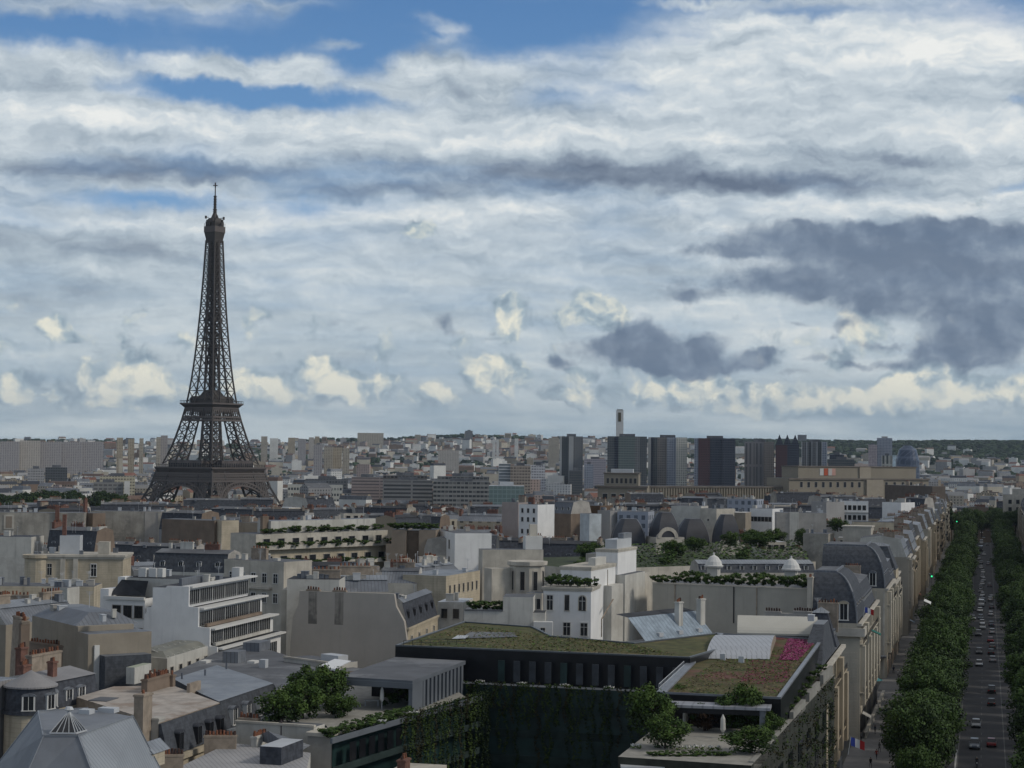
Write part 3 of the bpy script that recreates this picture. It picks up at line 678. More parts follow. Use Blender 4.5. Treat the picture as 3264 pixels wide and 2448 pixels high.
# middle distance offices near the river
wm = lambda n, c, g, pu=3.2, ww=2.2, pv=3.4, wh=1.7: pm(n, c, var=.08, win=(pu, ww, pv, wh, g))
slab('office_building', 'low cream office with one long row of dark windows', 'office building', 919, 1094, 1545, 1930, 14, wm('ob1', (.50, .50, .46), (.05, .06, .07), 3, 2, 6, 2.6), roof=ZINC)
slab('office_building', 'dark glass office rising behind the low cream office', 'office building', 975, 1110, 1527, 2010, 14, wm('ob2', (.14, .15, .16), (.045, .05, .06)))
slab('office_building', 'pinkish brown office tower with window bands near the river', 'office building', 1122, 1222, 1521, 1950, 24, wm('ob3', (.30, .25, .24), (.12, .11, .11), 30, 29, 3.3, 1.4))
slab('office_building', 'wide dark office with two window bands and roof plant', 'office building', 1222, 1380, 1530, 1900, 22, wm('ob4', (.22, .22, .22), (.05, .055, .06), 30, 28, 4, 2.0))
slab('office_building', 'upper dark office floors with rows of square windows', 'office building', 1222, 1362, 1516, 1960, 22, wm('ob5', (.13, .125, .12), (.035, .035, .04), 4, 2.8, 4, 2.2))
slab('office_building', 'broad stepped grey office with terraces of dark windows', 'office building', 1382, 1562, 1535, 1860, 22, wm('ob6', (.26, .26, .25), (.04, .045, .05), 4, 3.4, 4.4, 2.2))
slab('office_building', 'upper setback of the broad stepped grey office', 'office building', 1395, 1560, 1519, 1900, 22, wm('ob6b', (.23, .23, .225), (.04, .045, .05), 4, 3.4, 4.4, 2.2))
slab('office_building', 'tall office with white horizontal stripes near the glass pavilion', 'office building', 1590, 1628, 1478, 2050, 30, wm('ob7', (.52, .54, .55), (.10, .13, .15), 40, 39, 3.4, 1.7), roof=FARPLAIN[1])
slab('office_building', 'brown apartment block with dark central strip beside the striped office', 'office building', 1628, 1692, 1484, 2040, 26, wm('ob8', (.36, .31, .26), (.12, .10, .09)))
slab('office_building', 'white low office with side balconies below the red hillside roofs', 'office building', 1694, 1738, 1484, 2300, 24, wm('ob9', (.58, .58, .60), (.2, .2, .22)))
slab('office_building', 'mauve grey hospital-like slab between the tower blocks', 'office building', 1862, 1932, 1463, 2700, 40, wm('ob10', (.36, .34, .38), (.2, .2, .22)))
slab('office_building', 'pale green glass pavilion in front of the striped office', 'office building', 1560, 1672, 1549, 1650, 30, wm('ob11', (.22, .29, .28), (.14, .20, .20), 4, 3.4, 4, 3.2), roof=METAL)
slab('office_building', 'dark flat office at the far side of the river park', 'office building', 146, 216, 1490, 2500, 30, wm('ob12', (.09, .10, .11), (.04, .045, .05)))
slab('office_building', 'grey civic block with two towers behind the park trees', 'office building', 90, 142, 1494, 2450, 30, wm('ob13', (.34, .34, .34), (.17, .17, .18)))
slab('office_building', 'pale yellow stone block in front of the iron tower arch', 'office building', 320, 432, 1518, 2080, 30, wm('ob14', (.50, .46, .34), (.16, .15, .12)))
slab('office_building', 'grey institute block with tall white stair tower beside it', 'office building', 300, 396, 1538, 2000, 20, wm('ob15', (.24, .24, .235), (.12, .12, .12), 5, 3.8, 4, 2))
slab('stair_tower', 'white windowless stair tower attached to the grey institute', 'tower', 398, 416, 1534, 1995, 10, FARPLAIN[1], plant=False)
slab('church_tower', 'pair of short stone church towers among white houses', 'church tower', 380, 392, 1462, 2700, 10, FARPLAIN[0], plant=False)
# ------------------------------------------------------------------ scattered far houses
ROOFM = [ZINC, GREYROOF, SLATE, pm('tile_red', (.20, .10, .075)), pm('tile_brown', (.15, .105, .085)), FARPLAIN[2]]
FM = FARWALLS+FARPLAIN+ROOFM; fm_i = {m.name: i for i, m in enumerate(FM)}
TWX, TWY = pol(209.5, 1722)
BLOCKED = []   # (x, y, r)
def far_house(b, x, y, z, w_, d_, h, th, wi, ri, kind, rr):
    ux = Vector((math.cos(th), math.sin(th), 0)); uy = Vector((-ux.y, ux.x, 0)); o = Vector((x, y, 0))
    def pp(a, c): q = o+ux*a+uy*c; return (q.x, q.y)
    b.prism([pp(-w_/2, -d_/2), pp(w_/2, -d_/2), pp(w_/2, d_/2), pp(-w_/2, d_/2)], z-3, z+h, wi, ri)
    if kind == 1:    # mansard
        p0 = [pp(-w_/2, -d_/2), pp(w_/2, -d_/2), pp(w_/2, d_/2), pp(-w_/2, d_/2)]; k = 1.6
        p1 = [pp(-w_/2+.1, -d_/2+k), pp(w_/2-.1, -d_/2+k), pp(w_/2-.1, d_/2-k), pp(-w_/2+.1, d_/2-k)]
        b.loft(p0, z+h, p1, z+h+4, ri, fm_i['zinc_roof'])
        for s_ in (-1, 1):
            b.prism([pp(s_*w_/2-s_*.1, -2), pp(s_*w_/2-s_*1.1, -2), pp(s_*w_/2-s_*1.1, 2.5), pp(s_*w_/2-s_*.1, 2.5)], z+h, z+h+5.5, fm_i['plain_tan'])
    elif kind == 2:  # gable
        q = [pp(-w_/2, -d_/2), pp(w_/2, -d_/2), pp(w_/2, 0), pp(-w_/2, 0)]; rr_ = d_*.32
        A, B, C, D_ = pp(-w_/2, -d_/2), pp(w_/2, -d_/2), pp(w_/2, d_/2), pp(-w_/2, d_/2); E, F_ = pp(-w_/2, 0), pp(w_/2, 0)
        b.face([(*A, z+h), (*B, z+h), (*F_, z+h+rr_), (*E, z+h+rr_)], ri); b.face([(*C, z+h), (*D_, z+h), (*E, z+h+rr_), (*F_, z+h+rr_)], ri)
        b.face([(*B, z+h), (*C, z+h), (*F_, z+h+rr_)], wi); b.face([(*D_, z+h), (*A, z+h), (*E, z+h+rr_)], wi)
    else:
        if rr.random() < .6: b.prism([pp(-w_*.2, -d_*.2), pp(w_*.1, -d_*.2), pp(w_*.1, d_*.2), pp(-w_*.2, d_*.2)], z+h, z+h+2.5, wi)
def far_city():
    rr = random.Random(11); items = []
    d = 1880.0
    while d < 7500:
        a = -17.5
        while a < 17.5:
            w_ = rr.uniform(13, 34)*(1 if d < 4000 else 1.25); step = math.degrees((w_+rr.uniform(2, 14))/d); a += step
            x, y = d*math.sin(R(a-step/2)), d*math.cos(R(a-step/2)); dd = d+rr.uniform(-14, 14); x *= dd/d; y *= dd/d
            if rr.random() < (.12 if d < 3800 else .3): continue
            px = 512+FPX*x/y
            if d > 5400 and px > 700 and rr.random() < min(.93, .25+(d-5400)/1500): continue
            if d > 6700 and rr.random() < .55: continue
            items.append((x, y, w_, d))
        d *= 1.0165
    return items, rr
items, rr = far_city()
rr.shuffle(items); mass = MB(); n_ind = 0
order = sorted(range(len(items)), key=lambda i: items[i][3]+rr.uniform(0, 250))
PLACES = [(0, 110, 'the long housing slab'), (110, 190, 'the park trees'), (190, 290, 'the iron tower'), (290, 420, 'the low cream office'), (420, 540, 'the broad grey office'), (540, 640, 'the slim tower block'), (640, 760, 'the dark tower blocks'), (760, 900, 'the palace roof'), (900, 1100, 'the avenue trees')]
def where(px):
    for a, b_, n in PLACES:
        if a <= px < b_: return n
    return 'the housing slab' if px < 0 else 'the avenue trees'
WN = ['cream', 'white', 'grey', 'brown', 'sand', 'pink', 'cream', 'white', 'grey', 'brown', 'tan']
RN = ['zinc', 'grey flat', 'slate', 'red tiled', 'brown tiled', 'pale flat']
for i in order:
    x, y, w_, d = items[i]; z = gz(x, y); far = d > 3600
    h = rr.choice([9, 12, 15, 18, 20]) if far else rr.choice([14, 17, 19, 21, 24, 28])
    if rr.random() < .03: h += rr.uniform(10, 22)
    if far and rr.random() < .5: h = rr.uniform(6, 10); w_ *= .6
    dp = rr.uniform(10, 16); th = -math.atan2(x, y)+R(rr.choice([-38, -20, -8, 5, 18, 35])+rr.uniform(-6, 6))
    wi = rr.choices(range(11), [5, 6, 3, 1, 3, 2, 5, 8, 2, 2, 2] if not far else [1, 1, 1, 0, 1, 1, 5, 10, 3, 3, 2])[0]
    kind = rr.choices([0, 1, 2], [4, 4, 1] if not far else [3, 1, 5])[0]
    ri = 11+(rr.choices(range(6), [4, 3, 3, 1, 1, 2])[0] if not far else rr.choices(range(6), [2, 3, 3, 3, 4, 2])[0])
    if n_ind < 300:
        b = MB(); far_house(b, 0, 0, 0, w_, dp, h, 0, wi, ri, kind, rr)
        nm = ['flat_roofed_block', 'mansard_block', 'gabled_house'][kind]
        used = sorted(set(b.mi)); rem = {m: k for k, m in enumerate(used)}; b.mi = [rem[m] for m in b.mi]
        pl = where(512+FPX*x/y)
        lb = '%s %s, %s roof, in the far city beyond %s' % (WN[wi], nm.replace('_', ' '), RN[ri-11], pl)
        o = b.obj(nm, [FM[m] for m in used], None, label=lb, cat='building', group=lb, loc=(x, y, z), rz=th)
        n_ind += 1
    else:
        far_house(mass, x, y, z, w_, dp, h, th, wi, ri, kind, rr)
mass.obj('distant_suburbs', FM, label='countless small houses and blocks covering the far hillsides', kind='stuff')
# ------------------------------------------------------------------ frame helper for near buildings
def win_mesh(kind):
    b = MB()    # unit window: x -.5...5, z 0..1, facing -y, 0 = wall plane; frame proud of the wall, glass sunk in it
    if kind == 'strip':
        b.box(-.5, -.03, 0, .5, 0, 1, 1); b.box(-.5, -.07, 0, -.485, 0, 1, 0); b.box(.485, -.07, 0, .5, 0, 1, 0)
        for i in range(1, 6): b.box(-.5+i/6-.006, -.06, 0, -.5+i/6+.006, 0, 1, 0)
        b.box(-.5, -.08, -.04, .5, 0, 0, 0)
        return b.mesh('window', [FRAME, GLASS])
    fr, mats = {'sash': (.07, [CREAM2, GLASS, FRAME]), 'dark': (.05, [GREYW, GLASS, IRON]), 'white': (.09, [FRAME, GLASS, FRAME]), 'arch': (.08, [CREAM2, GLASS, FRAME])}[kind]
    if kind == 'arch':
        n = 10; pts = [(-.5, 0), (.5, 0), (.5, .78)]+[(.5*math.cos(math.pi*i/n), .78+.22*math.sin(math.pi*i/n)) for i in range(1, n)]+[(-.5, .78)]
        k = .84; q = [(x*k, .04+(z-.04)*.93) for x, z in pts]
        b.face([(x, -.02, z) for x, z in q], 1)
        for (a, c), (a2, c2) in zip(zip(pts, q), list(zip(pts, q))[1:]+[(pts[0], q[0])]):
            b.face([(a[0], -.14, a[1]), (a2[0], -.14, a2[1]), (c2[0], -.14, c2[1]), (c[0], -.14, c[1])], 0)
            b.face([(c[0], -.14, c[1]), (c2[0], -.14, c2[1]), (c2[0], -.02, c2[1]), (c[0], -.02, c[1])], 0)
            b.face([(a2[0], -.14, a2[1]), (a[0], -.14, a[1]), (a[0], 0, a[1]), (a2[0], 0, a2[1])], 0)
        b.box(-.03, -.06, .04, .03, -.02, .95, 2); b.box(-.4, -.055, .6, .4, -.02, .63, 2)
    else:
        b.box(-.5, -.12, 0, -.5+fr, 0, 1, 0); b.box(.5-fr, -.12, 0, .5, 0, 1, 0); b.box(-.5, -.13, 1-fr*.8, .5, 0, 1, 0); b.box(-.56, -.2, -.05, .56, 0, 0, 0)
        b.face([(-.5+fr, -.02, 0), (.5-fr, -.02, 0), (.5-fr, -.02, 1-fr*.8), (-.5+fr, -.02, 1-fr*.8)], 1)
        b.box(-.025, -.05, 0, .025, -.02, 1-fr, 2); b.box(-.45, -.045, .62, .45, -.02, .65, 2)
    return b.mesh('window', mats)
WM = {k: win_mesh(k) for k in ('strip', 'sash', 'dark', 'white', 'arch')}
def dormer_mesh(kind):
    b = MB(); sm = {'slate': [SLATE, GLASS, FRAME, ZINC], 'zinc': [ZINC, GLASS, FRAME, ZINCL], 'stone': [CREAM, GLASS, FRAME, ZINC], 'dark': [SLATE, GLASS, IRON, SLATE]}[kind]
    b.box(-.5, -.05, 0, -.38, 1.2, .85, 2); b.box(.38, -.05, 0, .5, 1.2, .85, 2)      # cheeks
    b.face([(-.38, .02, 0), (.38, .02, 0), (.38, .02, .85), (-.38, .02, .85)], 1)
    b.box(-.02, -.02, 0, .02, .02, .85, 2); b.box(-.56, -.1, -.05, .56, .1, 0, 2)
    n = 8; arc = [(.58*math.cos(math.pi*i/n), .85+.17*math.sin(math.pi*i/n)) for i in range(n+1)]
    for (x0, z0), (x1, z1) in zip(arc, arc[1:]): b.face([(x0, -.14, z0), (x0, 1.3, z0), (x1, 1.3, z1), (x1, -.14, z1)], 3)
    b.face([(x, -.1, z) for x, z in arc], 0 if kind != 'dark' else 3)
    return b.mesh('dormer', sm)
DM = {k: dormer_mesh(k) for k in ('slate', 'zinc', 'stone', 'dark')}
HR = []     # screen boxes of hand-placed buildings: sx0, sx1, sy0, sy1, distance, x, y, r
def proj(v):
    d = v-Vector((0, 0, CAMZ)); k = d.dot(_f)
    if k <= 1: return (-9e9, -9e9)
    return ((d.dot(_r)/k*FPX+512)*3264/1024, (384-d.dot(_u)/k*FPX)*3264/1024)
rb = random.Random(21)
class FR:
    """building in its own frame: x runs along the visible eave from pixel A to pixel B (both at height z), y runs away from the camera"""
    def __init__(s, label, A, B, z, name='apartment_building', cat='building', group=None, zB=None):
        a = PZ(*A, z); b = PZ(*B, z if zB is None else zB); s.W = math.hypot(b.x-a.x, b.y-a.y); s.ux = Vector((b.x-a.x, b.y-a.y, 0)).normalized(); s.uy = Vector((-s.ux.y, s.ux.x, 0))
        s.th = math.atan2(s.ux.y, s.ux.x); s.o = Vector((a.x, a.y, 0)); s.root = thing(name, label, cat, s.o, s.th, group); s.d = s.o.length; s.lb = label
    def loc(s, sx, sy, z): p = PZ(sx, sy, z)-s.o; return (p.dot(s.ux), p.dot(s.uy))
    def wld(s, x, y, z=0): return s.o+s.ux*x+s.uy*y+Vector((0, 0, z))
    def reg(s, x0, y0, x1, y1, z0, z1):
        q = [s.wld(x, y, z) for x in (x0, x1) for y in (y0, y1) for z in (z0, z1)]; p = [proj(v) for v in q]
        c = s.wld((x0+x1)/2, (y0+y1)/2)
        HR.append((min(a for a, _ in p), max(a for a, _ in p), min(c_ for _, c_ in p), max(c_ for _, c_ in p), min(v.xy.length for v in q), c.x, c.y, max(abs(x1-x0), abs(y1-y0))/2))
    def box(s, part, x0, y0, z0, x1, y1, z1, mat, top=None, reg=True, parent=None):
        b = MB(); b.box(x0, y0, z0, x1, y1, z1, 0, None if top is None else 1)
        o = b.obj(part, [mat] if top is None else [mat, top], parent or s.root)
        if reg and abs(x1-x0) > 3 and abs(y1-y0) > 2: s.reg(x0, y0, x1, y1, max(z0, z1-8), z1)
        return o
    def cornice(s, x0, y0, x1, y1, z, mat, k=.45, h=.5, part='cornice'):
        b = MB(); b.box(x0-k, y0-k, z-h, x1+k, y1+k, z, 0); b.box(x0-k*.5, y0-k*.5, z-h*2, x1+k*.5, y1+k*.5, z-h, 0); return b.obj(part, mat, s.root)
    def parapet(s, x0, y0, x1, y1, z, mat, h=.9, t=.3, part='parapet'):
        b = MB()
        for q in ((x0, y0, x1, y0+t), (x0, y1-t, x1, y1), (x0, y0+t, x0+t, y1-t), (x1-t, y0+t, x1, y1-t)): b.box(q[0], q[1], z, q[2], q[3], z+h)
        return b.obj(part, mat, s.root)
    def mansard(s, x0, y0, x1, y1, zc, zt, k, mat=SLATE, top=ZINC, ridge=.8, sides='fb', part='roof', ends=None):
        """lower slopes on the named sides (f b l r); the rest stand as gable walls"""
        ins = {c: (k if c in sides else 0) for c in 'fblr'}
        X0, X1, Y0, Y1 = x0+ins['l'], x1-ins['r'], y0+ins['f'], y1-ins['b']
        lo = [(x0, y0), (x1, y0), (x1, y1), (x0, y1)]; up = [(X0, Y0), (X1, Y0), (X1, Y1), (X0, Y1)]
        b = MB(); mi = [0 if 'f' in sides else 2, 0 if 'r' in sides else 2, 0 if 'b' in sides else 2, 0 if 'l' in sides else 2]
        for i in range(4):
            j = (i+1) % 4; b.face([(*lo[i], zc), (*lo[j], zc), (*up[j], zt), (*up[i], zt)], mi[i])
        ym = (Y0+Y1)/2; e = .25
        A = [(X0-e*('l' in sides), Y0-e), (X1+e*('r' in sides), Y0-e), (X1+e*('r' in sides), Y1+e), (X0-e*('l' in sides), Y1+e)]
        hl = ridge if 'l' in sides else 0
        r0, r1 = (A[0][0]+(2 if 'l' in sides else 0), ym), (A[1][0]-(2 if 'r' in sides else 0), ym)
        zt2 = zt+.02; zr = zt2+ridge
        b.face([(*A[0], zt2), (*A[1], zt2), (*r1, zr), (*r0, zr)], 1); b.face([(*A[2], zt2), (*A[3], zt2), (*r0, zr), (*r1, zr)], 1)
        b.face([(*A[1], zt2), (*A[2], zt2), (*r1, zr)], 1 if 'r' in sides else 2); b.face([(*A[3], zt2), (*A[0], zt2), (*r0, zr)], 1 if 'l' in sides else 2)
        s.reg(x0, y0, x1, y1, zc-3, zt)
        return b.obj(part, [mat, top, ends or GREYW], s.root)
    def face_xf(s, face, u, w):
        """location/rotation for something on a wall: u along the wall, w the wall's fixed coordinate"""
        return {'f': ((u, w), 0), 'b': ((u, w), math.pi), 'l': ((w, u), -math.pi/2), 'r': ((w, u), math.pi/2)}[face]
    def win(s, face, u, w, z, ww, hh, kind='sash', part='window'):
        (x, y), r_ = s.face_xf(face, u, w); o = link(part, WM[kind], s.root, loc=(x, y, z), rz=r_); o.scale = (ww, 1.0, hh); return o
    def wins(s, face, w, u0, u1, n, zs, ww, hh, kind='sash', skip=0):
        for z in zs:
            for i in range(n):
                if skip and rb.random() < skip: continue
                s.win(face, u0+(u1-u0)*(i+.5)/n, w, z, ww, hh, kind)
    def dorm(s, face, w, us, z, ww=1.3, hh=1.9, kind='slate', deep=1.2):
        for u in us:
            (x, y), r_ = s.face_xf(face, u, w); o = link('dormer', DM[kind], s.root, loc=(x, y, z), rz=r_); o.scale = (ww, deep, hh)
    def chim(s, x, y, z0, z1, lx, ly, n=5, mat=None, pot=None, hpot=.5):
        b = MB(); mat = mat or STACK; b.box(x-lx/2, y-ly/2, z0, x+lx/2, y+ly/2, z1, 0); b.box(x-lx/2-.1, y-ly/2-.1, z1-.25, x+lx/2+.1, y+ly/2+.1, z1-.05, 0)
        for i in range(n):
            if lx > ly: px, py = x-lx/2+lx*(i+.5)/n, y
            else: px, py = x, y-ly/2+ly*(i+.5)/n
            h = hpot*rb.uniform(.7, 1.2); b.lathe(px, py, [(.17, z1), (.13, z1+h), (.16, z1+h+.02)], 7, rb.choice((1, 1, 2)))
        return b.obj('chimney', [mat, pot or POT, POTD], s.root)
    def rail(s, pts, z, h=1.0, mat=None, part='railing'):
        b = MB()
        for (x0, y0), (x1, y1) in zip(pts, pts[1:]):
            L = math.hypot(x1-x0, y1-y0); n = max(2, int(L/1.2))
            for q in (h, h*.5): b.beam((x0, y0, z+q), (x1, y1, z+q), .06)
            for i in range(n+1): t = i/n; b.beam((x0+(x1-x0)*t, y0+(y1-y0)*t, z), (x0+(x1-x0)*t, y0+(y1-y0)*t, z+h), .05)
        return b.obj(part, mat or IRON, s.root)
    def clutter(s, x0, y0, x1, y1, z, n=3, mats=(OFFW, METAL, ZINC, GREYW)):
        for _ in range(n):
            x, y = rb.uniform(x0, x1), rb.uniform(y0, y1); a, c, h = rb.uniform(.5, 1.6), rb.uniform(.5, 1.3), rb.uniform(.5, 1.5)
            if rb.random() < .3 and s.d < 700:
                b = MB(); hh = rb.uniform(1.8, 3.2); b.beam((x, y, z), (x, y, z+hh), .05); t = rb.random()*3
                for k in range(4): q = .7-.12*k; b.beam((x-q*math.cos(t), y-q*math.sin(t), z+hh-.15*k), (x+q*math.cos(t), y+q*math.sin(t), z+hh-.15*k), .03)
                b.obj('aerial', METAL, s.root); continue
            b = MB(); b.box(x-a/2, y-c/2, z, x+a/2, y+c/2, z+h); b.box(x-a/2-.06, y-c/2-.06, z+h, x+a/2+.06, y+c/2+.06, z+h+.08); b.obj(rb.choice(['roof_vent', 'roof_hatch']), rb.choice(mats), s.root)
    def mesh(s, part, mats, faces, thick=None, parent=None):
        """faces: lists of (sx, sy, z) or (sx, sy, z, mi) given as picture points at known heights"""
        b = MB()
        for f in faces:
            mi = 0
            if isinstance(f[0], int): mi, f = f[0], f[1:]
            p = []
            for q in f:
                x, y = s.loc(*q[:3]); p.append((x, y, q[2]))
            n = (Vector(p[1])-Vector(p[0])).cross(Vector(p[2])-Vector(p[0]))
            if n.z < 0: p.reverse()
            b.face(p, mi)
        return b.obj(part, mats, parent or s.root)
    def poly(s, part, px, z0, z1, mat, top=None, off=0):
        """prism whose top outline is given in picture points at height z1"""
        P = [s.loc(a, c, z1) for a, c in px]
        if off: P = inset(P, off)
        b = MB(); b.prism(P, z0, z1, 0, None if top is None else 1); o = b.obj(part, [mat] if top is None else [mat, top], s.root)
        q = [s.wld(x, y, z1) for x, y in P]; pr = [proj(v) for v in q]; c = sum(q, Vector())/len(q)
        HR.append((min(a for a, _ in pr), max(a for a, _ in pr), min(c_ for _, c_ in pr), max(c_ for _, c_ in pr)+60, min(v.xy.length for v in q), c.x, c.y, max((v-c).xy.length for v in q)*.8))
        s.P = P; return P
SEDUM = pm('sedum_roof', (.085, .085, .030), var=.35, scale=.6, stain=(.16, .125, .06), fleck=(.25, (.05, .075, .02)))
SEDUM2 = pm('sedum_mixed', (.10, .085, .035), var=.35, scale=.5, stain=(.17, .065, .06), fleck=(.3, (.055, .075, .022)))
MAGENTA = pm('magenta_flowers', (.30, .03, .14), var=.35, scale=2, fleck=(1.0, (.18, .05, .07)))
BLACKP = pm('black_panel', (.010, .011, .014), var=.3, rough=.35)
TEAL = pm('dark_teal_glass', (.018, .040, .040), var=.35, scale=.3, rough=.35)
GREYP = pm('grey_panel', (.13, .145, .165), var=.1, rough=.5)
# ================================================================== bottom edge, from the corner roof
def hexroof():
    s = FR('broad hipped zinc roof with a small glass pyramid on its crown', (28, 2420), (470, 2448), 21, 'hipped_roof_building')
    z1, z0 = 25.6, 20.5
    A, C, M, N = (122, 2268), (423, 2284), (138, 2346), (250, 2346)
    E, D_ = (20, 2352), (492, 2385)
    G = pm('zinc_dull', (.185, .20, .225), rough=.6, var=.12, stain=(.235, .25, .27)); G2 = pm('zinc_ribbed', (.26, .285, .315), rough=.55, var=.1, seam=.6)
    s.mesh('crown_roof', [G], [[(*A, z1), (281, 2258, z1), (*C, z1), (*N, z1), (*M, z1)]])
    s.mesh('roof', [G], [[(*A, z1), (*M, z1), (52, 2540, z0), (-10, 2440, z0)], [(*M, z1), (*N, z1), (330, 2560, z0), (52, 2540, z0)]])
    s.mesh('ribbed_roof', [G2], [[(*N, z1), (*C, z1), (510, 2450, z0), (330, 2560, z0)]])
    P = [s.loc(a, c, z0) for a, c in ((-10, 2440), (52, 2540), (330, 2560), (510, 2450))]+[s.loc(430, 2290, z1), s.loc(281, 2256, z1), s.loc(118, 2264, z1)]
    b = MB(); b.prism(P, 0, z0-.1); b.obj('wall', CREAM, s.root)
    c = MB(); Q = [s.loc(a, y, z1) for a, y in ((158, 2341), (240, 2342), (276, 2332), (200, 2322))]; cx = sum(p[0] for p in Q)/4; cy = sum(p[1] for p in Q)/4; ap = (cx, cy, z1+2.0)
    for i in range(4):
        j = (i+1) % 4; c.face([(*Q[i], z1+.1), (*Q[j], z1+.1), ap], 0)
        for t in (0, .25, .5, .75): p = Vector((*Q[i], z1+.12)).lerp(Vector((*Q[j], z1+.12)), t); c.beam(p, ap, .06, 1)
        c.beam((*Q[i], z1+.12), (*Q[j], z1+.12), .14, 1)
    c.lathe(ap[0], ap[1], [(.1, ap[2]-.1), (.45, ap[2]+.1), (.3, ap[2]+.35)], 8, 1)
    c.obj('glass_pyramid', [GLASS, METAL], s.root)
    b = MB()
    for p, q in (((122, 2268, z1), (-10, 2440, z0)), ((138, 2346, z1), (52, 2540, z0)), ((250, 2346, z1), (330, 2560, z0)), ((250, 2346, z1), (423, 2284, z1)), ((423, 2284, z1), (510, 2450, z0)), ((122, 2268, z1), (138, 2346, z1)), ((138, 2346, z1), (250, 2346, z1)), ((122, 2268, z1), (281, 2258, z1))):
        b.beam((*s.loc(*p), p[2]+.03), (*s.loc(*q), q[2]+.03), .16)
    b.obj('ridge_cap', ZINCL, s.root)
    for (sx, sy, w_) in ((345, 2270, .9), (275, 2275, .6)):
        x, y = s.loc(sx, sy, z1); s.box('roof_hatch', x-w_, y-.5, z1, x+w_, y+.6, z1+.45, METAL, reg=False)
    x, y = s.loc(386, 2325, 24.3); s.box('skylight', x-.4, y-.4, 23.4, x+.4, y+.4, 24.6, IRON, reg=False)
    for sx, sy in ((418, 2405), (470, 2390)):
        x, y = s.loc(sx, sy, 22.2)
        b = MB(); b.box(x-1, y-.8, 20.6, x+1, y+1.8, 22.0, 0); b.loft([(x-1.2, y-1), (x+1.2, y-1), (x+1.2, y+2.6), (x-1.2, y+2.6)], 22.0, [(x-.05, y-.8), (x+.05, y-.8), (x+.05, y+2.6), (x-.05, y+2.6)], 23.0, 1, 1); b.box(x-.5, y-.86, 20.8, x+.5, y-.8, 21.8, 2)
        b.obj('dormer', [CREAM, ZINCL, GLASS], s.root)
hexroof()
def roundcorner():
    s = FR('round corner house with conical zinc roof over dark arched dormers', (175, 2178), (322, 2148), 24, 'corner_house')
    cx, cy = s.loc(98, 2180, 24); r = 3.0; L = s.W
    b = MB(); b.lathe(cx, cy, [(r, 0), (r, 20.7)], 24, 0); b.obj('wall', CREAM, s.root)
    b = MB(); b.lathe(cx, cy, [(r+.3, 20.7), (r+.3, 21.1), (r, 21.1), (r-.05, 22.6), (r-.25, 23.8)], 24, 0, False); b.obj('mansard', SLATE, s.root)
    b = MB(); b.lathe(cx, cy, [(r+.15, 23.75), (r+.15, 23.95), (1.3, 24.9), (.1, 25.6)], 24, 0); b.obj('cone_roof', ZINCP, s.root)
    for t in (-150, -95, -40):
        a = R(t); o = link('dormer', DM['zinc'], s.root, loc=(cx+(r+.05)*math.cos(a), cy+(r+.05)*math.sin(a), 21.3), rz=a+math.pi/2); o.scale = (1.5, .7, 1.9)
    s.box('wall', 0, 0, 0, L, 9, 20.9, CREAM)
    s.mansard(0, 0, L, 9, 20.9, 24, .9, SLATE, ZINCP, ends=GREYW)
    s.dorm('f', .25, [L*.35, L*.62], 21.3, 1.5, 1.8, 'zinc')
    s.box('wing', -7.5, 5, 0, 0, 11, 24.4, ZINCP, ZINCL)
    x, y = s.loc(100, 2245, 21.5); s.box('white_wall', x-.6, y-2.2, 0, x+2.2, y, 21.4, OFFW, GREYROOF, reg=False); s.box('white_wall', x-1.6, y-2.4, 0, x-.6, y-.2, 18.6, OFFW, GREYROOF, reg=False)
    for sx, sy, lx, n, h in ((77, 2160, 1.6, 5, 1.6), (166, 2165, .9, 2, 2.2), (68, 2128, 1.5, 4, 2.6)):
        x, y = s.loc(sx, sy, 24); s.chim(x, y, 23, 24+h, lx, .8, n, BRICK)
    x, y = s.loc(140, 2085, 26); s.chim(x, y, 22, 26.2, 6.5, .9, 11, STACK); 
roundcorner()
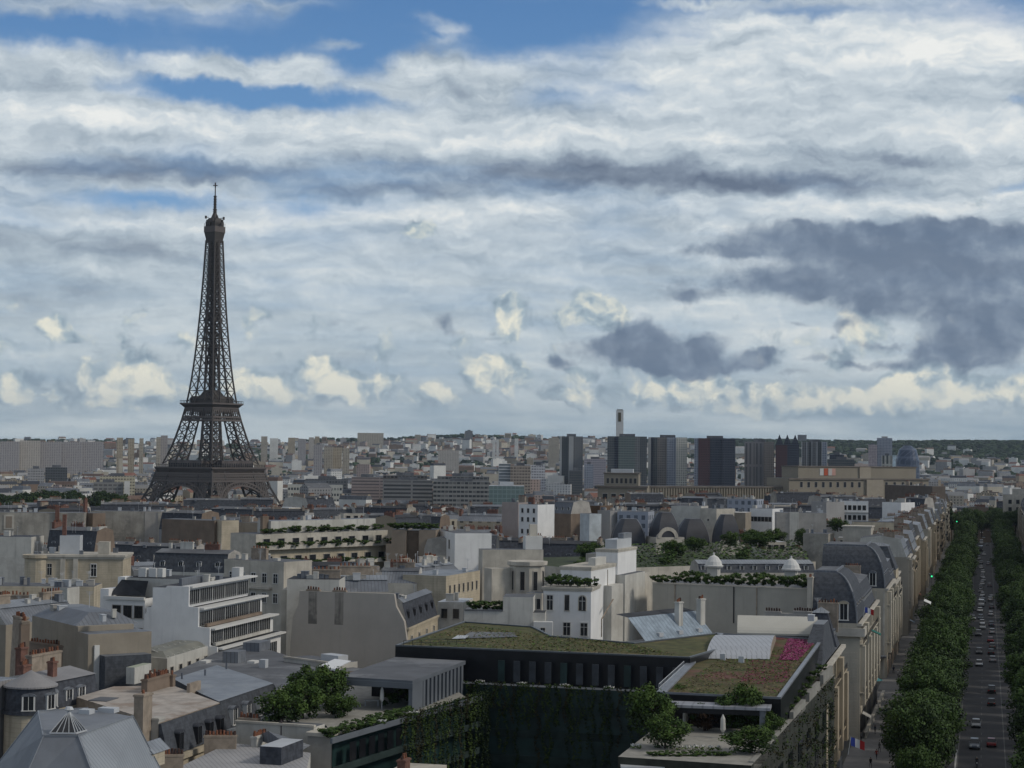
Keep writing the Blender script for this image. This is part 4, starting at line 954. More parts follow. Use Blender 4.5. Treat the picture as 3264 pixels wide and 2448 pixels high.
def tanwall():
    s = FR('tan rendered party wall with a tall tapering chimney breast', (125, 1972), (282, 2010), 27.5, 'party_wall_house'); L = s.W
    s.box('wall', -3, 0, 0, L, 9, 27, TAN, ZINC)
    b = MB(); b.box(-3, 0, 27, L*.8, 8, 27.7, 0); b.loft([(-3, 0), (L*.75, 0), (L*.75, 9), (-3, 9)], 27.7, [(-2, 3), (L*.6, 3), (L*.6, 7), (-2, 7)], 29.2, 1, 1); b.obj('roof', [TAN, ZINC], s.root)
    x0, y0 = s.loc(65, 1972, 28.5)
    b = MB(); b.loft([(x0-.4, y0-1.6), (x0+3.2, y0-1.6), (x0+3.2, y0), (x0-.4, y0)], 12, [(x0+.2, y0-1.1), (x0+2.8, y0-1.1), (x0+2.8, y0), (x0+.2, y0)], 28.4, 0, 0); b.obj('chimney_breast', STACK, s.root)
    s.chim(x0+1.6, y0-.5, 28.3, 29.0, 3.4, 1.0, 8)
    b = MB(); b.box(x0+3.3, y0-1.3, 10, x0+4.2, y0-.1, 28.2); b.obj('chimney_breast', BROWNW, s.root); s.chim(x0+3.7, y0-.7, 28.1, 28.6, 1.1, 1, 3)
    s.box('annex', L, 1.5, 0, L+2.4, 8, 24.2, SLATEB, ZINC); s.box('annex_edge', L-.5, .8, 14, L+.3, 1.5, 25.5, FRAME, reg=False)
    s.clutter(-2, 2, L, 6, 28.5, 5)
    t = FR('low sooty roofs and ragged chimney walls below the tan party wall', (150, 2062), (275, 2078), 24, 'party_wall_house')
    t.box('wall', -3, 0, 0, t.W, 5, 23.4, BROWNW, DARKROOF); t.chim(1, -.3, 20, 24.6, 9, .9, 14, BROWNW)
    for i in range(3):
        x = 1.2+i*1.6; b = MB(); b.lathe(x, 1, [(.05, 23.4), (.05, 24.2)], 6, 0); b.sphere((x, 1, 24.5), .38, .12, .38, 8, 6, 0); b.obj('satellite_dish', FRAME, t.root)
    u = FR('blue grey zinc roofs behind the tan party wall', (20, 1950), (250, 1925), 27, 'zinc_roof_house')
    u.box('wall', 0, 0, 0, u.W, 10, 25, TAN); u.mansard(0, 0, u.W, 10, 25, 27.3, 2.2, ZINC, ZINCL); u.chim(3, 4, 26, 29.2, 4, .8, 8); u.chim(u.W-2, 4, 26, 29.0, 4.5, .8, 7); u.clutter(1, 2, u.W-1, 7, 27.3, 6)
tanwall()
def stepped():
    s = FR('white stepped apartment block with long balconied window bands and black roof', (601, 1899), (807, 1861), 28.4, 'stepped_apartment_block'); L = s.W
    W_ = WHITE
    s.box('wall', 0, -4.9, 0, L+1, 7.2, 20.2, W_, DARKROOF); s.box('wall', 0, -3.6, 20.2, L+.5, 7.2, 23.2, W_, DARKROOF); s.box('wall', 0, -1.7, 23.2, L, 7.2, 26.4, W_, DARKROOF); s.box('wall', 0, .6, 26.4, L-1, 6.2, 29.6, W_, DARKROOF)
    # white party wall with the stepped outline, standing proud of the blocks
    pr = [(-5.2, 0), (-5.2, 20.4), (-3.9, 20.5), (-3.9, 23.4), (-1.9, 23.5), (-1.9, 26.6), (-.2, 26.7), (-.2, 29.9), (3.6, 29.9), (4.4, 28.7), (7.4, 25.2), (7.4, 0)]
    b = MB(); b.face([(-.35, y, z) for y, z in reversed(pr)]); b.face([(0, y, z) for y, z in pr])
    for (y0, z0), (y1, z1) in zip(pr, pr[1:]): b.face([(-.35, y0, z0), (-.35, y1, z1), (0, y1, z1), (0, y0, z0)])
    b.obj('party_wall', W_, s.root)
    for (y, z, k) in ((-5.6, 19.9, 1), (-4.3, 23.0, .9), (-2.3, 26.2, .8), (-.3, 29.6, .5)):
        s.box('balcony_edge', .2, y-.3, z, L+k, y+1.6, z+.28, FRAME, reg=False)
    for (w_, z) in ((-4.95, 16.4), (-3.65, 20.5), (-1.75, 23.5), (.55, 26.8)):
        s.wins('f', w_, .4, L-1, 5, [z], (L-1.5)/5-.1, 2.3, 'strip')
    s.box('planter', 1, -4.4, 20.4, L-3, -3.9, 20.9, OFFW, reg=False); s.box('planter', 1, -2.9, 23.4, L-3, -2.4, 23.9, BROWNW, reg=False)
    s.box('band', .2, -5.0, 14.3, L+1.1, -4.9, 15.9, CREAM2, reg=False); s.wins('f', -4.95, .4, L-1, 5, [11.3], (L-1.5)/5-.1, 2.2, 'strip')
    # black sloping roof and left face with three by three windows
    x0, y0 = s.loc(341, 1897, 27.5); lx, ly = s.loc(463, 1902, 27.5)
    t = s.loc(463, 1902, 27.5); q = math.atan2(ly-y0, lx-x0)
    f2 = FR('white three storey rear wing with rounded window bays under a black roof', (341, 1899), (462, 1904), 27.2, 'apartment_wing'); w2 = f2.W
    f2.box('wall', 0, 0, 0, w2, 8, 27, W_, DARKROOF); f2.box('eave', -.4, -.5, 26.7, w2+.1, 0, 27.2, FRAME, reg=False)
    f2.mesh('roof', [DARKROOF], [[(350, 1896, 27.25), (462, 1900, 27.25), (473, 1852, 29.8), (388, 1847, 29.8)]])
    for z in (23.7, 20.0, 16.4): f2.wins('f', 0, .9, w2-.1, 3, [z], 1.75, 2.1, 'dark')
    f2.box('side_bay', -1.6, .5, 0, 0, 6, 28.3, W_); f2.box('stair_head', .2, 3, 27.1, 1.6, 5.5, 30.2, W_, reg=False)
    f3 = FR('dark flat roof deck scattered with white vents behind the stepped block', (380, 1838), (610, 1846), 30.2, 'flat_roof_building'); w3 = f3.W
    f3.box('wall', 0, 0, 0, w3, 9, 30.1, OFFW, DARKROOF); 
    for i, sx in enumerate((447, 485, 508)): x, y = f3.loc(sx, 1840, 30.2); f3.box('roof_vent', x-.8, 1+i*.3, 30.2, x+.6, 2.2+i*.3, 31.7, FRAME, reg=False)
    f3.clutter(1, 2, w3-1, 8, 30.2, 6); s.box('plant_screen', 3, 2.5, 29.6, 14, 3.0, 30.9, ZINC, reg=False); s.clutter(2, 1.5, L-2, 5, 29.6, 8, (FRAME, OFFW, ZINC)); s.box('roof_stair', L-3.5, 1.2, 29.6, L-1.6, 2.6, 31.4, FRAME, reg=False)
stepped()
def gallery():
    s = FR('cream stone house with tall arched windows under a roof terrace', (293, 2083), (455, 2070), 22, 'stone_house'); L = s.W
    s.box('wall', 0, 0, 0, L, 10, 22, CREAM, GREYROOF); s.cornice(0, 0, L, 10, 22, CREAM); s.parapet(0, 0, L, 10, 22, CREAM, .45)
    s.win('f', 1.9, 0, 18.0, 1.3, 3.0, 'arch'); s.win('f', L-2.3, 0, 18.6, 1.6, 2.2, 'arch'); s.wins('f', 0, .6, L-.6, 3, [13.6], 1.2, 2.4, 'arch')
    s.rail([(1, -.3), (3, -.3)], 18, .9)
    x, y = s.loc(381, 2068, 22.2); g = thing('gazebo', 'small white gazebo with peaked canopy on the roof terrace', 'gazebo', s.wld(x, 1.3, 22.05), s.th); b = MB()
    for a, c in ((-1.2, -1), (1.2, -1), (1.2, 1.4), (-1.2, 1.4)): b.box(a-.09, c-.09, 0, a+.09, c+.09, 2.0)
    b.obj('post', FRAME, g); b = MB(); b.loft([(-1.4, -1.2), (1.4, -1.2), (1.4, 1.6), (-1.4, 1.6)], 2.0, [(-1.35, -1.15), (1.35, -1.15), (1.35, 1.55), (-1.35, 1.55)], 2.4); b.loft([(-1.4, -1.2), (1.4, -1.2), (1.4, 1.6), (-1.4, 1.6)], 2.4, [(-.5, -.3), (.5, -.3), (.5, .7), (-.5, .7)], 3.0, 0); b.loft([(-.5, -.3), (.5, -.3), (.5, .7), (-.5, .7)], 3.0, [(-.05, .15), (.05, .15), (.05, .25), (-.05, .25)], 3.9, 0, 0)
    b.obj('canopy', OFFW, g)
    s.box('planter', .3, .5, 22.1, 1.6, 1.1, 22.9, OFFW, reg=False)
    t = FR('low white studio with pitched glass roof and square windows', (415, 2088), (533, 2099), 20.5, 'studio'); 
    L = t.W; p = t.loc(668, 2058, 20.5); D_ = p[1]; sk = p[0]-L
    P = [(0, 0), (L, 0), (L+sk, D_), (sk, D_)]; b = MB(); b.prism(P, 0, 20.5, 0); b.obj('wall', OFFW, t.root)
    b = MB(); ang = math.atan2(D_, sk)
    Q = inset(P, .3); b.loft(Q, 20.5, inset(P, 1.6), 21.3, 0, 0)
    for i in range(8):
        f_ = (i+.5)/8; a = Vector((Q[0][0]+(Q[3][0]-Q[0][0])*f_, Q[0][1]+(Q[3][1]-Q[0][1])*f_, 20.6)); c = Vector((Q[1][0]+(Q[2][0]-Q[1][0])*f_, Q[1][1]+(Q[2][1]-Q[1][1])*f_, 20.6)); m_ = (a+c)/2+Vector((0, 0, .75)); b.beam(a, m_, .12, 1); b.beam(m_, c, .12, 1)
    b.obj('glass_roof', [pm('dusty_glass', (.20, .20, .17), rough=.4, var=.2), OFFW], t.root)
    dx, dy = sk/math.hypot(sk, D_), D_/math.hypot(sk, D_); LL = math.hypot(sk, D_)
    for i in range(5):
        u = LL*(i+.5)/5; o = link('window', WM['dark'], t.root, loc=(L+dx*u, dy*u, 17.6), rz=math.atan2(dy, dx)); o.scale = (1.3, 1, 1.5)
    t.box('planter_shelf', -1, -3, 17.9, L-1, -1.2, 18.5, OFFW, reg=False)
    HR.append((415, 668, 2040, 2125, 270, *t.wld(L/2, D_/2)[:2], 7))
gallery()
def greyroofs():
    s = FR('large flat grey roof with small white skylights and a plant box', (872, 2202), (1040, 2145), 19.8, 'flat_roof_building')
    s.poly('wall', [(505, 2165), (690, 2080), (800, 2052), (905, 2086), (1040, 2143), (872, 2203), (720, 2262)], 0, 19.8, CREAM2, GREYROOF)
    L = s.W; b = MB(); b.loft([(0, -1.3), (L, -1.3), (L, 0), (0, 0)], 16.4, [(0, -.1), (L, -.1), (L, .1), (0, .1)], 19.7, 0); b.obj('mansard', SLATE, s.root); s.dorm('f', -1.5, [L*.2, L*.4, L*.6, L*.8], 16.8, 1.5, 1.7, 'zinc')
    for sx, sy, w_, h in ((655, 2112, 1.1, .35), (807, 2113, 1.0, .35)):
        x, y = s.loc(sx, sy, 19.8); s.box('skylight', x-w_, y-.6, 19.8, x+w_, y+.6, 19.8+h, FRAME, reg=False)
    x, y = s.loc(752, 2110, 19.8); s.box('plant_box', x-1.6, y-1, 19.8, x+1.6, y+1.5, 21.5, ZINC, reg=False)
    x, y = s.loc(840, 2128, 19.8); s.box('plant_box', x-.6, y-.5, 19.8, x+.6, y+.5, 21.0, METAL, reg=False)
    x, y = s.loc(822, 2072, 19.8); s.box('plant_box', x-2.4, y-1.2, 19.8, x+2.4, y+1.6, 21.2, ZINC, reg=False)
    s.clutter(-8, 6, 0, 12, 19.8, 5)
    t = FR('pale blue grey zinc roof over a slate mansard with white framed dormers', (698, 2236), (872, 2179), 22, 'mansard_house'); L = t.W
    t.poly('wall', [(551, 2163), (692, 2120), (872, 2178), (698, 2236), (640, 2210)], 0, 21.9, SLATEB, ZINCL); 
    b = MB(); b.loft([(0, -1), (L, -1), (L, 0), (0, 0)], 18.7, [(0, -.15), (L, -.15), (L, .1), (0, .1)], 21.85, 0); b.obj('mansard', SLATEB, t.root)
    t.dorm('f', -1.1, [L*.14, L*.38, L*.62, L*.88], 19.0, 1.35, 2.2, 'slate', .9)
    t.box('cornice', -.3, -1.5, 18.2, L+.3, 0, 18.7, ZINCL, reg=False); t.box('street_wall', 0, -1.0, 0, L, 0, 18.2, CREAM, reg=False); t.wins('f', -1.0, .5, L-.5, 5, [14.6, 11.2], 1.1, 2.1, 'sash')
    for sx, sy in ((580, 2164), (654, 2153), (722, 2132)): x, y = t.loc(sx, sy, 21.9); t.box('flue', x-.1, y-.1, 21.9, x+.1, y+.1, 22.7, ZINC, reg=False)
    u = FR('weathered pale roof streaked with rust over dark slate dormers', (508, 2304), (700, 2240), 22, 'mansard_house'); L = u.W
    u.poly('wall', [(244, 2222), (362, 2188), (549, 2184), (700, 2240), (508, 2304)], 0, 21.9, STACK, OLDROOF)
    b = MB(); b.loft([(0, -1.1), (L, -1.1), (L, 0), (0, 0)], 18.3, [(0, -.2), (L, -.2), (L, .1), (0, .1)], 21.85, 0); b.obj('mansard', SLATEB, u.root)
    u.dorm('f', -1.15, [L*.2, L*.5, L*.7, L*.88], 18.7, 1.15, 2.1, 'dark', .9)
    u.box('cornice', -.2, -1.5, 17.6, L+.2, 0, 18.2, CREAM, reg=False); u.box('street_wall', 0, -1.0, 0, L, 0, 17.6, CREAM, reg=False); u.wins('f', -1.0, .5, L-.5, 5, [13.8, 10.4], 1.1, 2.1, 'sash')
    x, y = u.loc(445, 2275, 23); u.chim(x+.2, y-.3, 15, 25.2, 2.3, 1.1, 1, STACK); u.chim(x+2.0, y-1.2, 15, 22.4, 1.6, 1.0, 0, OFFW)
    x, y = u.loc(475, 2190, 22); u.chim(x-1.5, y-1.6, 21, 23.6, 6.6, .8, 12, BROWNW); u.chim(x+2.2, y-.6, 21, 23.4, .8, 3.6, 6, BROWNW)
    x, y = u.loc(612, 2200, 22); u.box('parapet', x-1.6, y-.4, 21.5, x+1.8, y, 23.0, STACK, reg=False)
    x, y = u.loc(330, 2230, 21.9); b = MB(); b.box(x-1.6, y-1.2, 21.9, x+1.6, y+1.2, 22.0); b.obj('glazed_panel', GREYROOF, u.root)
    x, y = u.loc(455, 2150, 22); u.box('lean_to', x-2.5, y, 21, x+2.6, y+1.2, 23.2, OFFW, pm('pale_green_lid', (.35, .38, .30)), reg=False)
greyroofs()
def bottom():
    s = FR('ribbed pale zinc roof with a low chimney wall of sooty pots', (535, 2449), (760, 2371), 18.5, 'zinc_roof_house')
    s.poly('wall', [(520, 2470), (705, 2380), (760, 2370), (905, 2385), (990, 2400), (960, 2520), (560, 2540)], 0, 18.4, OFFW, pm('ribbed_pale', (.36, .36, .37), var=.1, seam=.5, stain=(.27, .28, .30)))
    x, y = s.loc(828, 2358, 19); s.chim(x, y, 17, 19.6, 3.2, .7, 8, OFFW)
    x, y = s.loc(860, 2420, 18.5); s.box('roof_lantern', x-2.6, y-2.5, 18.4, x+3.2, y, 20.3, SLATE, METAL, reg=False)
    t = FR('cream chimney wall lined with red pots in front of the slate mansard', (470, 2404), (585, 2402), 20, 'chimney_wall', 'wall')
    t.box('wall', 0, 0, 0, t.W, 1.0, 19.6, STACK, reg=False); t.chim(t.W/2, .5, 19.5, 19.9, t.W, .8, 11, STACK)
    t2 = FR('second chimney wall of red pots, nearer the garden terrace', (651, 2342), (752, 2342), 20, 'chimney_wall', 'wall')
    t2.box('wall', 0, 0, 0, t2.W, 1.0, 19.6, STACK, reg=False); t2.chim(t2.W/2, .5, 19.5, 19.9, t2.W, .8, 9, STACK)
    u = FR('plain cream parapet wall stepping along the garden terrace edge', (752, 2297), (1000, 2313), 20.5, 'parapet_building')
    u.box('wall', 0, 0, 0, u.W, 3, 20.3, OFFW, GREYROOF); u.box('coping', -.1, -.15, 20.3, u.W+.1, .4, 20.55, CREAM2, reg=False); u.chim(1.2, 1, 20.3, 20.8, 2.4, .7, 6)
    u.box('pier', u.W, -1.6, 0, u.W+3.0, 2, 19.6, GREYW, CREAM2, reg=False); u.box('coping', u.W-.2, -1.8, 19.6, u.W+3.2, 2.1, 20.0, CREAM2, reg=False)
    v = FR('small hipped zinc roof beside the plain cream parapet', (800, 2362), (985, 2378), 18.8, 'zinc_roof_house')
    v.mesh('roof', [ZINC], [[(800, 2352, 18.9), (855, 2330, 20.2), (990, 2375, 18.9), (950, 2400, 18.5)]])
    w_ = FR('white gable end with brick chimney at the bottom of the picture', (1335, 2448), (1418, 2400), 17, 'gable_house')
    b = MB(); b.box(0, 0, 0, w_.W, 5, 14.6, 0); b.obj('wall', OFFW, w_.root)
    b = MB(); b.loft([(-.2, -.2), (w_.W+.2, -.2), (w_.W+.2, 5), (-.2, 5)], 14.6, [(-.2, -.2), (w_.W+.2, -.2), (w_.W+.2, 5), (-.2, 5)], 15.6, 0, 0); b.obj('coping', CREAM2, w_.root); w_.chim(.8, 2, 15, 17.8, 2, .9, 3, BRICK)
    x = FR('white studio building whose parapet carries two small red posts', (1985, 2440), (2392, 2446), 19.7, 'studio')
    x.box('wall', 0, 0, 0, x.W, 1.4, 19.4, OFFW, METAL, reg=False); x.box('coping', -.2, -.3, 19.4, x.W+.2, 1.4, 19.65, METAL, reg=False)
    for sx in (2229, 2272): a, c = x.loc(sx, 2415, 19.7); x.box('red_post', a-.12, .9, 19.6, a+.12, 1.1, 20.3, POT, reg=False)
bottom()
# ================================================================== dark glass block round its courtyard, with planted terraces
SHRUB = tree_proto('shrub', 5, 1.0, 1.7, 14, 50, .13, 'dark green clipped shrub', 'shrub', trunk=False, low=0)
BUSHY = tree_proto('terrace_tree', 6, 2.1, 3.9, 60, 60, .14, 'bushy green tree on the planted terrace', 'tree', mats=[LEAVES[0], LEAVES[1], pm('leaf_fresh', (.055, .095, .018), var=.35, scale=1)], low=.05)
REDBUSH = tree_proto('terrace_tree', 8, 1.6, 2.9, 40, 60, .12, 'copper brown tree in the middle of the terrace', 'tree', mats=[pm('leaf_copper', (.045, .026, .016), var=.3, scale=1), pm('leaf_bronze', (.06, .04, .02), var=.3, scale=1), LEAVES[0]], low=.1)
def flowers(label, pts, r=.5, n=60, kind='flower_clump'):
    root = thing(kind, label, 'flowers', pts[0]); b = MB(); rr = random.Random(int(pts[0].x*7)+3)
    for p in pts:
        q = p-pts[0]; leaf_cloud(b, rr, q, (r, r, r*.6), n, .12, 0); leaf_cloud(b, rr, q+Vector((0, 0, r*.5)), (r, r, r*.4), n//2, .12, 1)
    b.obj('bloom', [LEAVES[2], FRAME], root)
def ivy(parent, fr, x0, x1, y, z1, z0, n, seed, face='f', mats=None):
    """hanging trails on a wall: leaf clumps in uneven vertical tresses"""
    b = MB(); rr = random.Random(seed); k = max(4, int(abs(x1-x0)/.55))
    for i in range(k):
        x = x0+(x1-x0)*(i+rr.random())/k; L = (z1-z0)*rr.choice([.2, .35, .6, .9, 1.0])*rr.uniform(.7, 1); mi = rr.choice((0, 0, 1, 1, 2))
        for j in range(int(L/.5)+1):
            z = z1-j*.5; xx = x+.25*math.sin(j*.7+i)
            c = (xx, y-.15, z) if face == 'f' else (y+.15, xx, z)
            leaf_cloud(b, rr, c, (.32, .2, .42) if face == 'f' else (.2, .32, .42), n, .15, mi)
    return b.obj('ivy', mats or [pm('ivy_deep', (.018, .034, .009), var=.4, scale=1.2), pm('ivy_mid', (.040, .066, .013), var=.4, scale=1.2), pm('ivy_brown', (.034, .032, .012), var=.4, scale=1.2)], parent)
def scatter(fr, part, mats, px, z, n, size, seed):
    P = [Vector(fr.loc(a, c, z)) for a, c in px]; rr = random.Random(seed); b = MB()
    for _ in range(n):
        u, v = rr.random(), rr.random(); p = P[0].lerp(P[1], u).lerp(P[3].lerp(P[2], u), v); k = .5+.5*math.sin(p.x*.9+seed)*math.cos(p.y*1.1)
        if rr.random() > .25+.75*k: continue
        c = Vector((p.x, p.y, z+rr.random()*.12)); t = rr.random()*6.28; s = size*rr.uniform(.5, 1.3); d = Vector((math.cos(t), math.sin(t), rr.uniform(-.2, .5)))*s; e = Vector((-math.sin(t), math.cos(t), rr.uniform(0, .5)))*s*.7
        b.face([c-d, c-e, c+d, c+e], rr.randrange(len(mats)), [(0, 0)]*4)
    o = b.obj(part, mats, fr.root); o['kind'] = 'stuff'
def dark_block():
    # rear range with sedum roof
    s = FR('long black glass building with a mossy planted roof behind the courtyard', (1260, 2060), (2200, 2099), 25, 'green_roof_building'); L = s.W
    px = [(1260, 2060), (1478, 1984), (1700, 2000), (1760, 2030), (2020, 2052), (2290, 2020), (2330, 2060), (2200, 2099)]
    P = s.poly('wall', px, 0, 24.85, BLACKP, SEDUM)
    b = MB(); Q = inset(P, .35)
    for i in range(len(P)):
        j = (i+1) % len(P); b.face([(*P[i], 24.85), (*P[j], 24.85), (*P[j], 25.05), (*P[i], 25.05)]); b.face([(*P[i], 25.05), (*P[j], 25.05), (*Q[j], 25.05), (*Q[i], 25.05)]); b.face([(*Q[j], 24.87), (*Q[i], 24.87), (*Q[i], 25.05), (*Q[j], 25.05)])
    b.obj('roof_edge', [pm('edge_metal', (.09, .10, .11), rough=.4)], s.root)
    scatter(s, 'grass_tufts', [SEDUM, LEAVES[2], pm('straw', (.17, .14, .07), var=.3)], [(1290, 2058), (2180, 2092), (2020, 2056), (1480, 1992)], 24.9, 7000, .17, 4)
    s.mesh('roof_panel', [GREYROOF], [[(1465, 2035, 24.95), (1650, 2030, 24.95), (1640, 2016, 24.95), (1500, 2013, 24.95)]]); s.mesh('roof_panel', [METAL], [[(1440, 2036, 25.0), (1480, 2037, 25.0), (1495, 2026, 25.0), (1460, 2024, 25.0)]])
    for i in range(13):
        x = L*.36+i*L*.053; s.box('glass_fin', x, -.1, 20.9, x+L*.022, 0, 23.7, pm('smoked_glass', (.045, .052, .062), rough=.3, var=.3, scale=.5) if i % 4 else TEAL, reg=False)
    s.rail([(1, .6), (L*.2, 6)], 25, .8)
    s.box('terrace', 0, -2.2, 0, L, 0, 20.6, TEAL, GREYP)
    for z in (17.2, 13.8, 10.4, 7): s.box('spandrel', .2, -2.35, z, L-.2, -2.2, z+1.0, pm('teal_band', (.022, .038, .036), var=.3, scale=.4), reg=False)
    ivy(s.root, s, 0, L*.62, -2.4, 20.9, 4, 14, 1); ivy(s.root, s, L*.6, L, -2.4, 20.9, 9, 9, 2)
    for i in range(9):
        x = L*(.02+.11*i)+rb.uniform(-.5, .5); flowers(['white flowers along the courtyard ledge'][0], [s.wld(x, -2.2, 20.9), s.wld(x+.8, -2.2, 20.85)], .35, 26) if False else None
    for i, nm in enumerate(['first', 'second', 'third', 'fourth', 'fifth', 'sixth', 'seventh']):
        x = L*(.01+.145*i); flowers('%s clump of white flowers from the grey pavilion along the courtyard ledge' % nm, [s.wld(x, -2.1, 20.9), s.wld(x+.9, -2.1, 20.9), s.wld(x+.5, -2.2, 21.0)], .3, 22)
    # left range: grey pavilion over a roof garden above dark teal curtain wall
    p = FR('low grey pavilion with slatted side and broad metal roof', (1078, 2156), (1315, 2170), 23.6, 'pavilion', 'pavilion')
    P = [p.loc(a, c, 23.6) for a, c in ((1078, 2156), (1315, 2170), (1484, 2106), (1262, 2094))]
    b = MB(); b.prism(P, 23.1, 23.6, 0, 1, True); b.obj('roof', [GREYP, GREYROOF], p.root)
    W2 = inset(P, .5); b = MB(); b.prism([W2[1], W2[2], W2[3], ((W2[0][0]+W2[3][0])/2, (W2[0][1]+W2[3][1])/2), ((W2[1][0]+W2[2][0])*.5-1, (W2[1][1]+W2[2][1])*.5)], 14, 23.1); b.obj('room', BLACKP, p.root)
    A, B = Vector(P[1]), Vector(P[2]); d = (B-A); Ls = d.length; d.normalize(); ang = math.atan2(d.y, d.x); nn = Vector((d.y, -d.x))
    b = MB(); q0 = A; q1 = A+d*4.2
    b.prism([tuple(A), tuple(q1), tuple(q1-nn*.5), tuple(A-nn*.5)], 17, 23.15); b.obj('side_wall', GREYP, p.root)
    for i in range(11):
        a = A+d*(4.4+(Ls-4.6)*i/11); c = a+d*(Ls-4.6)/11*.52; b = MB(); b.prism([tuple(a), tuple(c), tuple(c-nn*.4), tuple(a-nn*.4)], 17, 23.15); b.obj('slat', GREYP, p.root)
    b = MB(); b.box(-.2, -.2, 22.6, p.W+.1, .1, 23.3); b.obj('fascia', GREYP, p.root)
    for v in P: q = p.wld(*v); 
    HR.append((1078, 1484, 2090, 2260, 225, *p.wld(*P[2])[:2], 8))
    t = FR('dark teal glass range with planted roof terrace and trailing ivy', (1060, 2348), (1330, 2271), 20.2, 'curtain_wall_range'); Lt = t.W
    far = t.loc(1484, 2215, 20.2)[0]
    P = t.poly('wall', [(1060, 2348), (1330, 2271), (1484, 2222), (1400, 2160), (1080, 2175), (860, 2300), (985, 2312), (1040, 2312)], 0, 19.7, TEAL, pm('terrace_paving', (.30, .29, .26), var=.15, scale=1))
    b = MB(); b.box(0, 0, 19.4, far+2, .3, 20.0); b.obj('parapet', GREYP, t.root)
    for z in (16, 12.6, 9.2):
        b = MB(); b.box(0, -.1, z, far+1, 0, z+.8); b.obj('spandrel', MATS['teal_band'], t.root)
    for i in range(6): t.box('window_band', 4+i*2.3, -.06, 16.9, 5.5+i*2.3, 0, 19.0, BLACKP, reg=False)
    ivy(t.root, t, Lt*.78, far+3.5, -.1, 20.4, 5, 13, 4)
    first = [True]
    def bush(fr, px, z, label, sc, proto=BUSHY, **k):
        x, y = fr.loc(px[0], px[1], z); place_first(USED, proto, fr.wld(x, y, z-.2), rb.random()*6, label, sc)
    B3 = [((900, 2315), 'leftmost bushy tree of the planted terrace by the slate dormers', (1.5, 1.4, 1.15)), ((965, 2290), 'tall bushy tree behind the plum coloured terrace screen', (1.5, 1.4, 1.25)), ((1045, 2262), 'bushy terrace tree just outside the pavilion roof corner', (1.5, 1.5, 1.5)), ((1085, 2285), 'low spreading tree beside the terrace table', (1.1, 1.1, .8)), ((985, 2240), 'darker tree behind the other terrace trees near the grey roof', (1.2, 1.2, 1.3))]
    for px, lb, sc in B3: bush(t, px, 19.7, lb, sc)
    bush(t, (1240, 2250), 19.7, 'round clipped shrub under the pavilion eave', (1.25, 1.25, 1.3), SHRUB); bush(t, (1285, 2242), 19.7, 'taller shrub against the pavilion end wall', (1.4, 1.3, 1.6), SHRUB)
    for i, nm in enumerate(['first', 'second', 'third', 'fourth', 'fifth', 'sixth', 'seventh', 'eighth']):
        f_ = i/7; x = 2.4+f_*(Lt-2.4); place_first(USED, SHRUB, t.wld(x, 1.6, 19.5), i, '%s bush of the hedge along the teal terrace edge, counted towards the pavilion' % nm, (1.7, 1.3, .85))
    x, y = t.loc(1010, 2300, 19.7); b = thing('terrace_screen', 'plum grey slatted screen in front of the terrace trees', 'screen', t.wld(*t.loc(900, 2312, 20.3), 19.7), t.th+.55); q = MB(); q.box(0, 0, -.6, 6.5, .2, 1.0); q.obj('panel', pm('plum_panel', (.07, .058, .065), var=.1), b)
    x, y = t.loc(1185, 2245, 19.9); tb = thing('garden_table', 'white garden table on the planted terrace', 'table', t.wld(x, y, 19.7)); q = MB(); q.box(-.9, -.4, .68, .9, .4, .75); q.obj('tabletop', FRAME, tb)
    for a, c in ((-.8, -.3), (.8, -.3), (.8, .3), (-.8, .3)): q = MB(); q.box(a-.04, c-.04, 0, a+.04, c+.04, .68); q.obj('leg', METAL, tb)
    x, y = t.loc(1217, 2262, 19.7); um = thing('closed_parasol', 'closed white parasol standing by the pavilion opening', 'parasol', t.wld(x, y, 19.7)); q = MB(); q.lathe(0, 0, [(.05, 0), (.05, 1.2)], 8); q.obj('pole', METAL, um); q = MB(); q.lathe(0, 0, [(.12, 1.0), (.28, 1.3), (.22, 2.4), (.05, 2.9)], 8); q.obj('canopy', FRAME, um)
    flowers('large clump of white flowers hanging over the teal terrace edge', [t.wld(*t.loc(a, 2272, 20.3), 20.2) for a in (1290, 1302, 1315, 1326)], .4, 40); flowers('small clump of white flowers midway along the teal terrace edge', [t.wld(*t.loc(a, 2298, 20.3), 20.2) for a in (1213, 1226)], .35, 36); flowers('white flowers at the near corner of the teal terrace', [t.wld(*t.loc(a, 2322, 20.3), 20.2) for a in (1098, 1108)], .3, 30)
    # right range: planted roof in mixed reds with vaulted skylight
    r_ = FR('dark building with a russet and magenta planted roof and metal vault', (2093, 2211), (2489, 2229), 24.2, 'green_roof_building'); L = r_.W
    P = r_.poly('wall', [(2093, 2211), (2489, 2229), (2625, 2040), (2284, 2022)], 0, 24.0, BLACKP, SEDUM2)
    b = MB(); Q = inset(P, [.1, .5, .1, 1.1])
    for i in range(4):
        j = (i+1) % 4; b.face([(*P[i], 24.0), (*P[j], 24.0), (*P[j], 24.25), (*P[i], 24.25)]); b.face([(*P[i], 24.25), (*P[j], 24.25), (*Q[j], 24.25), (*Q[i], 24.25)]); b.face([(*Q[j], 24.02), (*Q[i], 24.02), (*Q[i], 24.25), (*Q[j], 24.25)])
    b.obj('roof_edge', [pm('edge_metal_pale', (.20, .215, .24), rough=.4)], r_.root)
    scatter(r_, 'magenta_flowers', [MAGENTA, pm('pink_flowers', (.34, .10, .20), var=.3)], [(2482, 2104), (2542, 2106), (2606, 2040), (2512, 2037)], 24.06, 8000, .13, 1)
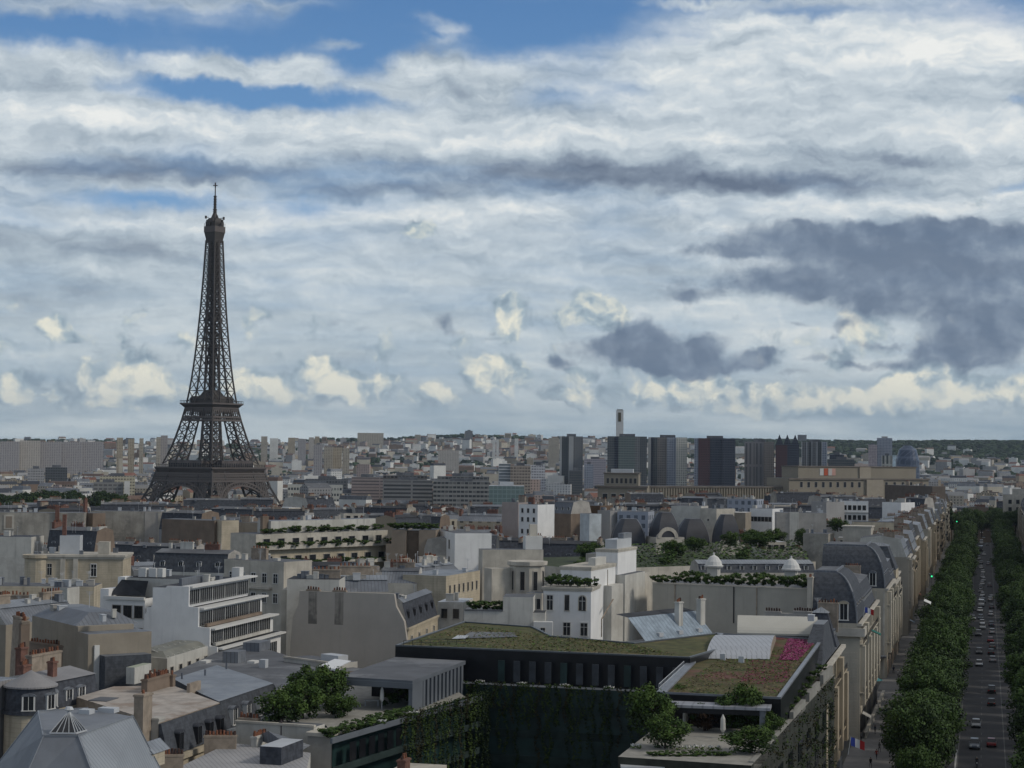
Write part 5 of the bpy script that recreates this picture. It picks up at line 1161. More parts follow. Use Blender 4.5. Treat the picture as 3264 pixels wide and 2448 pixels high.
    scatter(r_, 'russet_flowers', [pm('russet_flowers', (.17, .05, .04), var=.4, scale=1.5), SEDUM2, MAGENTA], [(2350, 2185), (2505, 2175), (2530, 2110), (2400, 2105)], 24.06, 2600, .12, 2)
    scatter(r_, 'grass_tufts', [SEDUM, LEAVES[2], pm('straw', (.17, .14, .07), var=.3)], [(2130, 2205), (2480, 2222), (2600, 2050), (2300, 2100)], 24.06, 5000, .16, 3)
    r_.mesh('flower_bed', [MATS['russet_flowers']], [[(2340, 2036, 24.05), (2500, 2038, 24.05), (2503, 2032, 24.05), (2345, 2028, 24.05)]])
    V = [r_.loc(a, c, 24.1) for a, c in ((2250, 2099), (2453, 2101), (2467, 2045), (2290, 2038))]
    b = MB(); n = 10; dx = Vector(V[1])-Vector(V[0]); dy = Vector(V[3])-Vector(V[0]); o = Vector(V[0]); h = 1.5
    pr = [(.5-.5*math.cos(math.pi*i/n), h*math.sin(math.pi*i/n)) for i in range(n+1)]
    for (a, z0), (c, z1) in zip(pr, pr[1:]):
        p0, p1 = o+dy*a, o+dy*c; b.face([(*p0, 24.1+z0), (*(p0+dx), 24.1+z0), (*(p1+dx), 24.1+z1), (*p1, 24.1+z1)], 0)
    b.face([(*(o+dx+dy*a), 24.1+z) for a, z in reversed(pr)], 1); b.face([(*(o+dy*a), 24.1+z) for a, z in pr], 1)
    b.obj('vaulted_roof', [pm('vault_zinc', (.40, .42, .45), rough=.5, var=.06, seam=.7), TAUPE], r_.root)
    for sx, sy in ((2304, 2100), (2363, 2108), (2448, 2090), (2345, 2062)): x, y = r_.loc(sx, sy, 24.2); r_.box('roof_vent', x-.35, y-.3, 24, x+.35, y+.3, 24.9, METAL, reg=False)
    r_.rail([r_.loc(2100, 2205, 24.3), r_.loc(2180, 2130, 24.3)], 24.2, 1.0, METAL)
    x0, y0 = P[1]; 
    c = FR('grey metal canopy roof over the garden terrace below the russet roof', (2105, 2245), (2455, 2258), 23.5, 'canopy', 'canopy')
    b = MB(); b.box(0, 0, 23.2, c.W, 3.4, 23.5); b.obj('roof', pm('canopy_metal', (.30, .31, .34), rough=.5, seam=1.2), c.root); b = MB(); b.box(c.W-1.2, .2, 14, c.W-.6, 3, 23.2); b.obj('end_wall', GREYP, c.root); b = MB(); b.box(.4, .1, 22.6, c.W-1.2, .35, 23.2); b.obj('fascia', BLACKP, c.root)
    g = FR('garden terrace block with dark green planted side wall', (2010, 2418), (2400, 2430), 20.6, 'garden_range'); 
    P = g.poly('wall', [(1970, 2412), (2395, 2440), (2660, 2150), (2600, 2150), (2100, 2310)], 0, 20.4, pm('dark_olive_wall', (.035, .038, .030), var=.4, scale=.4), MATS['terrace_paving'])
    for i in range(5):
        A = Vector(P[1]).lerp(Vector(P[2]), i/5+.02); B = Vector(P[1]).lerp(Vector(P[2]), i/5+.17); z = 20.2+.35*i; dd = (B-A).normalized(); nn = Vector((-dd.y, dd.x))*.5
        b = MB(); b.prism([tuple(A), tuple(B), tuple(B+nn), tuple(A+nn)], z-.9, z+.35); b.obj('parapet', [pm('parapet_stone', (.26, .255, .23), var=.1)], g.root)
    b = MB(); rr = random.Random(9)
    for i in range(420):
        t_ = rr.random(); A = Vector(P[1]).lerp(Vector(P[2]), t_); dd = (Vector(P[2])-Vector(P[1])).normalized(); nn = Vector((dd.y, -dd.x))*.25; leaf_cloud(b, rr, (A.x+nn.x, A.y+nn.y, rr.uniform(4, 20.4)), (.5, .5, .8), 14, .16, rr.choice((0, 1, 2)))
    b.obj('ivy', [MATS['ivy_deep'], MATS['ivy_mid'], MATS['ivy_brown']], g.root)
    for i in range(9):
        A = Vector(P[1]).lerp(Vector(P[2]), i/9+.03); B = Vector(P[1]).lerp(Vector(P[2]), i/9+.075); nn = Vector((B-A).normalized().yx)*.12; nn.y *= -1
        for z in (17, 13.5, 10): b = MB(); b.prism([tuple(A), tuple(B), tuple(B+nn), tuple(A+nn)], z-2.4, z); b.obj('window', GLASS, g.root)
    for px, lb, sc in [((2075, 2345), 'bushy olive green tree at the left of the lower garden terrace', (1.45, 1.4, 1.5)), ((2120, 2385), 'nearer dark bush below the olive green terrace tree', (1.3, 1.2, 1.0)), ((2365, 2330), 'rounded dark tree at the right of the lower garden terrace', (1.45, 1.3, 1.45)), ((2395, 2400), 'spreading bush beside the stone parapet of the lower garden', (1.3, 1.4, .8)), ((2155, 2290), 'narrow tree close under the grey canopy', (.8, .8, 1.1)), ((2450, 2340), 'bush squeezed between rounded tree and parapet', (.8, .8, .7))]: bush(g, px, 20.4, lb, sc)
    bush(g, (2243, 2330), 20.4, 'copper brown tree in the middle of the lower terrace', (1.1, 1.1, 1.15), REDBUSH)
    for i, sx in enumerate((2180, 2300)):
        x, y = g.loc(sx+4, 2322 if i == 0 else 2352, 20.4); u = thing('closed_parasol', ['closed white parasol between the narrow tree and copper tree', 'closed white parasol in front of the rounded dark tree'][i], 'parasol', g.wld(x, y, 20.4)); q = MB(); q.lathe(0, 0, [(.05, 0), (.05, 1.2)], 8); q.obj('pole', METAL, u); q = MB(); q.lathe(0, 0, [(.1, .6), (.3, .9), (.26, 2.1), (.05, 2.6)], 8); q.obj('canopy', OFFW, u)
    flowers('row of white flowers in the planting bed above the studio', [g.wld(*g.loc(a, 2385, 20.6), 20.6) for a in (2165, 2190, 2215, 2240, 2265, 2290)], .45, 36); flowers('white flowers at the far left corner of the lower garden', [g.wld(*g.loc(a, 2380, 20.6), 20.6) for a in (2018, 2036)], .4, 36)
    for i in range(7): place_first(USED, SHRUB, g.wld(*g.loc(2090+i*37, 2408, 20.4), 20.1), i, 'clipped hedge bush bordering the lower garden, number %d from the stone pier' % (7-i) if False else ['first', 'second', 'third', 'fourth', 'fifth', 'sixth', 'seventh'][i]+' clipped bush of the low hedge above the white studio', (1.1, .8, .5))
    for i in range(9):
        A = Vector(P[1]).lerp(Vector(P[2]), .3+i*.075); q = g.wld(A.x-1.0, A.y+.2, 20.5+i*.15); place_first(USED, SHRUB, q, i, ['first', 'second', 'third', 'fourth', 'fifth', 'sixth', 'seventh', 'eighth', 'ninth'][i]+' bush behind the stepping stone parapet beside the russet roof', (.9, .9, .7))
dark_block()
# ================================================================== white villa cluster
def villa():
    a = FR('low stepped white wall building with hedge on its deck', (1480, 1946), (1732, 1950), 25.2, 'white_annex'); L = a.W
    a.box('wall', 0, 0, 0, L*.49, 7, 25.2, OFFW, GREYROOF); a.box('raised_block', L*.30, .05, 25, L*.9, 7, 27.6, OFFW, GREYROOF, reg=False) if False else a.box('raised_block', L*.49, 0, 0, L*.87, 7, 27.6, OFFW, GREYROOF); a.box('corner', L*.87, .3, 0, L*1.02, 5, 25.0, OFFW, DARKROOF)
    a.box('coping', 0, -.15, 25.2, L*.49, .3, 25.4, GREYROOF, reg=False)
    for i, nm in enumerate(['first', 'second', 'third', 'fourth', 'fifth']): place_first(USED, SHRUB, a.wld(1.5+i*1.35, 1.6, 25.0), i, '%s bush of the dark hedge on the low white annex' % nm, (1.5, 1.3, 1.15))
    a.box('door_hut', L*.88, -1.4, 0, L*1.12, .3, 23.6, FRAME, FRAME); a.win('f', L, -1.4, 21.3, .8, 1.4, 'sash')
    t = FR('cream octagonal turret with tall slit windows and flat cornice', (1660, 1792), (1748, 1790), 31.5, 'turret', 'turret'); r = t.W*.56; cx = t.W/2; cy = r*.85
    b = MB(); b.lathe(cx, cy, [(r, 20), (r, 30.6), (r+.5, 30.8), (r+.55, 31.5)], 8, 0, True, math.pi/8, math.pi/8+2*math.pi); b.obj('wall', CREAM2, t.root)
    for ang in (-180, -135, -90, -45):
        w_ = R(ang); rr_ = r*math.cos(math.pi/8)+.02; o = link('window', WM['dark'], t.root, loc=(cx+rr_*math.cos(w_), cy+rr_*math.sin(w_), 26.2), rz=w_+math.pi/2); o.scale = (.95, 1, 3.6)
    t.box('parapet_block', -4.5, 3, 24, 1, 6, 30.2, CREAM2, reg=True)
    HR.append((1640, 1770, 1780, 1890, 300, *t.wld(cx, cy)[:2], 5))
    m = FR('white villa front with casement and arched windows below a roof garden', (1732, 1868), (1884, 1872), 28.2, 'villa'); L = m.W
    m.box('wall', 0, 0, 0, L, 9, 28.0, WHITE, GREYROOF); m.cornice(0, 0, L, 9, 28.1, CREAM2, .3, .35)
    for u, w_, k in ((.14, 1.3, 'white'), (.50, .9, 'dark'), (.82, 1.5, 'arch')): m.win('f', L*u, 0, 24.0, w_, 2.8, k)
    for u, w_ in ((.08, 1.0), (.50, 1.5), (.86, 1.5)): m.win('f', L*u, 0, 19.6, w_, 2.4, 'white')
    m.rail([(0, .1), (L, .1)], 28.1, .9)
    m.box('glazed_bay', -2.9, -1.4, 20, 0, 2, 27.0, CREAM2, GREYROOF, reg=False); m.wins('f', -1.4, -2.8, -.1, 3, [24.2], .75, 1.9, 'dark')
    for i in range(9): place_first(USED, SHRUB, m.wld(.6+i*L/9.2, 1.2+rb.random()*2.5, 28.0), i, ['first', 'second', 'third', 'fourth', 'fifth', 'sixth', 'seventh', 'eighth', 'ninth'][i]+' shrub of the villa roof garden counted from the turret', (rb.uniform(1.2, 1.7), 1.4, rb.uniform(1.0, 1.6)))
    c = FR('tall white chimney tower of the villa with grey flue boxes on top', (1884, 1806), (2022, 1782), 31, 'chimney_tower'); L = c.W
    c.box('wall', 0, 0, 0, L*.55, 6, 30.8, WHITE); c.cornice(0, 0, L*.55, 6, 30.9, CREAM2, .15, .35)
    c.box('tall_shaft', L*.55, -.4, 0, L, 4, 33.4, WHITE); c.cornice(L*.55, -.4, L, 4, 33.5, CREAM2, .15, .3)
    c.box('flue_box', L*.6, .2, 33.4, L*.95, 2.6, 35.3, METAL, reg=False); c.box('flue_box', L*.78, .4, 35.3, L*.98, 1.6, 36.3, ZINC, reg=False); c.box('flue_box', L*.16, .6, 30.8, L*.4, 2, 32.3, OFFW, reg=False)
    c.win('f', L*.07, -.02, 25.5, .6, 3.6, 'dark'); c.win('f', L*.07, -.02, 20, .6, 2.6, 'dark')
    c.box('lower_block', L*.28, -1.6, 0, L*1.04, 5, 27.0, OFFW); c.box('lower_block', L*.55, -1.9, 0, L*1.04, 5, 28.6, OFFW, GREYROOF, reg=False); c.box('side_wall', L*1.04, -1.7, 0, L*1.22, 5, 28.0, CREAM2, reg=False); c.box('rear_wing', L*1.2, 4, 0, L*1.5, 12, 31.5, CREAM2, GREYROOF)
    b = MB(); b.beam((L*.3, -.6, 30), (L*.3, -.6, 27), .12); b.beam((L*.05, -1.7, 21.3), (L*.3, -1.75, 24.5), .18); b.beam((L*.05, -1.7, 18), (L*.05, -1.7, 21.3), .15); b.obj('drain_pipe', STACK, c.root)
    b = FR('long cream screen wall behind the turret with a small penthouse', (1538, 1752), (1732, 1752), 30, 'screen_wall_building'); b.box('wall', 0, 0, 0, b.W, 5, 30, CREAM2, GREYROOF); b.box('penthouse', b.W*.72, 1, 30, b.W*1.0, 4, 33, FRAME, reg=False); b.box('penthouse', b.W*.8, 1.6, 33, b.W*.92, 3, 35.6, CREAM2, reg=False)
    HR.append((1480, 2080, 1790, 2040, 285, *m.wld(3, 3)[:2], 14))
villa()
# ================================================================== grey party wall house and neighbours
def partywall():
    s = FR('tall blank grey party wall house with sooty chimney stains and slate mansard', (955, 1883), (1256, 1893), 27.2, 'party_wall_house'); L = s.W
    V = pm('big_party_wall', (.42, .39, .35), var=.07, scale=.15, streak=.15)
    b = MB(); pr = [(-1.6, 0), (L+2.6, 0), (L+2.6, 18.2), (L+1.9, 22.5), (L+.4, 25.0), (L, 27.2), (0, 27.2), (-.2, 24.8), (-1.2, 22.4), (-1.6, 18)]
    b.face([(x, 0, z) for x, z in pr]); b.face([(x, .8, z) for x, z in reversed(pr)])
    for (x0, z0), (x1, z1) in zip(pr, pr[1:]+pr[:1]): b.face([(x0, 0, z0), (x0, .8, z0), (x1, .8, z1), (x1, 0, z1)])
    b.obj('party_wall', V, s.root); s.reg(-1.6, 0, L+2, 8, 16, 27)
    for u in (.1, .38):
        s.box('soot_stain', L*u-.05, -.02, 21.5, L*u+L*.09, 0, 27.1, pm('soot_streak', (.30, .28, .25), var=.1, streak=.95, scale=.8, stain=(.11, .105, .10)), reg=False); s.chim(L*u+.7, .4, 27.0, 27.5, 2.4, .6, 5)
    e = s.loc(1386, 1943, 22.3); W2 = Vector((e[0]-L-1.8, e[1])); Lr = W2.length; ag = math.atan2(W2.y, W2.x)
    f = thing('mansard_house', 'short cream wing with slate mansard attached to the blank grey wall', 'apartment building', s.wld(L+2.4, .1), s.th+ag); 
    g = FR.__new__(FR); g.root = f; g.o = s.wld(L+2.4, .1); g.th = s.th+ag; g.ux = Vector((math.cos(g.th), math.sin(g.th), 0)); g.uy = Vector((-g.ux.y, g.ux.x, 0)); g.W = Lr; g.d = 320
    g.box('wall', .9, 0, 0, Lr, 3.6, 21.2, CREAM); g.mansard(.9, 0, Lr, 3.6, 21.2, 25.6, 1.1, SLATE, ZINC, sides='fbr'); g.dorm('f', .4, [Lr*(.12+.19*i) for i in range(5)], 21.8, 1.1, 2.5, 'dark', .9)
    g.wins('f', 0, .6, Lr-.8, 4, [17.0], 1.3, 2.8, 'sash'); g.cornice(.9, 0, Lr, 3.6, 21.3, CREAM, .3, .3); g.clutter(2, 1.5, Lr-1, 3, 26.0, 4)
    w_ = FR('white end wall rising behind the blank grey house', (915, 1846), (1082, 1848), 29, 'white_wall_house'); w_.box('wall', 0, 0, 0, w_.W, 9, 29, OFFW, DARKROOF); w_.box('return', -1.2, 1, 0, 0, 9, 27, CREAM2, reg=False); w_.clutter(1, 1, w_.W-1, 6, 29, 8); w_.chim(w_.W*.7, 4, 29, 30.6, 5, .7, 7)
    z = FR('blue grey zinc roofs between the white wall and slate dormers', (1085, 1853), (1240, 1853), 28, 'zinc_roof_house'); z.box('wall', 0, 1, 0, z.W, 9, 26, GREYW, ZINC); z.mansard(0, 1, z.W, 9, 26, 28, 2.5, ZINC, ZINCL); z.clutter(1, 2, z.W, 7, 28, 7); z.chim(3, 6, 27.6, 30.5, 6, .8, 8)
    k = FR('small pale pavilion house with a bright white awning', (905, 2092), (1060, 2112), 20.6, 'small_house'); L = k.W
    k.box('wall', 0, 0, 0, L, 5, 20.4, OFFW, GREYROOF); k.box('coping', -.1, -.15, 20.4, L+.1, .25, 20.65, CREAM2, reg=False); k.box('skylight', L*.6, 1.6, 20.4, L*.95, 3.6, 21.4, METAL, reg=False); k.box('kiosk', L, -1.6, 0, L+3.6, 4, 19.6, BROWNW, GREYROOF, reg=False)
    b = MB(); b.face([(L-.2, -2.8, 20.2), (L+3.6, -2.6, 20.2), (L+3.4, .6, 21.1), (L-.2, .6, 21.1)]); b.face([(L-.2, -2.8, 20.1), (L-.2, .6, 21.0), (L+3.4, .6, 21.0), (L+3.6, -2.6, 20.1)]); b.face([(L-.2, -2.8, 19.9), (L+3.6, -2.6, 19.9), (L+3.6, -2.6, 20.2), (L-.2, -2.8, 20.2)]); b.obj('awning', pm('bright_awning', (.82, .84, .85), var=.03), k.root)
    for x in (L-.1, L+3.5, L+.9): k.box('post', x-.12, -1.9, 17, x+.12, -1.7, 20.3, FRAME, reg=False)
partywall()
# ================================================================== long wall, awning, zinc slope beside the planted roof
def behind():
    s = FR('long plain grey wall carrying a roof garden with two white lanterns', (2080, 1858), (2640, 1880), 27, 'roof_garden_hotel'); L = s.W
    s.box('wall', 0, 0, 0, L, 12, 26.9, pm('long_wall', (.40, .385, .34), var=.08, streak=.3), GREYROOF); s.box('coping', 0, -.15, 26.9, L, .3, 27.15, CREAM2, reg=False)
    for u in (.13, .47, .60): s.box('drain_pipe', L*u, -.15, 20, L*u+.2, 0, 26.9, IRON if u == .47 else STACK, reg=False)
    for i in range(16):
        x = L*(i+.4)/16.3; place_first(USED, SHRUB, s.wld(x, 1.2+rb.random()*1.5, 26.8), i, None, (rb.uniform(1.7, 2.4), 1.6, rb.uniform(1.0, 1.9)))['label'] = 'shrub number %s along the long grey wall garden' % ['one', 'two', 'three', 'four', 'five', 'six', 'seven', 'eight', 'nine', 'ten', 'eleven', 'twelve', 'thirteen', 'fourteen', 'fifteen', 'sixteen'][i]
    for i, (sx, sy) in enumerate(((2268, 1838), (2516, 1850))):
        x, y = s.loc(sx, sy, 27.2); g = thing('garden_lantern', ['white domed lantern on the roof garden nearer the villa', 'white domed lantern on the roof garden nearer the avenue'][i], 'lantern', s.wld(x, y+1.5, 26.9), s.th)
        b = MB(); b.box(-1.1, -1.1, 0, 1.1, 1.1, 2.2); b.obj('base', OFFW, g); b = MB(); b.lathe(0, 0, [(1.9, 2.2), (2.0, 2.5), (1.75, 2.6), (1.55, 3.3), (.9, 4.2), (.2, 4.6), (.15, 5.1)], 14); smooth(b.obj('dome', FRAME, g))
    q = FR('pale blue zinc sloping roof with skylights below the long grey wall', (2072, 2045), (2280, 2020), 22.5, 'zinc_roof_house'); L = q.W
    b = MB(); b.face([(-.5, 0, 22), (L, 0, 22), (L, 4, 26), (-.5, 4, 26)], 0); b.face([(-.5, 4, 26), (L, 4, 26), (L, 6.5, 26.4), (-.5, 6.5, 26.4)], 1); b.obj('roof', [pm('bluish_zinc', (.26, .32, .38), rough=.5, var=.25, scale=.6, streak=.4, seam=.9), DARKROOF], q.root)
    q.box('wall', -.5, 0, 0, L, 6.5, 21.9, GREYW)
    for u in (.2, .5, .8): q.box('skylight', L*u, .8, 22.9, L*u+1.1, 1.6, 23.5, METAL, reg=False)
    q.chim(L*.62, 2.5, 23, 28, 1.1, .9, 3, OFFW); q.chim(L*.95, 2.3, 23, 28.2, 1.3, .9, 3, OFFW)
    a = FR('long cream awning roof stretched beside the planted roof', (2350, 2010), (2608, 2016), 24.6, 'awning_roof', 'awning'); L = a.W
    n = 8; b = MB(); pr = [(0, 24.3), (.3, 24.7)]+[(.3+3.8*i/n, 24.7+1.9*(i/n)**.75) for i in range(1, n+1)]
    for (y0, z0), (y1, z1) in zip(pr, pr[1:]): b.face([(0, y0, z0), (L, y0, z0), (L, y1, z1), (0, y1, z1)])
    b.face([(0, y, z) for y, z in reversed(pr)]+[(0, 0, 24.2)]) if False else None
    b.box(0, -.1, 24.0, L, 0, 24.3); b.obj('fabric', pm('awning_cloth', (.50, .49, .44), var=.04), a.root); a.box('wall', .2, .1, 0, L-.2, 4, 23.9, pm('dark_green_wall', (.05, .058, .045)), GREYW)
    a.box('back_wall', 0, 4.1, 0, L, 4.6, 26.6, OFFW, reg=False)
    c = FR('grey chimney wall with a comb of dark pots behind the cream awning', (2440, 1945), (2630, 1952), 26.6, 'chimney_wall', 'wall'); c.box('wall', 0, 0, 0, c.W, .9, 26.2, GREYW, reg=False); c.chim(c.W*.72, .45, 26.1, 26.7, c.W*.5, .7, 12, GREYW, POTD); c.chim(c.W*.12, .45, 26.1, 26.5, 2.5, .6, 6, GREYW, POTD)
behind()
# ================================================================== avenue
TH = math.atan((985-512)/FPX); AA = Vector((math.sin(TH), math.cos(TH), 0)); AR = Vector((math.cos(TH), -math.sin(TH), 0))
def AV(t, s, z=0): return AA*t+AR*s+Vector((0, 0, z))
def strip(name, s0, s1, z, mat, t0=150, t1=1250, label=None, h=0):
    b = MB(); n = 22
    for i in range(n):
        a, c = t0+(t1-t0)*i/n, t0+(t1-t0)*(i+1)/n
        P = [AV(a, s0), AV(a, s1), AV(c, s1), AV(c, s0)]; zz = [gz(p.x, p.y)+z for p in P]
        b.face([(p.x, p.y, q) for p, q in zip(P, zz)])
        if h:
            for k, m_ in ((1, 2), (3, 0)): b.face([(P[k].x, P[k].y, zz[k]-h), (P[m_].x, P[m_].y, zz[m_]-h), (P[m_].x, P[m_].y, zz[m_]), (P[k].x, P[k].y, zz[k])] if k == 1 else [(P[3].x, P[3].y, zz[3]-h), (P[0].x, P[0].y, zz[0]-h), (P[0].x, P[0].y, zz[0]), (P[3].x, P[3].y, zz[3])])
    return b.obj(name, mat, kind='structure')
strip('avenue_road', -14.5, 14.5, .02, pm('avenue_asphalt', (.075, .075, .078), var=.12, scale=.15, fleck=(.08, (.055, .055, .058))))
strip('avenue_pavement', -23, -14.5, .14, pm('pavement_grey', (.19, .185, .18), var=.12, scale=.4), h=.12); strip('avenue_pavement', 14.5, 23, .14, MATS['pavement_grey'], h=.12)
WLINE = pm('road_paint', (.55, .55, .53), var=.15, scale=2)
for s0 in (-4.55, 3.4): strip('lane_line', s0, s0+.18, .026, pm('faded_paint', (.17, .17, .17), var=.2, scale=2))
b = MB()
for i in range(60):
    t = 255+i*9; P = [AV(t, -.6), AV(t, -.48), AV(t+3, -.48), AV(t+3, -.6)]; b.face([(p.x, p.y, .027) for p in P])
b.obj('lane_dashes', MATS['faded_paint'], kind='structure')
b = MB(); P = [AV(298, -4.9), AV(298, -4.6), AV(335, -4.6), AV(335, -4.9)]; b.face([(p.x, p.y, .03) for p in P]); b.obj('white_stop_strip', WLINE, kind='structure')
b = MB(); b.prism([AV(180, -24).xy, AV(180, -44).xy, AV(460, -62).xy, AV(460, -24).xy], -.1, .015); b.obj('side_street', MATS['avenue_asphalt'], kind='structure')
# street trees ------------------------------------------------------------
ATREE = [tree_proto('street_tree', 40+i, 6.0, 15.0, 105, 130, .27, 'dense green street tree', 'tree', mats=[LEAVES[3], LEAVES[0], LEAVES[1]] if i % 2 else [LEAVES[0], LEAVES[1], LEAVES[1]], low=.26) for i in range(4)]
GL = 'full green street trees lining the avenue'
PAIR = ['first', 'second', 'third', 'fourth', 'fifth', 'sixth', 'seventh', 'eighth']
nt = 0
for side in (-1, 1):
    t = 268 if side < 0 else 236; k = 0
    while t < 1180:
        s = side*(((9.0 if k < 3 else 9.8) if side < 0 else 10.4)+rb.uniform(-.7, .7)); p = AV(t, s, 0); p.z = gz(p.x, p.y)+.1; sm = (.62, .88)[k] if side < 0 and k < 2 else 1
        lb = 'street tree in the dense row on the %s of the avenue' % ('shop pavement side' if side < 0 else 'far side')
        if k < 8: lb = '%s street tree up the avenue on the %s' % (PAIR[k], 'shop pavement side' if side < 0 else 'far side')
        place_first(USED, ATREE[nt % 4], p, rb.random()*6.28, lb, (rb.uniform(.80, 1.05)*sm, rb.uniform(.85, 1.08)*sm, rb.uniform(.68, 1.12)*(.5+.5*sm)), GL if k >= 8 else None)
        t += rb.uniform(9.4, 12.2)+(t-260)*.003; k += 1; nt += 1
for i in range(30):
    p = AV(1190+i*8, rb.uniform(-20, 34)); p.z = gz(p.x, p.y)+2+i*.42; dup(ATREE[i % 4], p, i, 'street tree closing the far end of the avenue', (1.1, 1.1, 1.15), 'trees at the far end of the avenue')
# avenue facades ----------------------------------------------------------
AFW = [pm('ave_'+n, c, var=.1, scale=.12, streak=.3) for n, c in [('stone', (.42, .37, .29)), ('pale', (.48, .44, .36)), ('warm', (.40, .34, .25)), ('grey', (.36, .33, .28))]]
AFM = [pm('avem_'+n, c, var=.12, scale=.1, win=(2.4, 1.15, 3.3, 2.1, (.045, .04, .035))) for n, c in [('stone', (.40, .35, .27)), ('pale', (.46, .42, .34)), ('warm', (.37, .31, .23))]]
def rect_frame(p0, p1, label, name='apartment_building', cat='building', group=None):
    g = FR.__new__(FR); g.o = Vector((p0.x, p0.y, 0)); d = Vector((p1.x-p0.x, p1.y-p0.y, 0)); g.W = d.length; g.ux = d.normalized(); g.uy = Vector((-g.ux.y, g.ux.x, 0)); g.th = math.atan2(g.ux.y, g.ux.x); g.root = thing(name, label, cat, g.o, g.th, group); g.d = g.o.length; return g
def ave_house(t0, t1, side, label, detail, group=None, H=20.5, depth=15, s0=22.4, wm=None, roof=None, ch=True, mx0=0):
    # frame: x runs up the avenue on the left side; -y faces the avenue
    g = rect_frame(AV(t0, -s0), AV(t1, -s0), label, group=group) if side < 0 else rect_frame(AV(t1, s0), AV(t0, s0), label, group=group)
    L = g.W; m_ = wm or rb.choice(AFW if detail else AFM); slate = roof or rb.choice([SLATE, SLATEB, SLATE, ZINC])
    zb = gz(g.o.x, g.o.y)-1
    g.box('wall', 0, 0, zb, L, depth, H, m_, GREYROOF)
    g.box('cornice', -.2, -.7, H-.5, L+.2, .2, H, m_ if not detail else CREAM2, reg=False)
    g.mansard(mx0, .3, L, depth, H, H+5.2, 1.7, slate, rb.choice([ZINC, ZINCL, GREYROOF]), sides='fb' if detail != 2 else 'fbl', ends=rb.choice([GREYW, STACK, OFFW]))
    nb = max(2, int(L/3.2))
    if detail:
        for z in (H-4.0, H-12.8): g.box('balcony', .3, -1.0, z, L-.3, 0, z+.2, m_, reg=False); g.rail([(.3, -.95), (L-.3, -.95)], z+.2, .95)
        g.wins('f', 0, .5, L-.5, nb, [H-3.6, H-7.6, H-11.4, H-15.4], 1.25, 2.3, 'sash')
        for i in range(0, nb, 3):
            u = .5+(L-1)*(i+.5)/nb; g.box('bay', u-1.3, -1.25, H-15, u+1.3, 0, H-rb.choice([.8, 4.2]), m_, reg=False)
        g.box('shop_front', .3, -.25, .2, L-.3, 0, 3.6, rb.choice([IRON, BROWNW, GREYP, CREAM2]), reg=False)
        if rb.random() < .6:
            u = rb.uniform(2, L-6); b = MB(); b.face([(u, -1.7, 2.9), (u+4, -1.7, 2.9), (u+4, -.2, 3.7), (u, -.2, 3.7)]); b.face([(u, -1.7, 2.5), (u+4, -1.7, 2.5), (u+4, -1.7, 2.9), (u, -1.7, 2.9)]); b.obj('awning', rb.choice([POT, OFFW, TEAL]), g.root)
        for i in range(4): g.box('pilaster', L*i/3-.35 if i else .05, -.35, 0, (L*i/3+.35) if 0 < i < 3 else (.75 if i == 0 else L-.05), 0, H-.6, m_, reg=False) if i < 3 else None
    else:
        for z in (H-4.0, H-12.8): g.box('balcony', .2, -.9, z, L-.2, 0, z+.9, IRON, reg=False)
        for i in range(3): g.box('bay', L*(.08+.32*i), -1.3, H-15.5, L*(.20+.32*i), 0, H-rb.choice([1, 4.2]), m_, reg=False)
    g.dorm('f', .9, [u for u in [.5+(L-1)*(i+.5)/nb for i in range(nb)] if u > mx0+.8] if detail else [L*.25, L*.5, L*.75], H+.5, 1.3, 2.2, 'slate' if slate is not ZINC else 'zinc', 1.0)
    for u in (((.6, L-.6) if L > 12 else (.6,)) if ch else (L-.6,)): g.chim(u, depth*.35, H+2, H+6.6+rb.random(), .9, 3.2, 7); 
    if rb.random() < .7: g.chim(L-.6, depth*.75, H+2, H+6.2, .9, 3, 6)
    g.clutter(1, 4, L-1, depth-3, H+5.3, 3)
    return g
def convex_roof(g, x0, x1, y0, y1, zc, zt, k, mat, top=GREYROOF, part='convex_mansard'):
    b = MB(); n = 7; pr = [(k*(1-math.cos(i/n*math.pi/2)), zc+(zt-zc)*math.sin(i/n*math.pi/2)) for i in range(n+1)]
    for (a, z0), (c, z1) in zip(pr, pr[1:]):
        b.face([(x0+a, y0+a, z0), (x1, y0+a, z0), (x1, y0+c, z1), (x0+c, y0+c, z1)], 0)
        b.face([(x0+a, y1, z0), (x0+a, y0+a, z0), (x0+c, y0+c, z1), (x0+c, y1, z1)], 0)
        b.beam((x0+a, y0+a, z0), (x0+c, y0+c, z1), .28, 2)
    b.face([(x0+k, y0+k, zt), (x1, y0+k, zt), (x1, y1, zt), (x0+k, y1, zt)], 1); b.face([(x0, y1, zc), (x0+k, y1, zt), (x1, y1, zt), (x1, y1, zc)], 3)
    b.face([(x1, y0, zc), (x1, y1, zc), (x1, y1, zt), (x1, y0+k, zt)], 3)
    b.box(x0+k-.25, y0+k-.25, zt-.1, x1, y0+k+.15, zt+.3, 2); b.box(x0+k-.25, y0+k+.15, zt-.1, x0+k+.15, y1, zt+.3, 2)
    return b.obj(part, [mat, top, ZINC, GREYW], g.root)
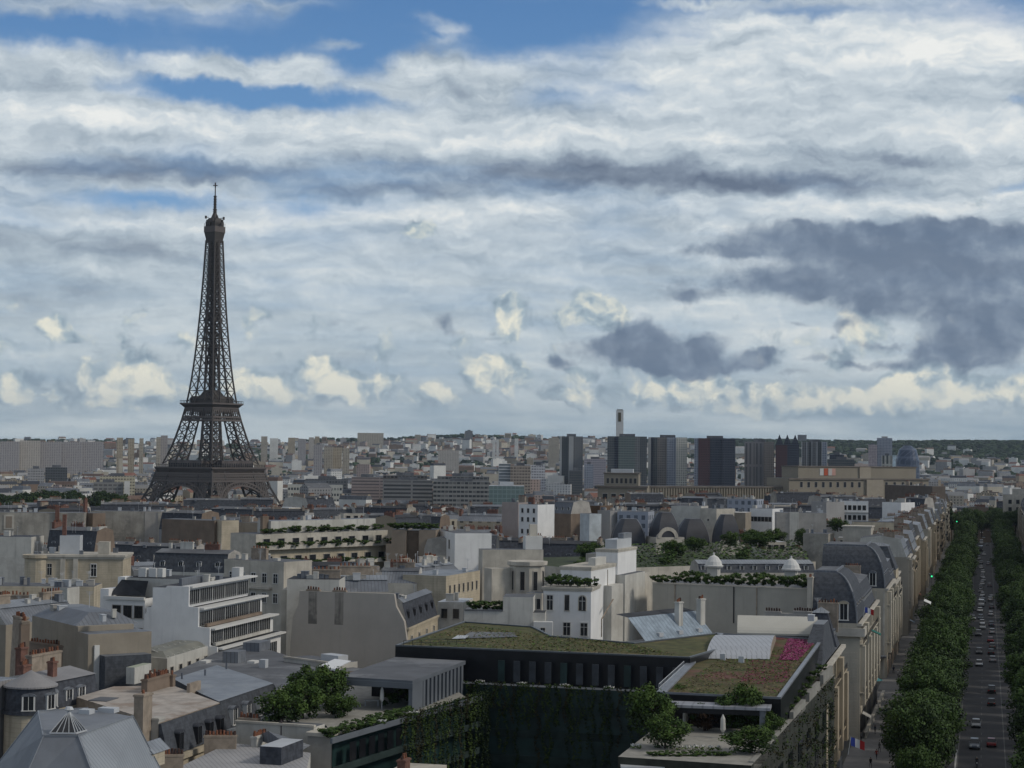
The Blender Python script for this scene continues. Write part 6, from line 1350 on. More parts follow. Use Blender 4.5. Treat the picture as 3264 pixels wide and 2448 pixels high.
# wedge shaped first building and its neighbours, seen end on
def first_houses():
    g = ave_house(256, 300, -1, 'first cream apartment house of the avenue with a slate wedge roof at its corner', 2, H=21.5, depth=6, wm=AFW[2], ch=False, roof=SLATE, mx0=39)
    g.box('end_wing', 0, 3, 0, 10, 6.5, 23, AFW[2], ZINC)
    b = MB(); b.loft([(10, .2), (34, .2), (34, 3.6), (10, 3.6)], 21.6, [(25, 1.2), (33, 1.2), (33, 2.8), (25, 2.8)], 26.3, 0, 1); b.obj('wedge_roof', [SLATEB, ZINC], g.root)
    for y in (1.2, 3.6): g.box('pilaster', -.3, y-.3, 0, 0, y+.3, 20.8, CREAM2, reg=False)
    g.wins('l', 0, .5, 5.6, 2, [17.2, 13.4, 9.6, 5.8], 1.1, 2.4, 'sash')
    g2 = ave_house(340, 398, -1, 'second avenue house with rusticated stone end wall and balustraded corner balcony', 2, H=21.3, depth=14, wm=AFW[1], ch=False, roof=SLATEB, mx0=22); convex_roof(g2, .2, 22, .2, 8.4, 21.3, 30.3, 4.2, SLATEB)
    for z in [i*.62 for i in range(2, 26)]: g2.box('course', -.06, .1, z, 0, 5.0, z+.5, AFW[1], reg=False)
    g2.box('corner_balcony', -1.3, -1.3, 19.0, 4.5, 5.2, 19.5, CREAM2, reg=False); g2.parapet(-1.3, -1.3, 4.5, 5.2, 19.5, CREAM2, 1.0); g2.dorm('l', .1, [2.6, 6.2], 21.9, 1.7, 3.4, 'stone', 1.6); g2.dorm('f', .5, [4, 9, 14, 19], 21.9, 1.5, 3.0, 'stone', 1.4); g2.chim(1.5, 8.8, 20, 29.5, 2.2, 1.0, 5, CREAM2)
    g2.wins('l', -.02, 5.4, 13.8, 3, [17.5, 13.7, 9.9], 1.1, 2.4, 'sash')
    g3 = ave_house(436, 472, -1, 'third avenue house showing a tall pale blank end wall between pilasters', 2, H=21, depth=15, wm=AFW[1], ch=False, roof=SLATE, mx0=24); convex_roof(g3, .2, 24, .2, 14.8, 21, 30.6, 4.6, SLATEB); g3.dorm('l', .1, [3, 7.5, 12], 21.6, 1.7, 3.4, 'zinc', 1.6); g3.dorm('l', 2.2, [5, 10], 26.2, 1.3, 2.2, 'zinc', 1.4); g3.dorm('f', .5, [4, 9, 14, 19], 21.6, 1.5, 3.0, 'zinc', 1.4)
    for y in (.4, 2.2, 4.0): g3.box('pilaster', -.25, y-.25, 0, 0, y+.25, 20.4, CREAM2, reg=False)
    g3.box('end_canopy', -3.2, -.3, 5.2, 0, 4.8, 5.5, GREYROOF, reg=False)
    ords = ['fourth', 'fifth', 'sixth', 'seventh', 'eighth', 'ninth', 'tenth', 'eleventh', 'twelfth']
    t = 474; i = 0
    while t < 1230:
        L = rb.uniform(20, 34); H = rb.uniform(19.5, 23.5)
        if i in (2, 5, 9): t += 9
        lb = '%s house up the avenue facade row, cream stone with slate roof' % ords[i] if i < len(ords) else 'cream stone house far up the avenue facade row'
        ave_house(t, t+L-(2.5 if i % 3 == 1 else 0), -1, lb, 1 if t < 860 else 0, H=H, s0=(22.4, 23.6, 21.6, 24.2, 22.0)[i % 5], group=None if i < len(ords) else 'houses far up the avenue row')
        t += L+.2; i += 1
    t = 640; i = 0
    while t < 1230:
        L = rb.uniform(22, 34); ave_house(t, t+L, 1, '%s pale house across the avenue behind the far tree row' % (ords[i] if i < 8 else 'last'), 0, H=rb.uniform(19, 23), group=None if i < 8 else 'last houses across the avenue'); t += L+.3; i += 1
    e = rect_frame(AV(1262, 12), AV(1262, 52), 'cream neoclassical block with square windows closing the avenue', 'end_building'); e.box('wall', 0, 0, -10, e.W, 14, 27, CREAM2, SLATE)
    for u in range(8): e.box('pier', 1+u*5-.4, -.4, -8, 1+u*5+.4, 0, 27, CREAM2, reg=False)
    e.wins('f', 0, 2, 37, 7, [21, 16, 11], 2.4, 2.8, 'dark'); e.box('attic', 6, 2, 27, 34, 12, 31, CREAM2, SLATE)
first_houses()
# ================================================================== mid distance landmarks
def palace():
    s = FR('long low palace wing with colonnade and flat terrace roof', (2060, 1546), (2560, 1548), 30, 'palace_wing', 'palace'); L = s.W; st = pm('palace_stone', (.27, .24, .19), var=.08, scale=.05, streak=.15)
    s.box('wall', 0, 0, -5, L, 14, 29.4, st, GREYROOF); s.box('cornice', -.5, -1.2, 28.2, L+.5, 0, 29.4, pm('palace_dark', (.16, .14, .12)), reg=False)
    n = 60
    b = MB()
    for i in range(n): b.box(L*i/n, -.9, 8, L*i/n+L/n*.45, 0, 28.2)
    b.obj('colonnade', st, s.root); s.rail([(0, 0), (L, 0)], 29.4, 1.0)
    def pav(label, x0, x1, y0, y1, z_lo, z_hi, d, up):
        q = FR(label, (x0, y1), (x1, y1+2), z_lo, 'palace_pavilion', 'palace'); W = q.W
        q.box('wall', 0, 0, -5, W, 30, z_lo, st, GREYROOF); q.box('cornice', -.6, -.8, z_lo-1.2, W+.6, 0, z_lo, MATS['palace_dark'], reg=False)
        q.box('attic', W*up[0], 4, z_lo, W*up[1], 26, z_hi, st, GREYROOF, reg=True); q.box('attic_coping', W*up[0]-.5, 3.5, z_hi, W*up[1]+.5, 26.5, z_hi+.7, MATS['palace_dark'], reg=False); return q
    p = pav('domed end pavilion of the palace with tall pilasters nearest the round roofs', 1905, 2062, 1512, 1548, 31.5, 39, 1270, (.12, .82))
    p.wins('f', 0, 2, p.W-2, 5, [16], 3.2, 11, 'dark'); p.wins('f', 4, p.W*.15, p.W*.8, 7, [33], 1.8, 3.4, 'dark'); p.box('skylight', p.W*.25, 8, 39.7, p.W*.7, 18, 42, METAL, reg=False)
    q = pav('broad theatre pavilion of the palace with banner coloured marks', 2515, 2960, 1493, 1524, 35.5, 43.5, 1270, (.085, .93))
    q.wins('f', 0, q.W*.06, q.W*.52, 9, [29], 2.4, 4, 'dark'); q.wins('f', 0, q.W*.66, q.W*.9, 4, [29], 2.4, 4, 'dark'); q.box('bay', q.W*.54, -1.5, 0, q.W*.66, 0, 34.5, pm('palace_pale', (.34, .30, .24), var=.06), reg=False); q.box('bay', q.W*.515, 3.0, 35, q.W*.595, 4, 43.5, MATS['palace_pale'], reg=False)
    for u, c in ((.235, (.55, .55, .53)), (.265, (.45, .10, .05)), (.295, (.5, .48, .46)), (.32, (.5, .3, .25))): q.box('banner', q.W*u, 3.7, 37.5, q.W*(u+.026), 4, 42.5, pm('banner_%d' % int(u*1000), c, var=.05), reg=False)
palace()
def domes():
    dm = pm('helmet_slate', (.045, .048, .058), rough=.5, var=.15, scale=.3, course=.5); dl = pm('helmet_side', (.13, .14, .16), rough=.5, var=.12, scale=.3, seam=.8)
    for (x0, x1, yt, yb, z, lab, arch) in [(1968, 2078, 1655, 1738, 29, 'dark helmet shaped roof, first and widest of the four', 0), (2092, 2182, 1634, 1712, 31.5, 'dark helmet shaped roof with cream arched front, second of the four', 1), (2175, 2284, 1655, 1740, 29, 'dark helmet shaped roof without arch, third of the four', 0), (2293, 2376, 1641, 1732, 31.0, 'dark helmet shaped roof over a wide arched window, last of the four', 2)]:
        a = PZ(x0, yt, z); b_ = PZ(x1, yt, z); W = (b_-a).length; d = a.length; H = (yb-yt)*1024/3264*d/FPX
        g = rect_frame(Vector((a.x, a.y, 0)), Vector((b_.x, b_.y, 0)), lab, 'helmet_roof', 'roof'); n = 12
        g.box('base', 0, 0, 0, W, W*.9, z-H, CREAM2, GREYROOF)
        b = MB(); rings = []
        for i in range(n+1):
            t = i/n; k = math.cos(t*math.pi/2*.86)**.55; rings.append([(W/2-W/2*k*.80, W*.45-W*.45*k), (W/2+W/2*k*.62, W*.45-W*.45*k), (W/2+W/2*k, W*.45), (W/2+W/2*k*.8, W*.45+W*.45*k), (W/2-W/2*k*.8, W*.45+W*.45*k), (W/2-W/2*k, W*.45)])
        for i in range(n):
            for j in range(6):
                q = (j+1) % 6; z0, z1 = z-H+H*i/n, z-H+H*(i+1)/n
                b.face([(*rings[i][j], z0), (*rings[i][q], z0), (*rings[i+1][q], z1), (*rings[i+1][j], z1)], 1 if j in (1, 2) else 0)
        b.face([(*p, z) for p in rings[n]], 1); b.obj('roof', [dm, dl], g.root)
        if arch:
            m_ = 12; R1, R2 = W*.36, W*.24; zc = z-H-.3; b = MB(); y = -W*.02
            for i in range(m_):
                a0, a1 = math.pi*i/m_, math.pi*(i+1)/m_
                P = [(W*.42+r*math.cos(t), zc+r*math.sin(t)*(1.0)) for r, t in ((R1, a0), (R1, a1), (R2, a1), (R2, a0))]
                b.face([(x, y, zz) for x, zz in P]); b.face([(P[0][0], y, P[0][1]), (P[0][0], y+4, P[0][1]), (P[1][0], y+4, P[1][1]), (P[1][0], y, P[1][1])])
            if arch == 2: b.box(W*.42-R1, y, zc-3, W*.42-R2, y+2, zc); b.box(W*.42+R2, y, zc-3, W*.42+R1, y+2, zc)
            b.obj('arch', CREAM2, g.root); b = MB(); b.face([(W*.42+R2*math.cos(math.pi*i/m_), y+.4, zc+R2*math.sin(math.pi*i/m_)) for i in range(m_+1)]); b.obj('arch_window', GLASS if arch == 2 else CREAM, g.root)
        HR.append((x0, x1, yt, yb, d, *g.wld(W/2, W/2)[:2], W*.6))
domes()
def hotel():
    h = FR('lower slate wing of the hotel running behind the lanterns', (2230, 1800), (2600, 1800), 26.3, 'hotel_wing'); L = h.W; h.box('wall', 0, 0, 0, L, 9, 24.4, CREAM2, GREYROOF); h.mansard(0, 0, L, 9, 24.4, 26.4, 1.6, SLATEB, ZINCL); h.dorm('f', .6, [L*i/9+1 for i in range(9)], 24.5, 1.0, 1.7, 'zinc')
    c = FR('curved slate roof with pale rounded dormer beside the avenue facades', (2775, 1766), (2856, 1768), 26, 'mansard_house'); L = c.W; c.box('wall', 0, 0, 0, L, 10, 22, CREAM); c.mansard(0, 0, L, 10, 22, 28, 2.4, SLATEB, ZINC, sides='fr'); c.dorm('f', .7, [L*.5], 22.6, 1.6, 2.6, 'zinc')
    k = FR('plain cream attic block with capping stone above the curved slate roof', (2686, 1680), (2776, 1682), 30.5, 'attic_block'); k.box('wall', 0, 0, 0, k.W, 8, 30.5, CREAM2, GREYROOF); k.box('coping', -.3, -.3, 30.5, k.W+.3, 8.3, 30.9, CREAM2, reg=False)
    w = FR('pale stone wall block with dark top edge behind the attic block', (2720, 1664), (2850, 1666), 31.5, 'attic_block'); w.box('wall', 0, 1, 0, w.W, 9, 31.5, CREAM, DARKROOF)
hotel()
def simple(label, x0, x1, yt, z, wall, top=GREYROOF, depth=10, name='apartment_building', rows=None, kind='dark', ncol=4, ww=1.3, hh=1.9, ro='flat', y2=None, cl=3, ch=1, par=None):
    s = FR(label, (x0, yt), (x1, y2 or yt+2), z, name); W = s.W
    if ro == 'flat':
        s.box('wall', 0, 0, 0, W, depth, z, wall, top)
        if par: s.parapet(0, 0, W, depth, z, par, .8)
    else:
        hz = 4.2 if ro == 'mans' else 2.4; k = 1.5 if ro == 'mans' else 3; s.box('wall', 0, 0, 0, W, depth, z-hz, wall); s.mansard(0, 0, W, depth, z-hz, z, k, rb.choice([SLATE, SLATEB, ZINC]) if ro == 'mans' else ZINC, top, sides='fb')
        if ro == 'mans': s.dorm('f', .5, [W*(i+.5)/ncol for i in range(ncol)], z-hz+.5, 1.2, 2.0, 'zinc')
    if rows: s.wins('f', 0, W*.04, W*.96, ncol, rows, ww, hh, kind)
    s.clutter(.5, 1, W-.5, depth-1, z+.02 if ro == 'flat' else z+.5, cl*2)
    for i in range(ch): s.chim(rb.uniform(.1, .9)*W, depth*.5, z-1, z+rb.uniform(1.6, 2.8), rb.uniform(2.5, 5), .8, rb.randint(4, 8), rb.choice([BRICK, STACK, STACK, OFFW]))
    return s
def mids():
    s = simple('huge weathered grey party wall with a brick chimney shaft running up it', -60, 268, 1633, 29.3, GREYD, ch=0, depth=8, cl=4)
    s.chim(s.W*.74, -.3, 22, 31.5, 1.3, 1.0, 3, BRICK); s.box('blind_window', s.W*.22, -.2, 23.5, s.W*.32, 0, 28.5, CREAM2, reg=False); s.box('recess', s.W*.225+.5, -.25, 24, s.W*.315-.5, -.2, 28, TAUPE, reg=False)
    s = simple('second half of the weathered party wall with pale repaired strip at its end', 292, 516, 1629, 29.3, GREYD, ch=0, depth=8); s.box('pale_strip', s.W*.76, -.12, 0, s.W, 0, 29.2, GREYW, reg=False); s.box('pilaster', s.W*.95, -.4, 0, s.W, 0, 29.3, CREAM2, reg=False)
    s = simple('dark recess with brick chimney shaft between the two party walls', 264, 296, 1634, 29.0, BROWNW, ch=0, depth=5, cl=0); s.chim(s.W*.3, -.2, 22, 34, 1.2, 1, 2, BRICK)
    simple('dark brown brick wall block beyond the weathered party wall', 516, 684, 1654, 29, BROWNW, ch=0, depth=9, y2=1660); simple('pale pier wall standing at the end of the brown brick wall', 684, 707, 1657, 29.2, CREAM, ch=0, cl=0, depth=6); simple('tan wall block with sloping pipe beside the terraced flats', 707, 830, 1664, 28, TAN, ch=1, depth=9)
    t = simple('rounded cream apartment house with a cornice and small roof hut', 100, 393, 1769, 26.5, CREAM, top=DARKROOF, rows=None, ch=0, depth=13, cl=8); t.cornice(0, 0, t.W, 13, 26.6, CREAM2, .5, .5); t.win('f', t.W*.68, 0, 21.6, 1.5, 3.0, 'white'); t.win('f', t.W*.2, 0, 21.8, 1.2, 2.8, 'sash'); t.win('f', t.W*.68, 0, 15.5, 1.5, 3.0, 'white')
    for u in (.32, .46): t.box('pilaster', t.W*u, -.4, 0, t.W*u+1.1, 0, 25.6, CREAM2, reg=False)
    b = MB(); r = 3.2; b.lathe(1.2, 2.2, [(r, 0), (r, 25.6), (r+.5, 25.8), (r+.5, 26.5)], 16); b.obj('round_corner', CREAM, t.root); t.box('roof_hut', t.W*.28, 3, 26.5, t.W*.5, 7, 31.0, METAL, ZINC, reg=False); t.box('roof_hut', t.W*.71, 2, 26.5, t.W*.83, 4.5, 29.6, CREAM2, reg=False); t.box('chimney_shaft', t.W*.30, 3.6, 30.5, t.W*.34, 4.6, 36, BRICK, reg=False)
    simple('blank cream wall house at the left edge with slate hip', -40, 100, 1710, 28.5, OFFW, top=SLATE, ch=0, depth=10, cl=2)
    simple('cream stone house with balustrade and potted terrace plants', -50, 300, 1868, 24.6, CREAM, top=GREYROOF, rows=[18.5], ncol=6, kind='arch', ww=1.2, hh=2.6, ch=0, cl=10, depth=10)
    simple('plain white low block below the cream terrace house', -50, 62, 1952, 25, OFFW, ch=1, depth=6, cl=2); simple('white stair block beside the long cream terrace house', 165, 215, 1872, 26.2, OFFW, ch=0, cl=1, depth=4)
    u = simple('small mansard house with two skylit zinc slopes and pale dormers', 486, 720, 1762, 28, OFFW, ro='mans', ncol=4, rows=[20.6], ww=1.0, hh=1.9, y2=1768, ch=2, cl=3)
    simple('white apartment house with casement windows above a stone balcony', 715, 905, 1782, 27, CREAM2, rows=[22.2, 17.8], ncol=5, ww=1.5, hh=2.2, y2=1792, kind='white', cl=4).box('balcony', 0, -1.0, 20.8, 14, 0, 21.3, CREAM2, reg=False)
    # terraced flats with plants
    s = FR('cream terraced flats with long planted balconies and a glazed penthouse', (828, 1704), (1248, 1690), 30, 'terraced_flats'); L = s.W
    s.box('wall', 0, 1.5, 0, L, 12, 30, CREAM2, GREYROOF); s.box('penthouse', L*.14, 3.5, 30, L*.94, 9, 33.2, OFFW, ZINC)
    for j, z in enumerate((26.0, 21.6, 17.2, 12.8)):
        s.box('balcony_slab', -.5-j*.8, -1.2-j*1.2, z, L+.3, 1.5, z+.25, CREAM2, reg=False); s.box('balcony_front', -.5-j*.8, -1.2-j*1.2, z+.25, L+.3, -1.05-j*1.2, z+1.1, CREAM2, reg=False); s.box('storey', -.5, -j*1.2+.4, z-4.1, L, 1.5, z, CREAM, reg=False); s.wins('f', -j*1.2+.38 if j else 1.5, 1, L-1, 9, [z+.4 if j == 0 else z+.4-4.2+4.2], 2.4, 2.4, 'dark') if j == 0 else s.wins('f', -(j-1)*1.2+.38, 1, L-1, 9, [z+.3], 2.4, 2.4, 'dark')
    for i in range(42):
        j = i % 3; z = (26.2, 21.8, 30.0)[j]; y = (-.6, -1.8, 2.2)[j]; x = 1.5+(i*1.618*7) % (L-3); dup(SHRUB, s.wld(x, y, z), i, 'shrub on the balconies of the cream terraced flats', (rb.uniform(2.0, 3.4), 1.3, rb.uniform(.7, 1.4)), 'shrubs on the terraced flats')
    s.chim(L*.12, 5, 30, 34.5, 2, 1, 4, BROWNW); s.clutter(1, 4, L-1, 8, 33.2, 6)
    q = FR('tan brick block with a dark recessed strip and no windows', (1248, 1688), (1389, 1690), 30.5, 'blind_block'); L = q.W; q.box('wall', 0, 0, 0, L*.33, 12, 30.5, TAUPE, GREYROOF); q.box('recess', L*.33, 2.5, 0, L*.62, 12, 30.2, BROWNW, GREYROOF, reg=False); q.box('wall', L*.62, 0, 0, L, 12, 30.5, TAUPE, GREYROOF); q.box('wing', -1.5, -.1, 0, L*.3, 6, 26.5, TAUPE, reg=False)
    for i in range(6): dup(SHRUB, q.wld(L*(i+.5)/6, 2, 30.4), i, 'shrub on top of the windowless tan block', (3, 1.8, 1.3), 'shrubs on the windowless tan block')
    simple('narrow white house with stacked bow windows beside the tan block', 1389, 1450, 1686, 30.3, WHITE, rows=[26, 21.5, 17], ncol=2, ww=1.6, hh=2.3, ch=0, cl=2, y2=1700)
    simple('low slate mansard house with a ladder of dormers', 1452, 1560, 1722, 28.0, CREAM2, ro='mans', ncol=5, ch=2, y2=1712); simple('cream house with seven narrow windows and pale zinc roof', 1422, 1530, 1836, 25.4, CREAM, rows=[21.4], ncol=7, ww=.8, hh=1.9, y2=1818, ch=0, top=ZINCL)
    simple('broad zinc roof with glass ridge and rows of yellow pots', 1300, 1480, 1818, 25.6, CREAM2, ro='zinc', ch=3, y2=1800, top=ZINCL, cl=8); simple('tan gable wall with round window in front of the terraced flats', 1070, 1210, 1806, 27, STACK, ch=0, cl=3, y2=1804, depth=6)
    simple('zinc roofed house stepping down from the tan gable', 1210, 1330, 1822, 26, CREAM2, ro='zinc', ch=2, cl=5); simple('low pale hut with blue grey lid by the party wall wing', 1395, 1476, 1918, 23.6, OFFW, top=METAL, ch=0, cl=1, rows=[20.5], ncol=2)
    # beyond the villa: pinkish and white houses, slates
    simple('pinkish blank house standing just before the white sash house', 1600, 1652, 1600, 33, pm('pink_render', (.36, .31, .29), var=.06, streak=.15), depth=10, cl=1); simple('white house with paired small windows and pink neighbour', 1654, 1714, 1607, 33, WHITE, rows=[30, 26.8, 22.5], ncol=3, ww=1.0, hh=1.6, depth=10, cl=1)
    simple('narrow cream house with balcony beside dark slate mansard', 1722, 1760, 1606, 32.5, CREAM2, rows=[29.2, 25.6], ncol=2, ww=1.2, hh=1.8, cl=1); simple('tall dark slate mansard house with three small dormers', 1762, 1820, 1600, 33.5, BROWNW, ro='mans', ncol=3, depth=12); simple('brown tiled wall house with brick top', 1842, 1912, 1610, 32.0, pm('umber_wall', (.13, .085, .055), var=.15), ch=1)
    simple('white slatted stair block among brown walls', 1849, 1879, 1636, 30.2, pm('slatted_white', (.5, .55, .58), seam=.5), ch=0, cl=0, depth=5); simple('grey blue rendered block between white wall and slatted stair', 1968, 2066, 1630, 30.6, m6, ch=0); simple('lavender grey low wall behind the first helmet roof', 1905, 1945, 1626, 30.8, FARPLAIN[2], ch=0)
    simple('pale blank wall block rising behind the helmet roofs', 2140, 2235, 1612, 33, OFFW, ch=0, cl=2); simple('off white blank wall with tiny window behind the helmet roofs', 2232, 2284, 1620, 32.4, CREAM2, ch=0, rows=[28], ncol=1, ww=.8, hh=.7); simple('brown fronted penthouse with white eaves behind the last helmet roof', 2283, 2376, 1632, 30.3, TAN, top=FRAME, ch=0)
    simple('modern white house with a long dark ribbon window', 2390, 2462, 1620, 31.5, WHITE, rows=[26.6], ncol=1, ww=9, hh=1.8, kind='strip', ch=0); simple('long plain brown grey wall with a white pier in it', 2476, 2634, 1634, 31, GREYW, ch=0, cl=5).box('white_pier', 4.6, -.3, 10, 8, 0, 31.3, OFFW, reg=False)
    simple('pale stucco house raised behind the brown grey wall', 2586, 2634, 1598, 33, FARPLAIN[2], ch=0)
    w = simple('bright white modern block with a row of tall windows', 2634, 2768, 1596, 33, WHITE, ch=0, cl=3, rows=[29.3, 25.2], ncol=8, ww=1.5, hh=2.0, kind='dark'); w.box('ledge', 0, -.8, 28.2, w.W, 0, 28.6, FRAME, reg=False)
    simple('white gabled penthouse with dark dormer by the avenue', 2812, 2872, 1600, 32, WHITE, ch=1, cl=3); simple('pale block with grey slate penthouse near the avenue facades', 2874, 2944, 1588, 32, OFFW, ro='mans', ncol=2); simple('long brown brick block with narrow white chimney pier', 2820, 2972, 1545, 34, pm('cocoa_wall', (.12, .10, .085), var=.15), ch=2, y2=1550)
    simple('blue grey roof pavilion with corner windows on white walls', 2318, 2412, 1590, 33, m6, ch=0, cl=2); simple('low terrace wall in front of the long brown wall with planters', 2560, 2640, 1700, 28.5, GREYD, ch=0, cl=2)
    g = [(1880, 1790), (1960, 1762), (2150, 1775), (2215, 1758), (2330, 1742), (2392, 1735), (2420, 1745), (2470, 1735), (2560, 1740), (2670, 1695)]
    for i, (sx, sy) in enumerate(g):
        p = PZ(sx, sy, 23.5); q = dup(BUSHY, p, i, None, (rb.uniform(1.6, 2.6), rb.uniform(1.3, 1.8), rb.uniform(1.0, 1.5))); q['label'] = 'dark tree of the roof garden below the helmet roofs'; q['group'] = 'trees of the big roof garden'
    r = FR('broad roof garden deck under the helmet roofs', (1860, 1815), (2600, 1790), 23.4, 'roof_garden_block'); r.box('wall', 0, 0, 0, r.W, 46, 23.4, CREAM2, pm('planted_deck', (.05, .065, .03), var=.35, scale=.3))
    for i in range(16):
        x = r.W*(.02+.06*i); dup(SHRUB, r.wld(x, 3+(i*5.3) % 30, 23.3), i, 'clipped shrub spread over the broad roof garden deck', (2.2, 1.8, rb.uniform(1, 1.8)), 'shrubs of the roof garden deck')
    scatter(r, 'garden_planting', [LEAVES[0], LEAVES[1], LEAVES[2]], [(1880, 1812), (2580, 1792), (2560, 1720), (1960, 1735)], 23.4, 9000, .5, 6)
mids()
# ================================================================== dense rooftops between the landmarks
def proto(seed):
    rr = random.Random(seed); W = rr.uniform(14, 24); Dp = rr.uniform(10, 13); kind = seed % 4
    g = FR.__new__(FR); g.o = Vector((0, 0, 0)); g.ux = Vector((1, 0, 0)); g.uy = Vector((0, 1, 0)); g.W = W; g.th = 0; g.d = 0
    g.reg = lambda *a: None
    g.root = thing(['mansard_building', 'flat_roof_block', 'zinc_roof_house', 'mansard_building'][kind], 'x', 'building'); wall = rr.choice(AFM+FARWALLS[:3]+[FARWALLS[4]]); blank = rr.choice(FARPLAIN[2:]+[GREYW, OFFW, TAUPE, BROWNW, GREYD])
    H = 20.0
    b = MB(); b.box(0, 0, -26, W, Dp, H, 0, 2)
    # side walls blank
    b.box(-.04, .3, -26, 0, Dp-.3, H, 1); b.box(W, .3, -26, W+.04, Dp-.3, H, 1)
    b.obj('wall', [wall, blank, GREYROOF], g.root)
    if kind in (0, 3):
        g.mansard(0, 0, W, Dp, H, H+5.4, 1.6, rr.choice([SLATE, SLATEB, SLATE]), rr.choice([ZINC, ZINC, GREYROOF, DARKROOF]), ends=blank)
        g.dorm('f', .7, [W*(i+.5)/4 for i in range(4)], H+.5, 1.3, 2.2, 'zinc'); top = H+5
    elif kind == 1:
        g.parapet(0, 0, W, Dp, H, blank, .9); x = rr.uniform(.1, .4)*W; g.box('penthouse', x, 2.5, H, x+W*.5, Dp-2, H+3.2, rr.choice([WHITE, OFFW, CREAM2]), rr.choice([GREYROOF, METAL, DARKROOF])); top = H
        g.wins('f', 2.5, x+.4, x+W*.5-.4, 3, [H+.4], 1.8, 1.9, 'dark')
    else:
        g.mansard(0, 0, W, Dp, H, H+2.2, 3.2, ZINC, rr.choice([ZINCL, ZINC, GREYROOF]), ends=blank); top = H+2.4
    global rb
    for x, n in ((.5, 6), (W-.5, 5)): g.chim(x, Dp*.4, H, top+rr.uniform(1.2, 2.4), .9, rr.uniform(3, 5), n, rr.choice([BRICK, STACK, OFFW, STACK]))
    if rr.random() < .9: g.chim(W*rr.uniform(.3, .7), Dp*.6, H, top+2.0, 4, .9, 7, rr.choice([BRICK, STACK]))
    g.clutter(1, 2, W-1, Dp-2, top-.1, 5); g.clutter(.5, .5, W-.5, 1.5, top-.1, 2)
    return fam(g.root), W, Dp, kind
PRO = [proto(100+i) for i in range(14)]
KN = ['slate mansard building', 'flat roofed block', 'low zinc roofed house', 'mansard building']
AREA = [(0, 110, 'the weathered party wall'), (110, 240, 'the brown brick wall'), (240, 400, 'the terraced flats'), (400, 500, 'the windowless tan block'), (500, 600, 'the white villa'), (600, 760, 'the helmet roofs'), (760, 860, 'the long brown wall'), (860, 985, 'the avenue facades'), (985, 1100, 'the far avenue trees')]
def fill():
    rr = random.Random(77); placed = []; d = 268.0; cnt = 0; fm = MB()
    while d < 1640:
        a = -17.0; sp = 1.0+max(0, d-700)/1200
        while a < 17:
            P, W, Dp, kind = PRO[rr.randrange(len(PRO))]; sc = min(1.75, sp)*rr.uniform(.85, 1.1); w_ = W*sc; a += math.degrees((w_+rr.uniform(.5, 3))/d)
            x, y = d*math.sin(R(a)), d*math.cos(R(a)); dd = d+rr.uniform(-9, 9); x *= dd/d; y *= dd/d
            # avenue corridor and beyond
            t = x*AA.x+y*AA.y; s = x*AR.x+y*AR.y
            if -44 < s < 42 and t < 1330: continue
            if s > 42 and t < 900: continue
            if math.hypot(x-TWX, y-TWY) < 105: continue
            if d > 1480 and x < 40 and rr.random() < .8: continue
            th = R(rr.choice([-24, -14, 8, 16, 30, 62])+rr.uniform(-5, 5)) if s < -60 else TH*-1+R(rr.choice([0, 90]))
            H = (rr.uniform(-4, 4.5) if d > 480 else rr.uniform(-5, 2)); g0 = gz(x, y)
            if d < 420: sc *= .8; w_ = W*sc
            hh = 20+H+g0
            # keep clear of hand placed buildings, on the ground and in front of them
            rad = max(w_, Dp)*.6
            if any(math.hypot(x-h[5], y-h[6]) < rad+h[7]*.8 for h in HR): continue
            c0 = proj(Vector((x-w_/2, y, hh+5.5))); c1 = proj(Vector((x+w_/2, y, hh)))
            if any(c0[0] < h[1] and c1[0] > h[0] and dd < h[4]+4 and min(c0[1], c1[1]) < h[3]-12 for h in HR): continue
            if any(math.hypot(x-q[0], y-q[1]) < (rad+q[2])*.62 for q in placed): continue
            placed.append((x, y, rad)); cnt += 1
            loc = Vector((x, y, hh-20)); pl = '?'
            px = 512+FPX*x/y
            for a0, a1, n in AREA:
                if a0 <= px < a1: pl = n
            if pl == '?': pl = AREA[0][2] if px < 0 else AREA[-1][2]
            dist = 'near' if d < 480 else ('in the rooftops behind' if d < 800 else ('well beyond' if d < 1200 else 'far beyond'))
            lb = '%s %s %s' % (['dark slate', 'pale', 'grey', 'cream'][kind], KN[kind], dist+' '+pl)
            if P.name not in USED: USED.add(P.name); o = P; o.location = loc; o.rotation_euler.z = th
            else: o = dup(P, loc, th)
            ox, oy = W/2, Dp/2; cth, sth = math.cos(th), math.sin(th); o.location.x -= (ox*cth-oy*sth)*sc; o.location.y -= (ox*sth+oy*cth)*sc
            o.scale = (sc, sc*rr.uniform(.9, 1.15), rr.uniform(.95, 1.05)); tag(o, lb, 'building', lb)
        d += 17+max(0, d-350)*.035
    print('fill', cnt)
    return placed
PLACED = fill()
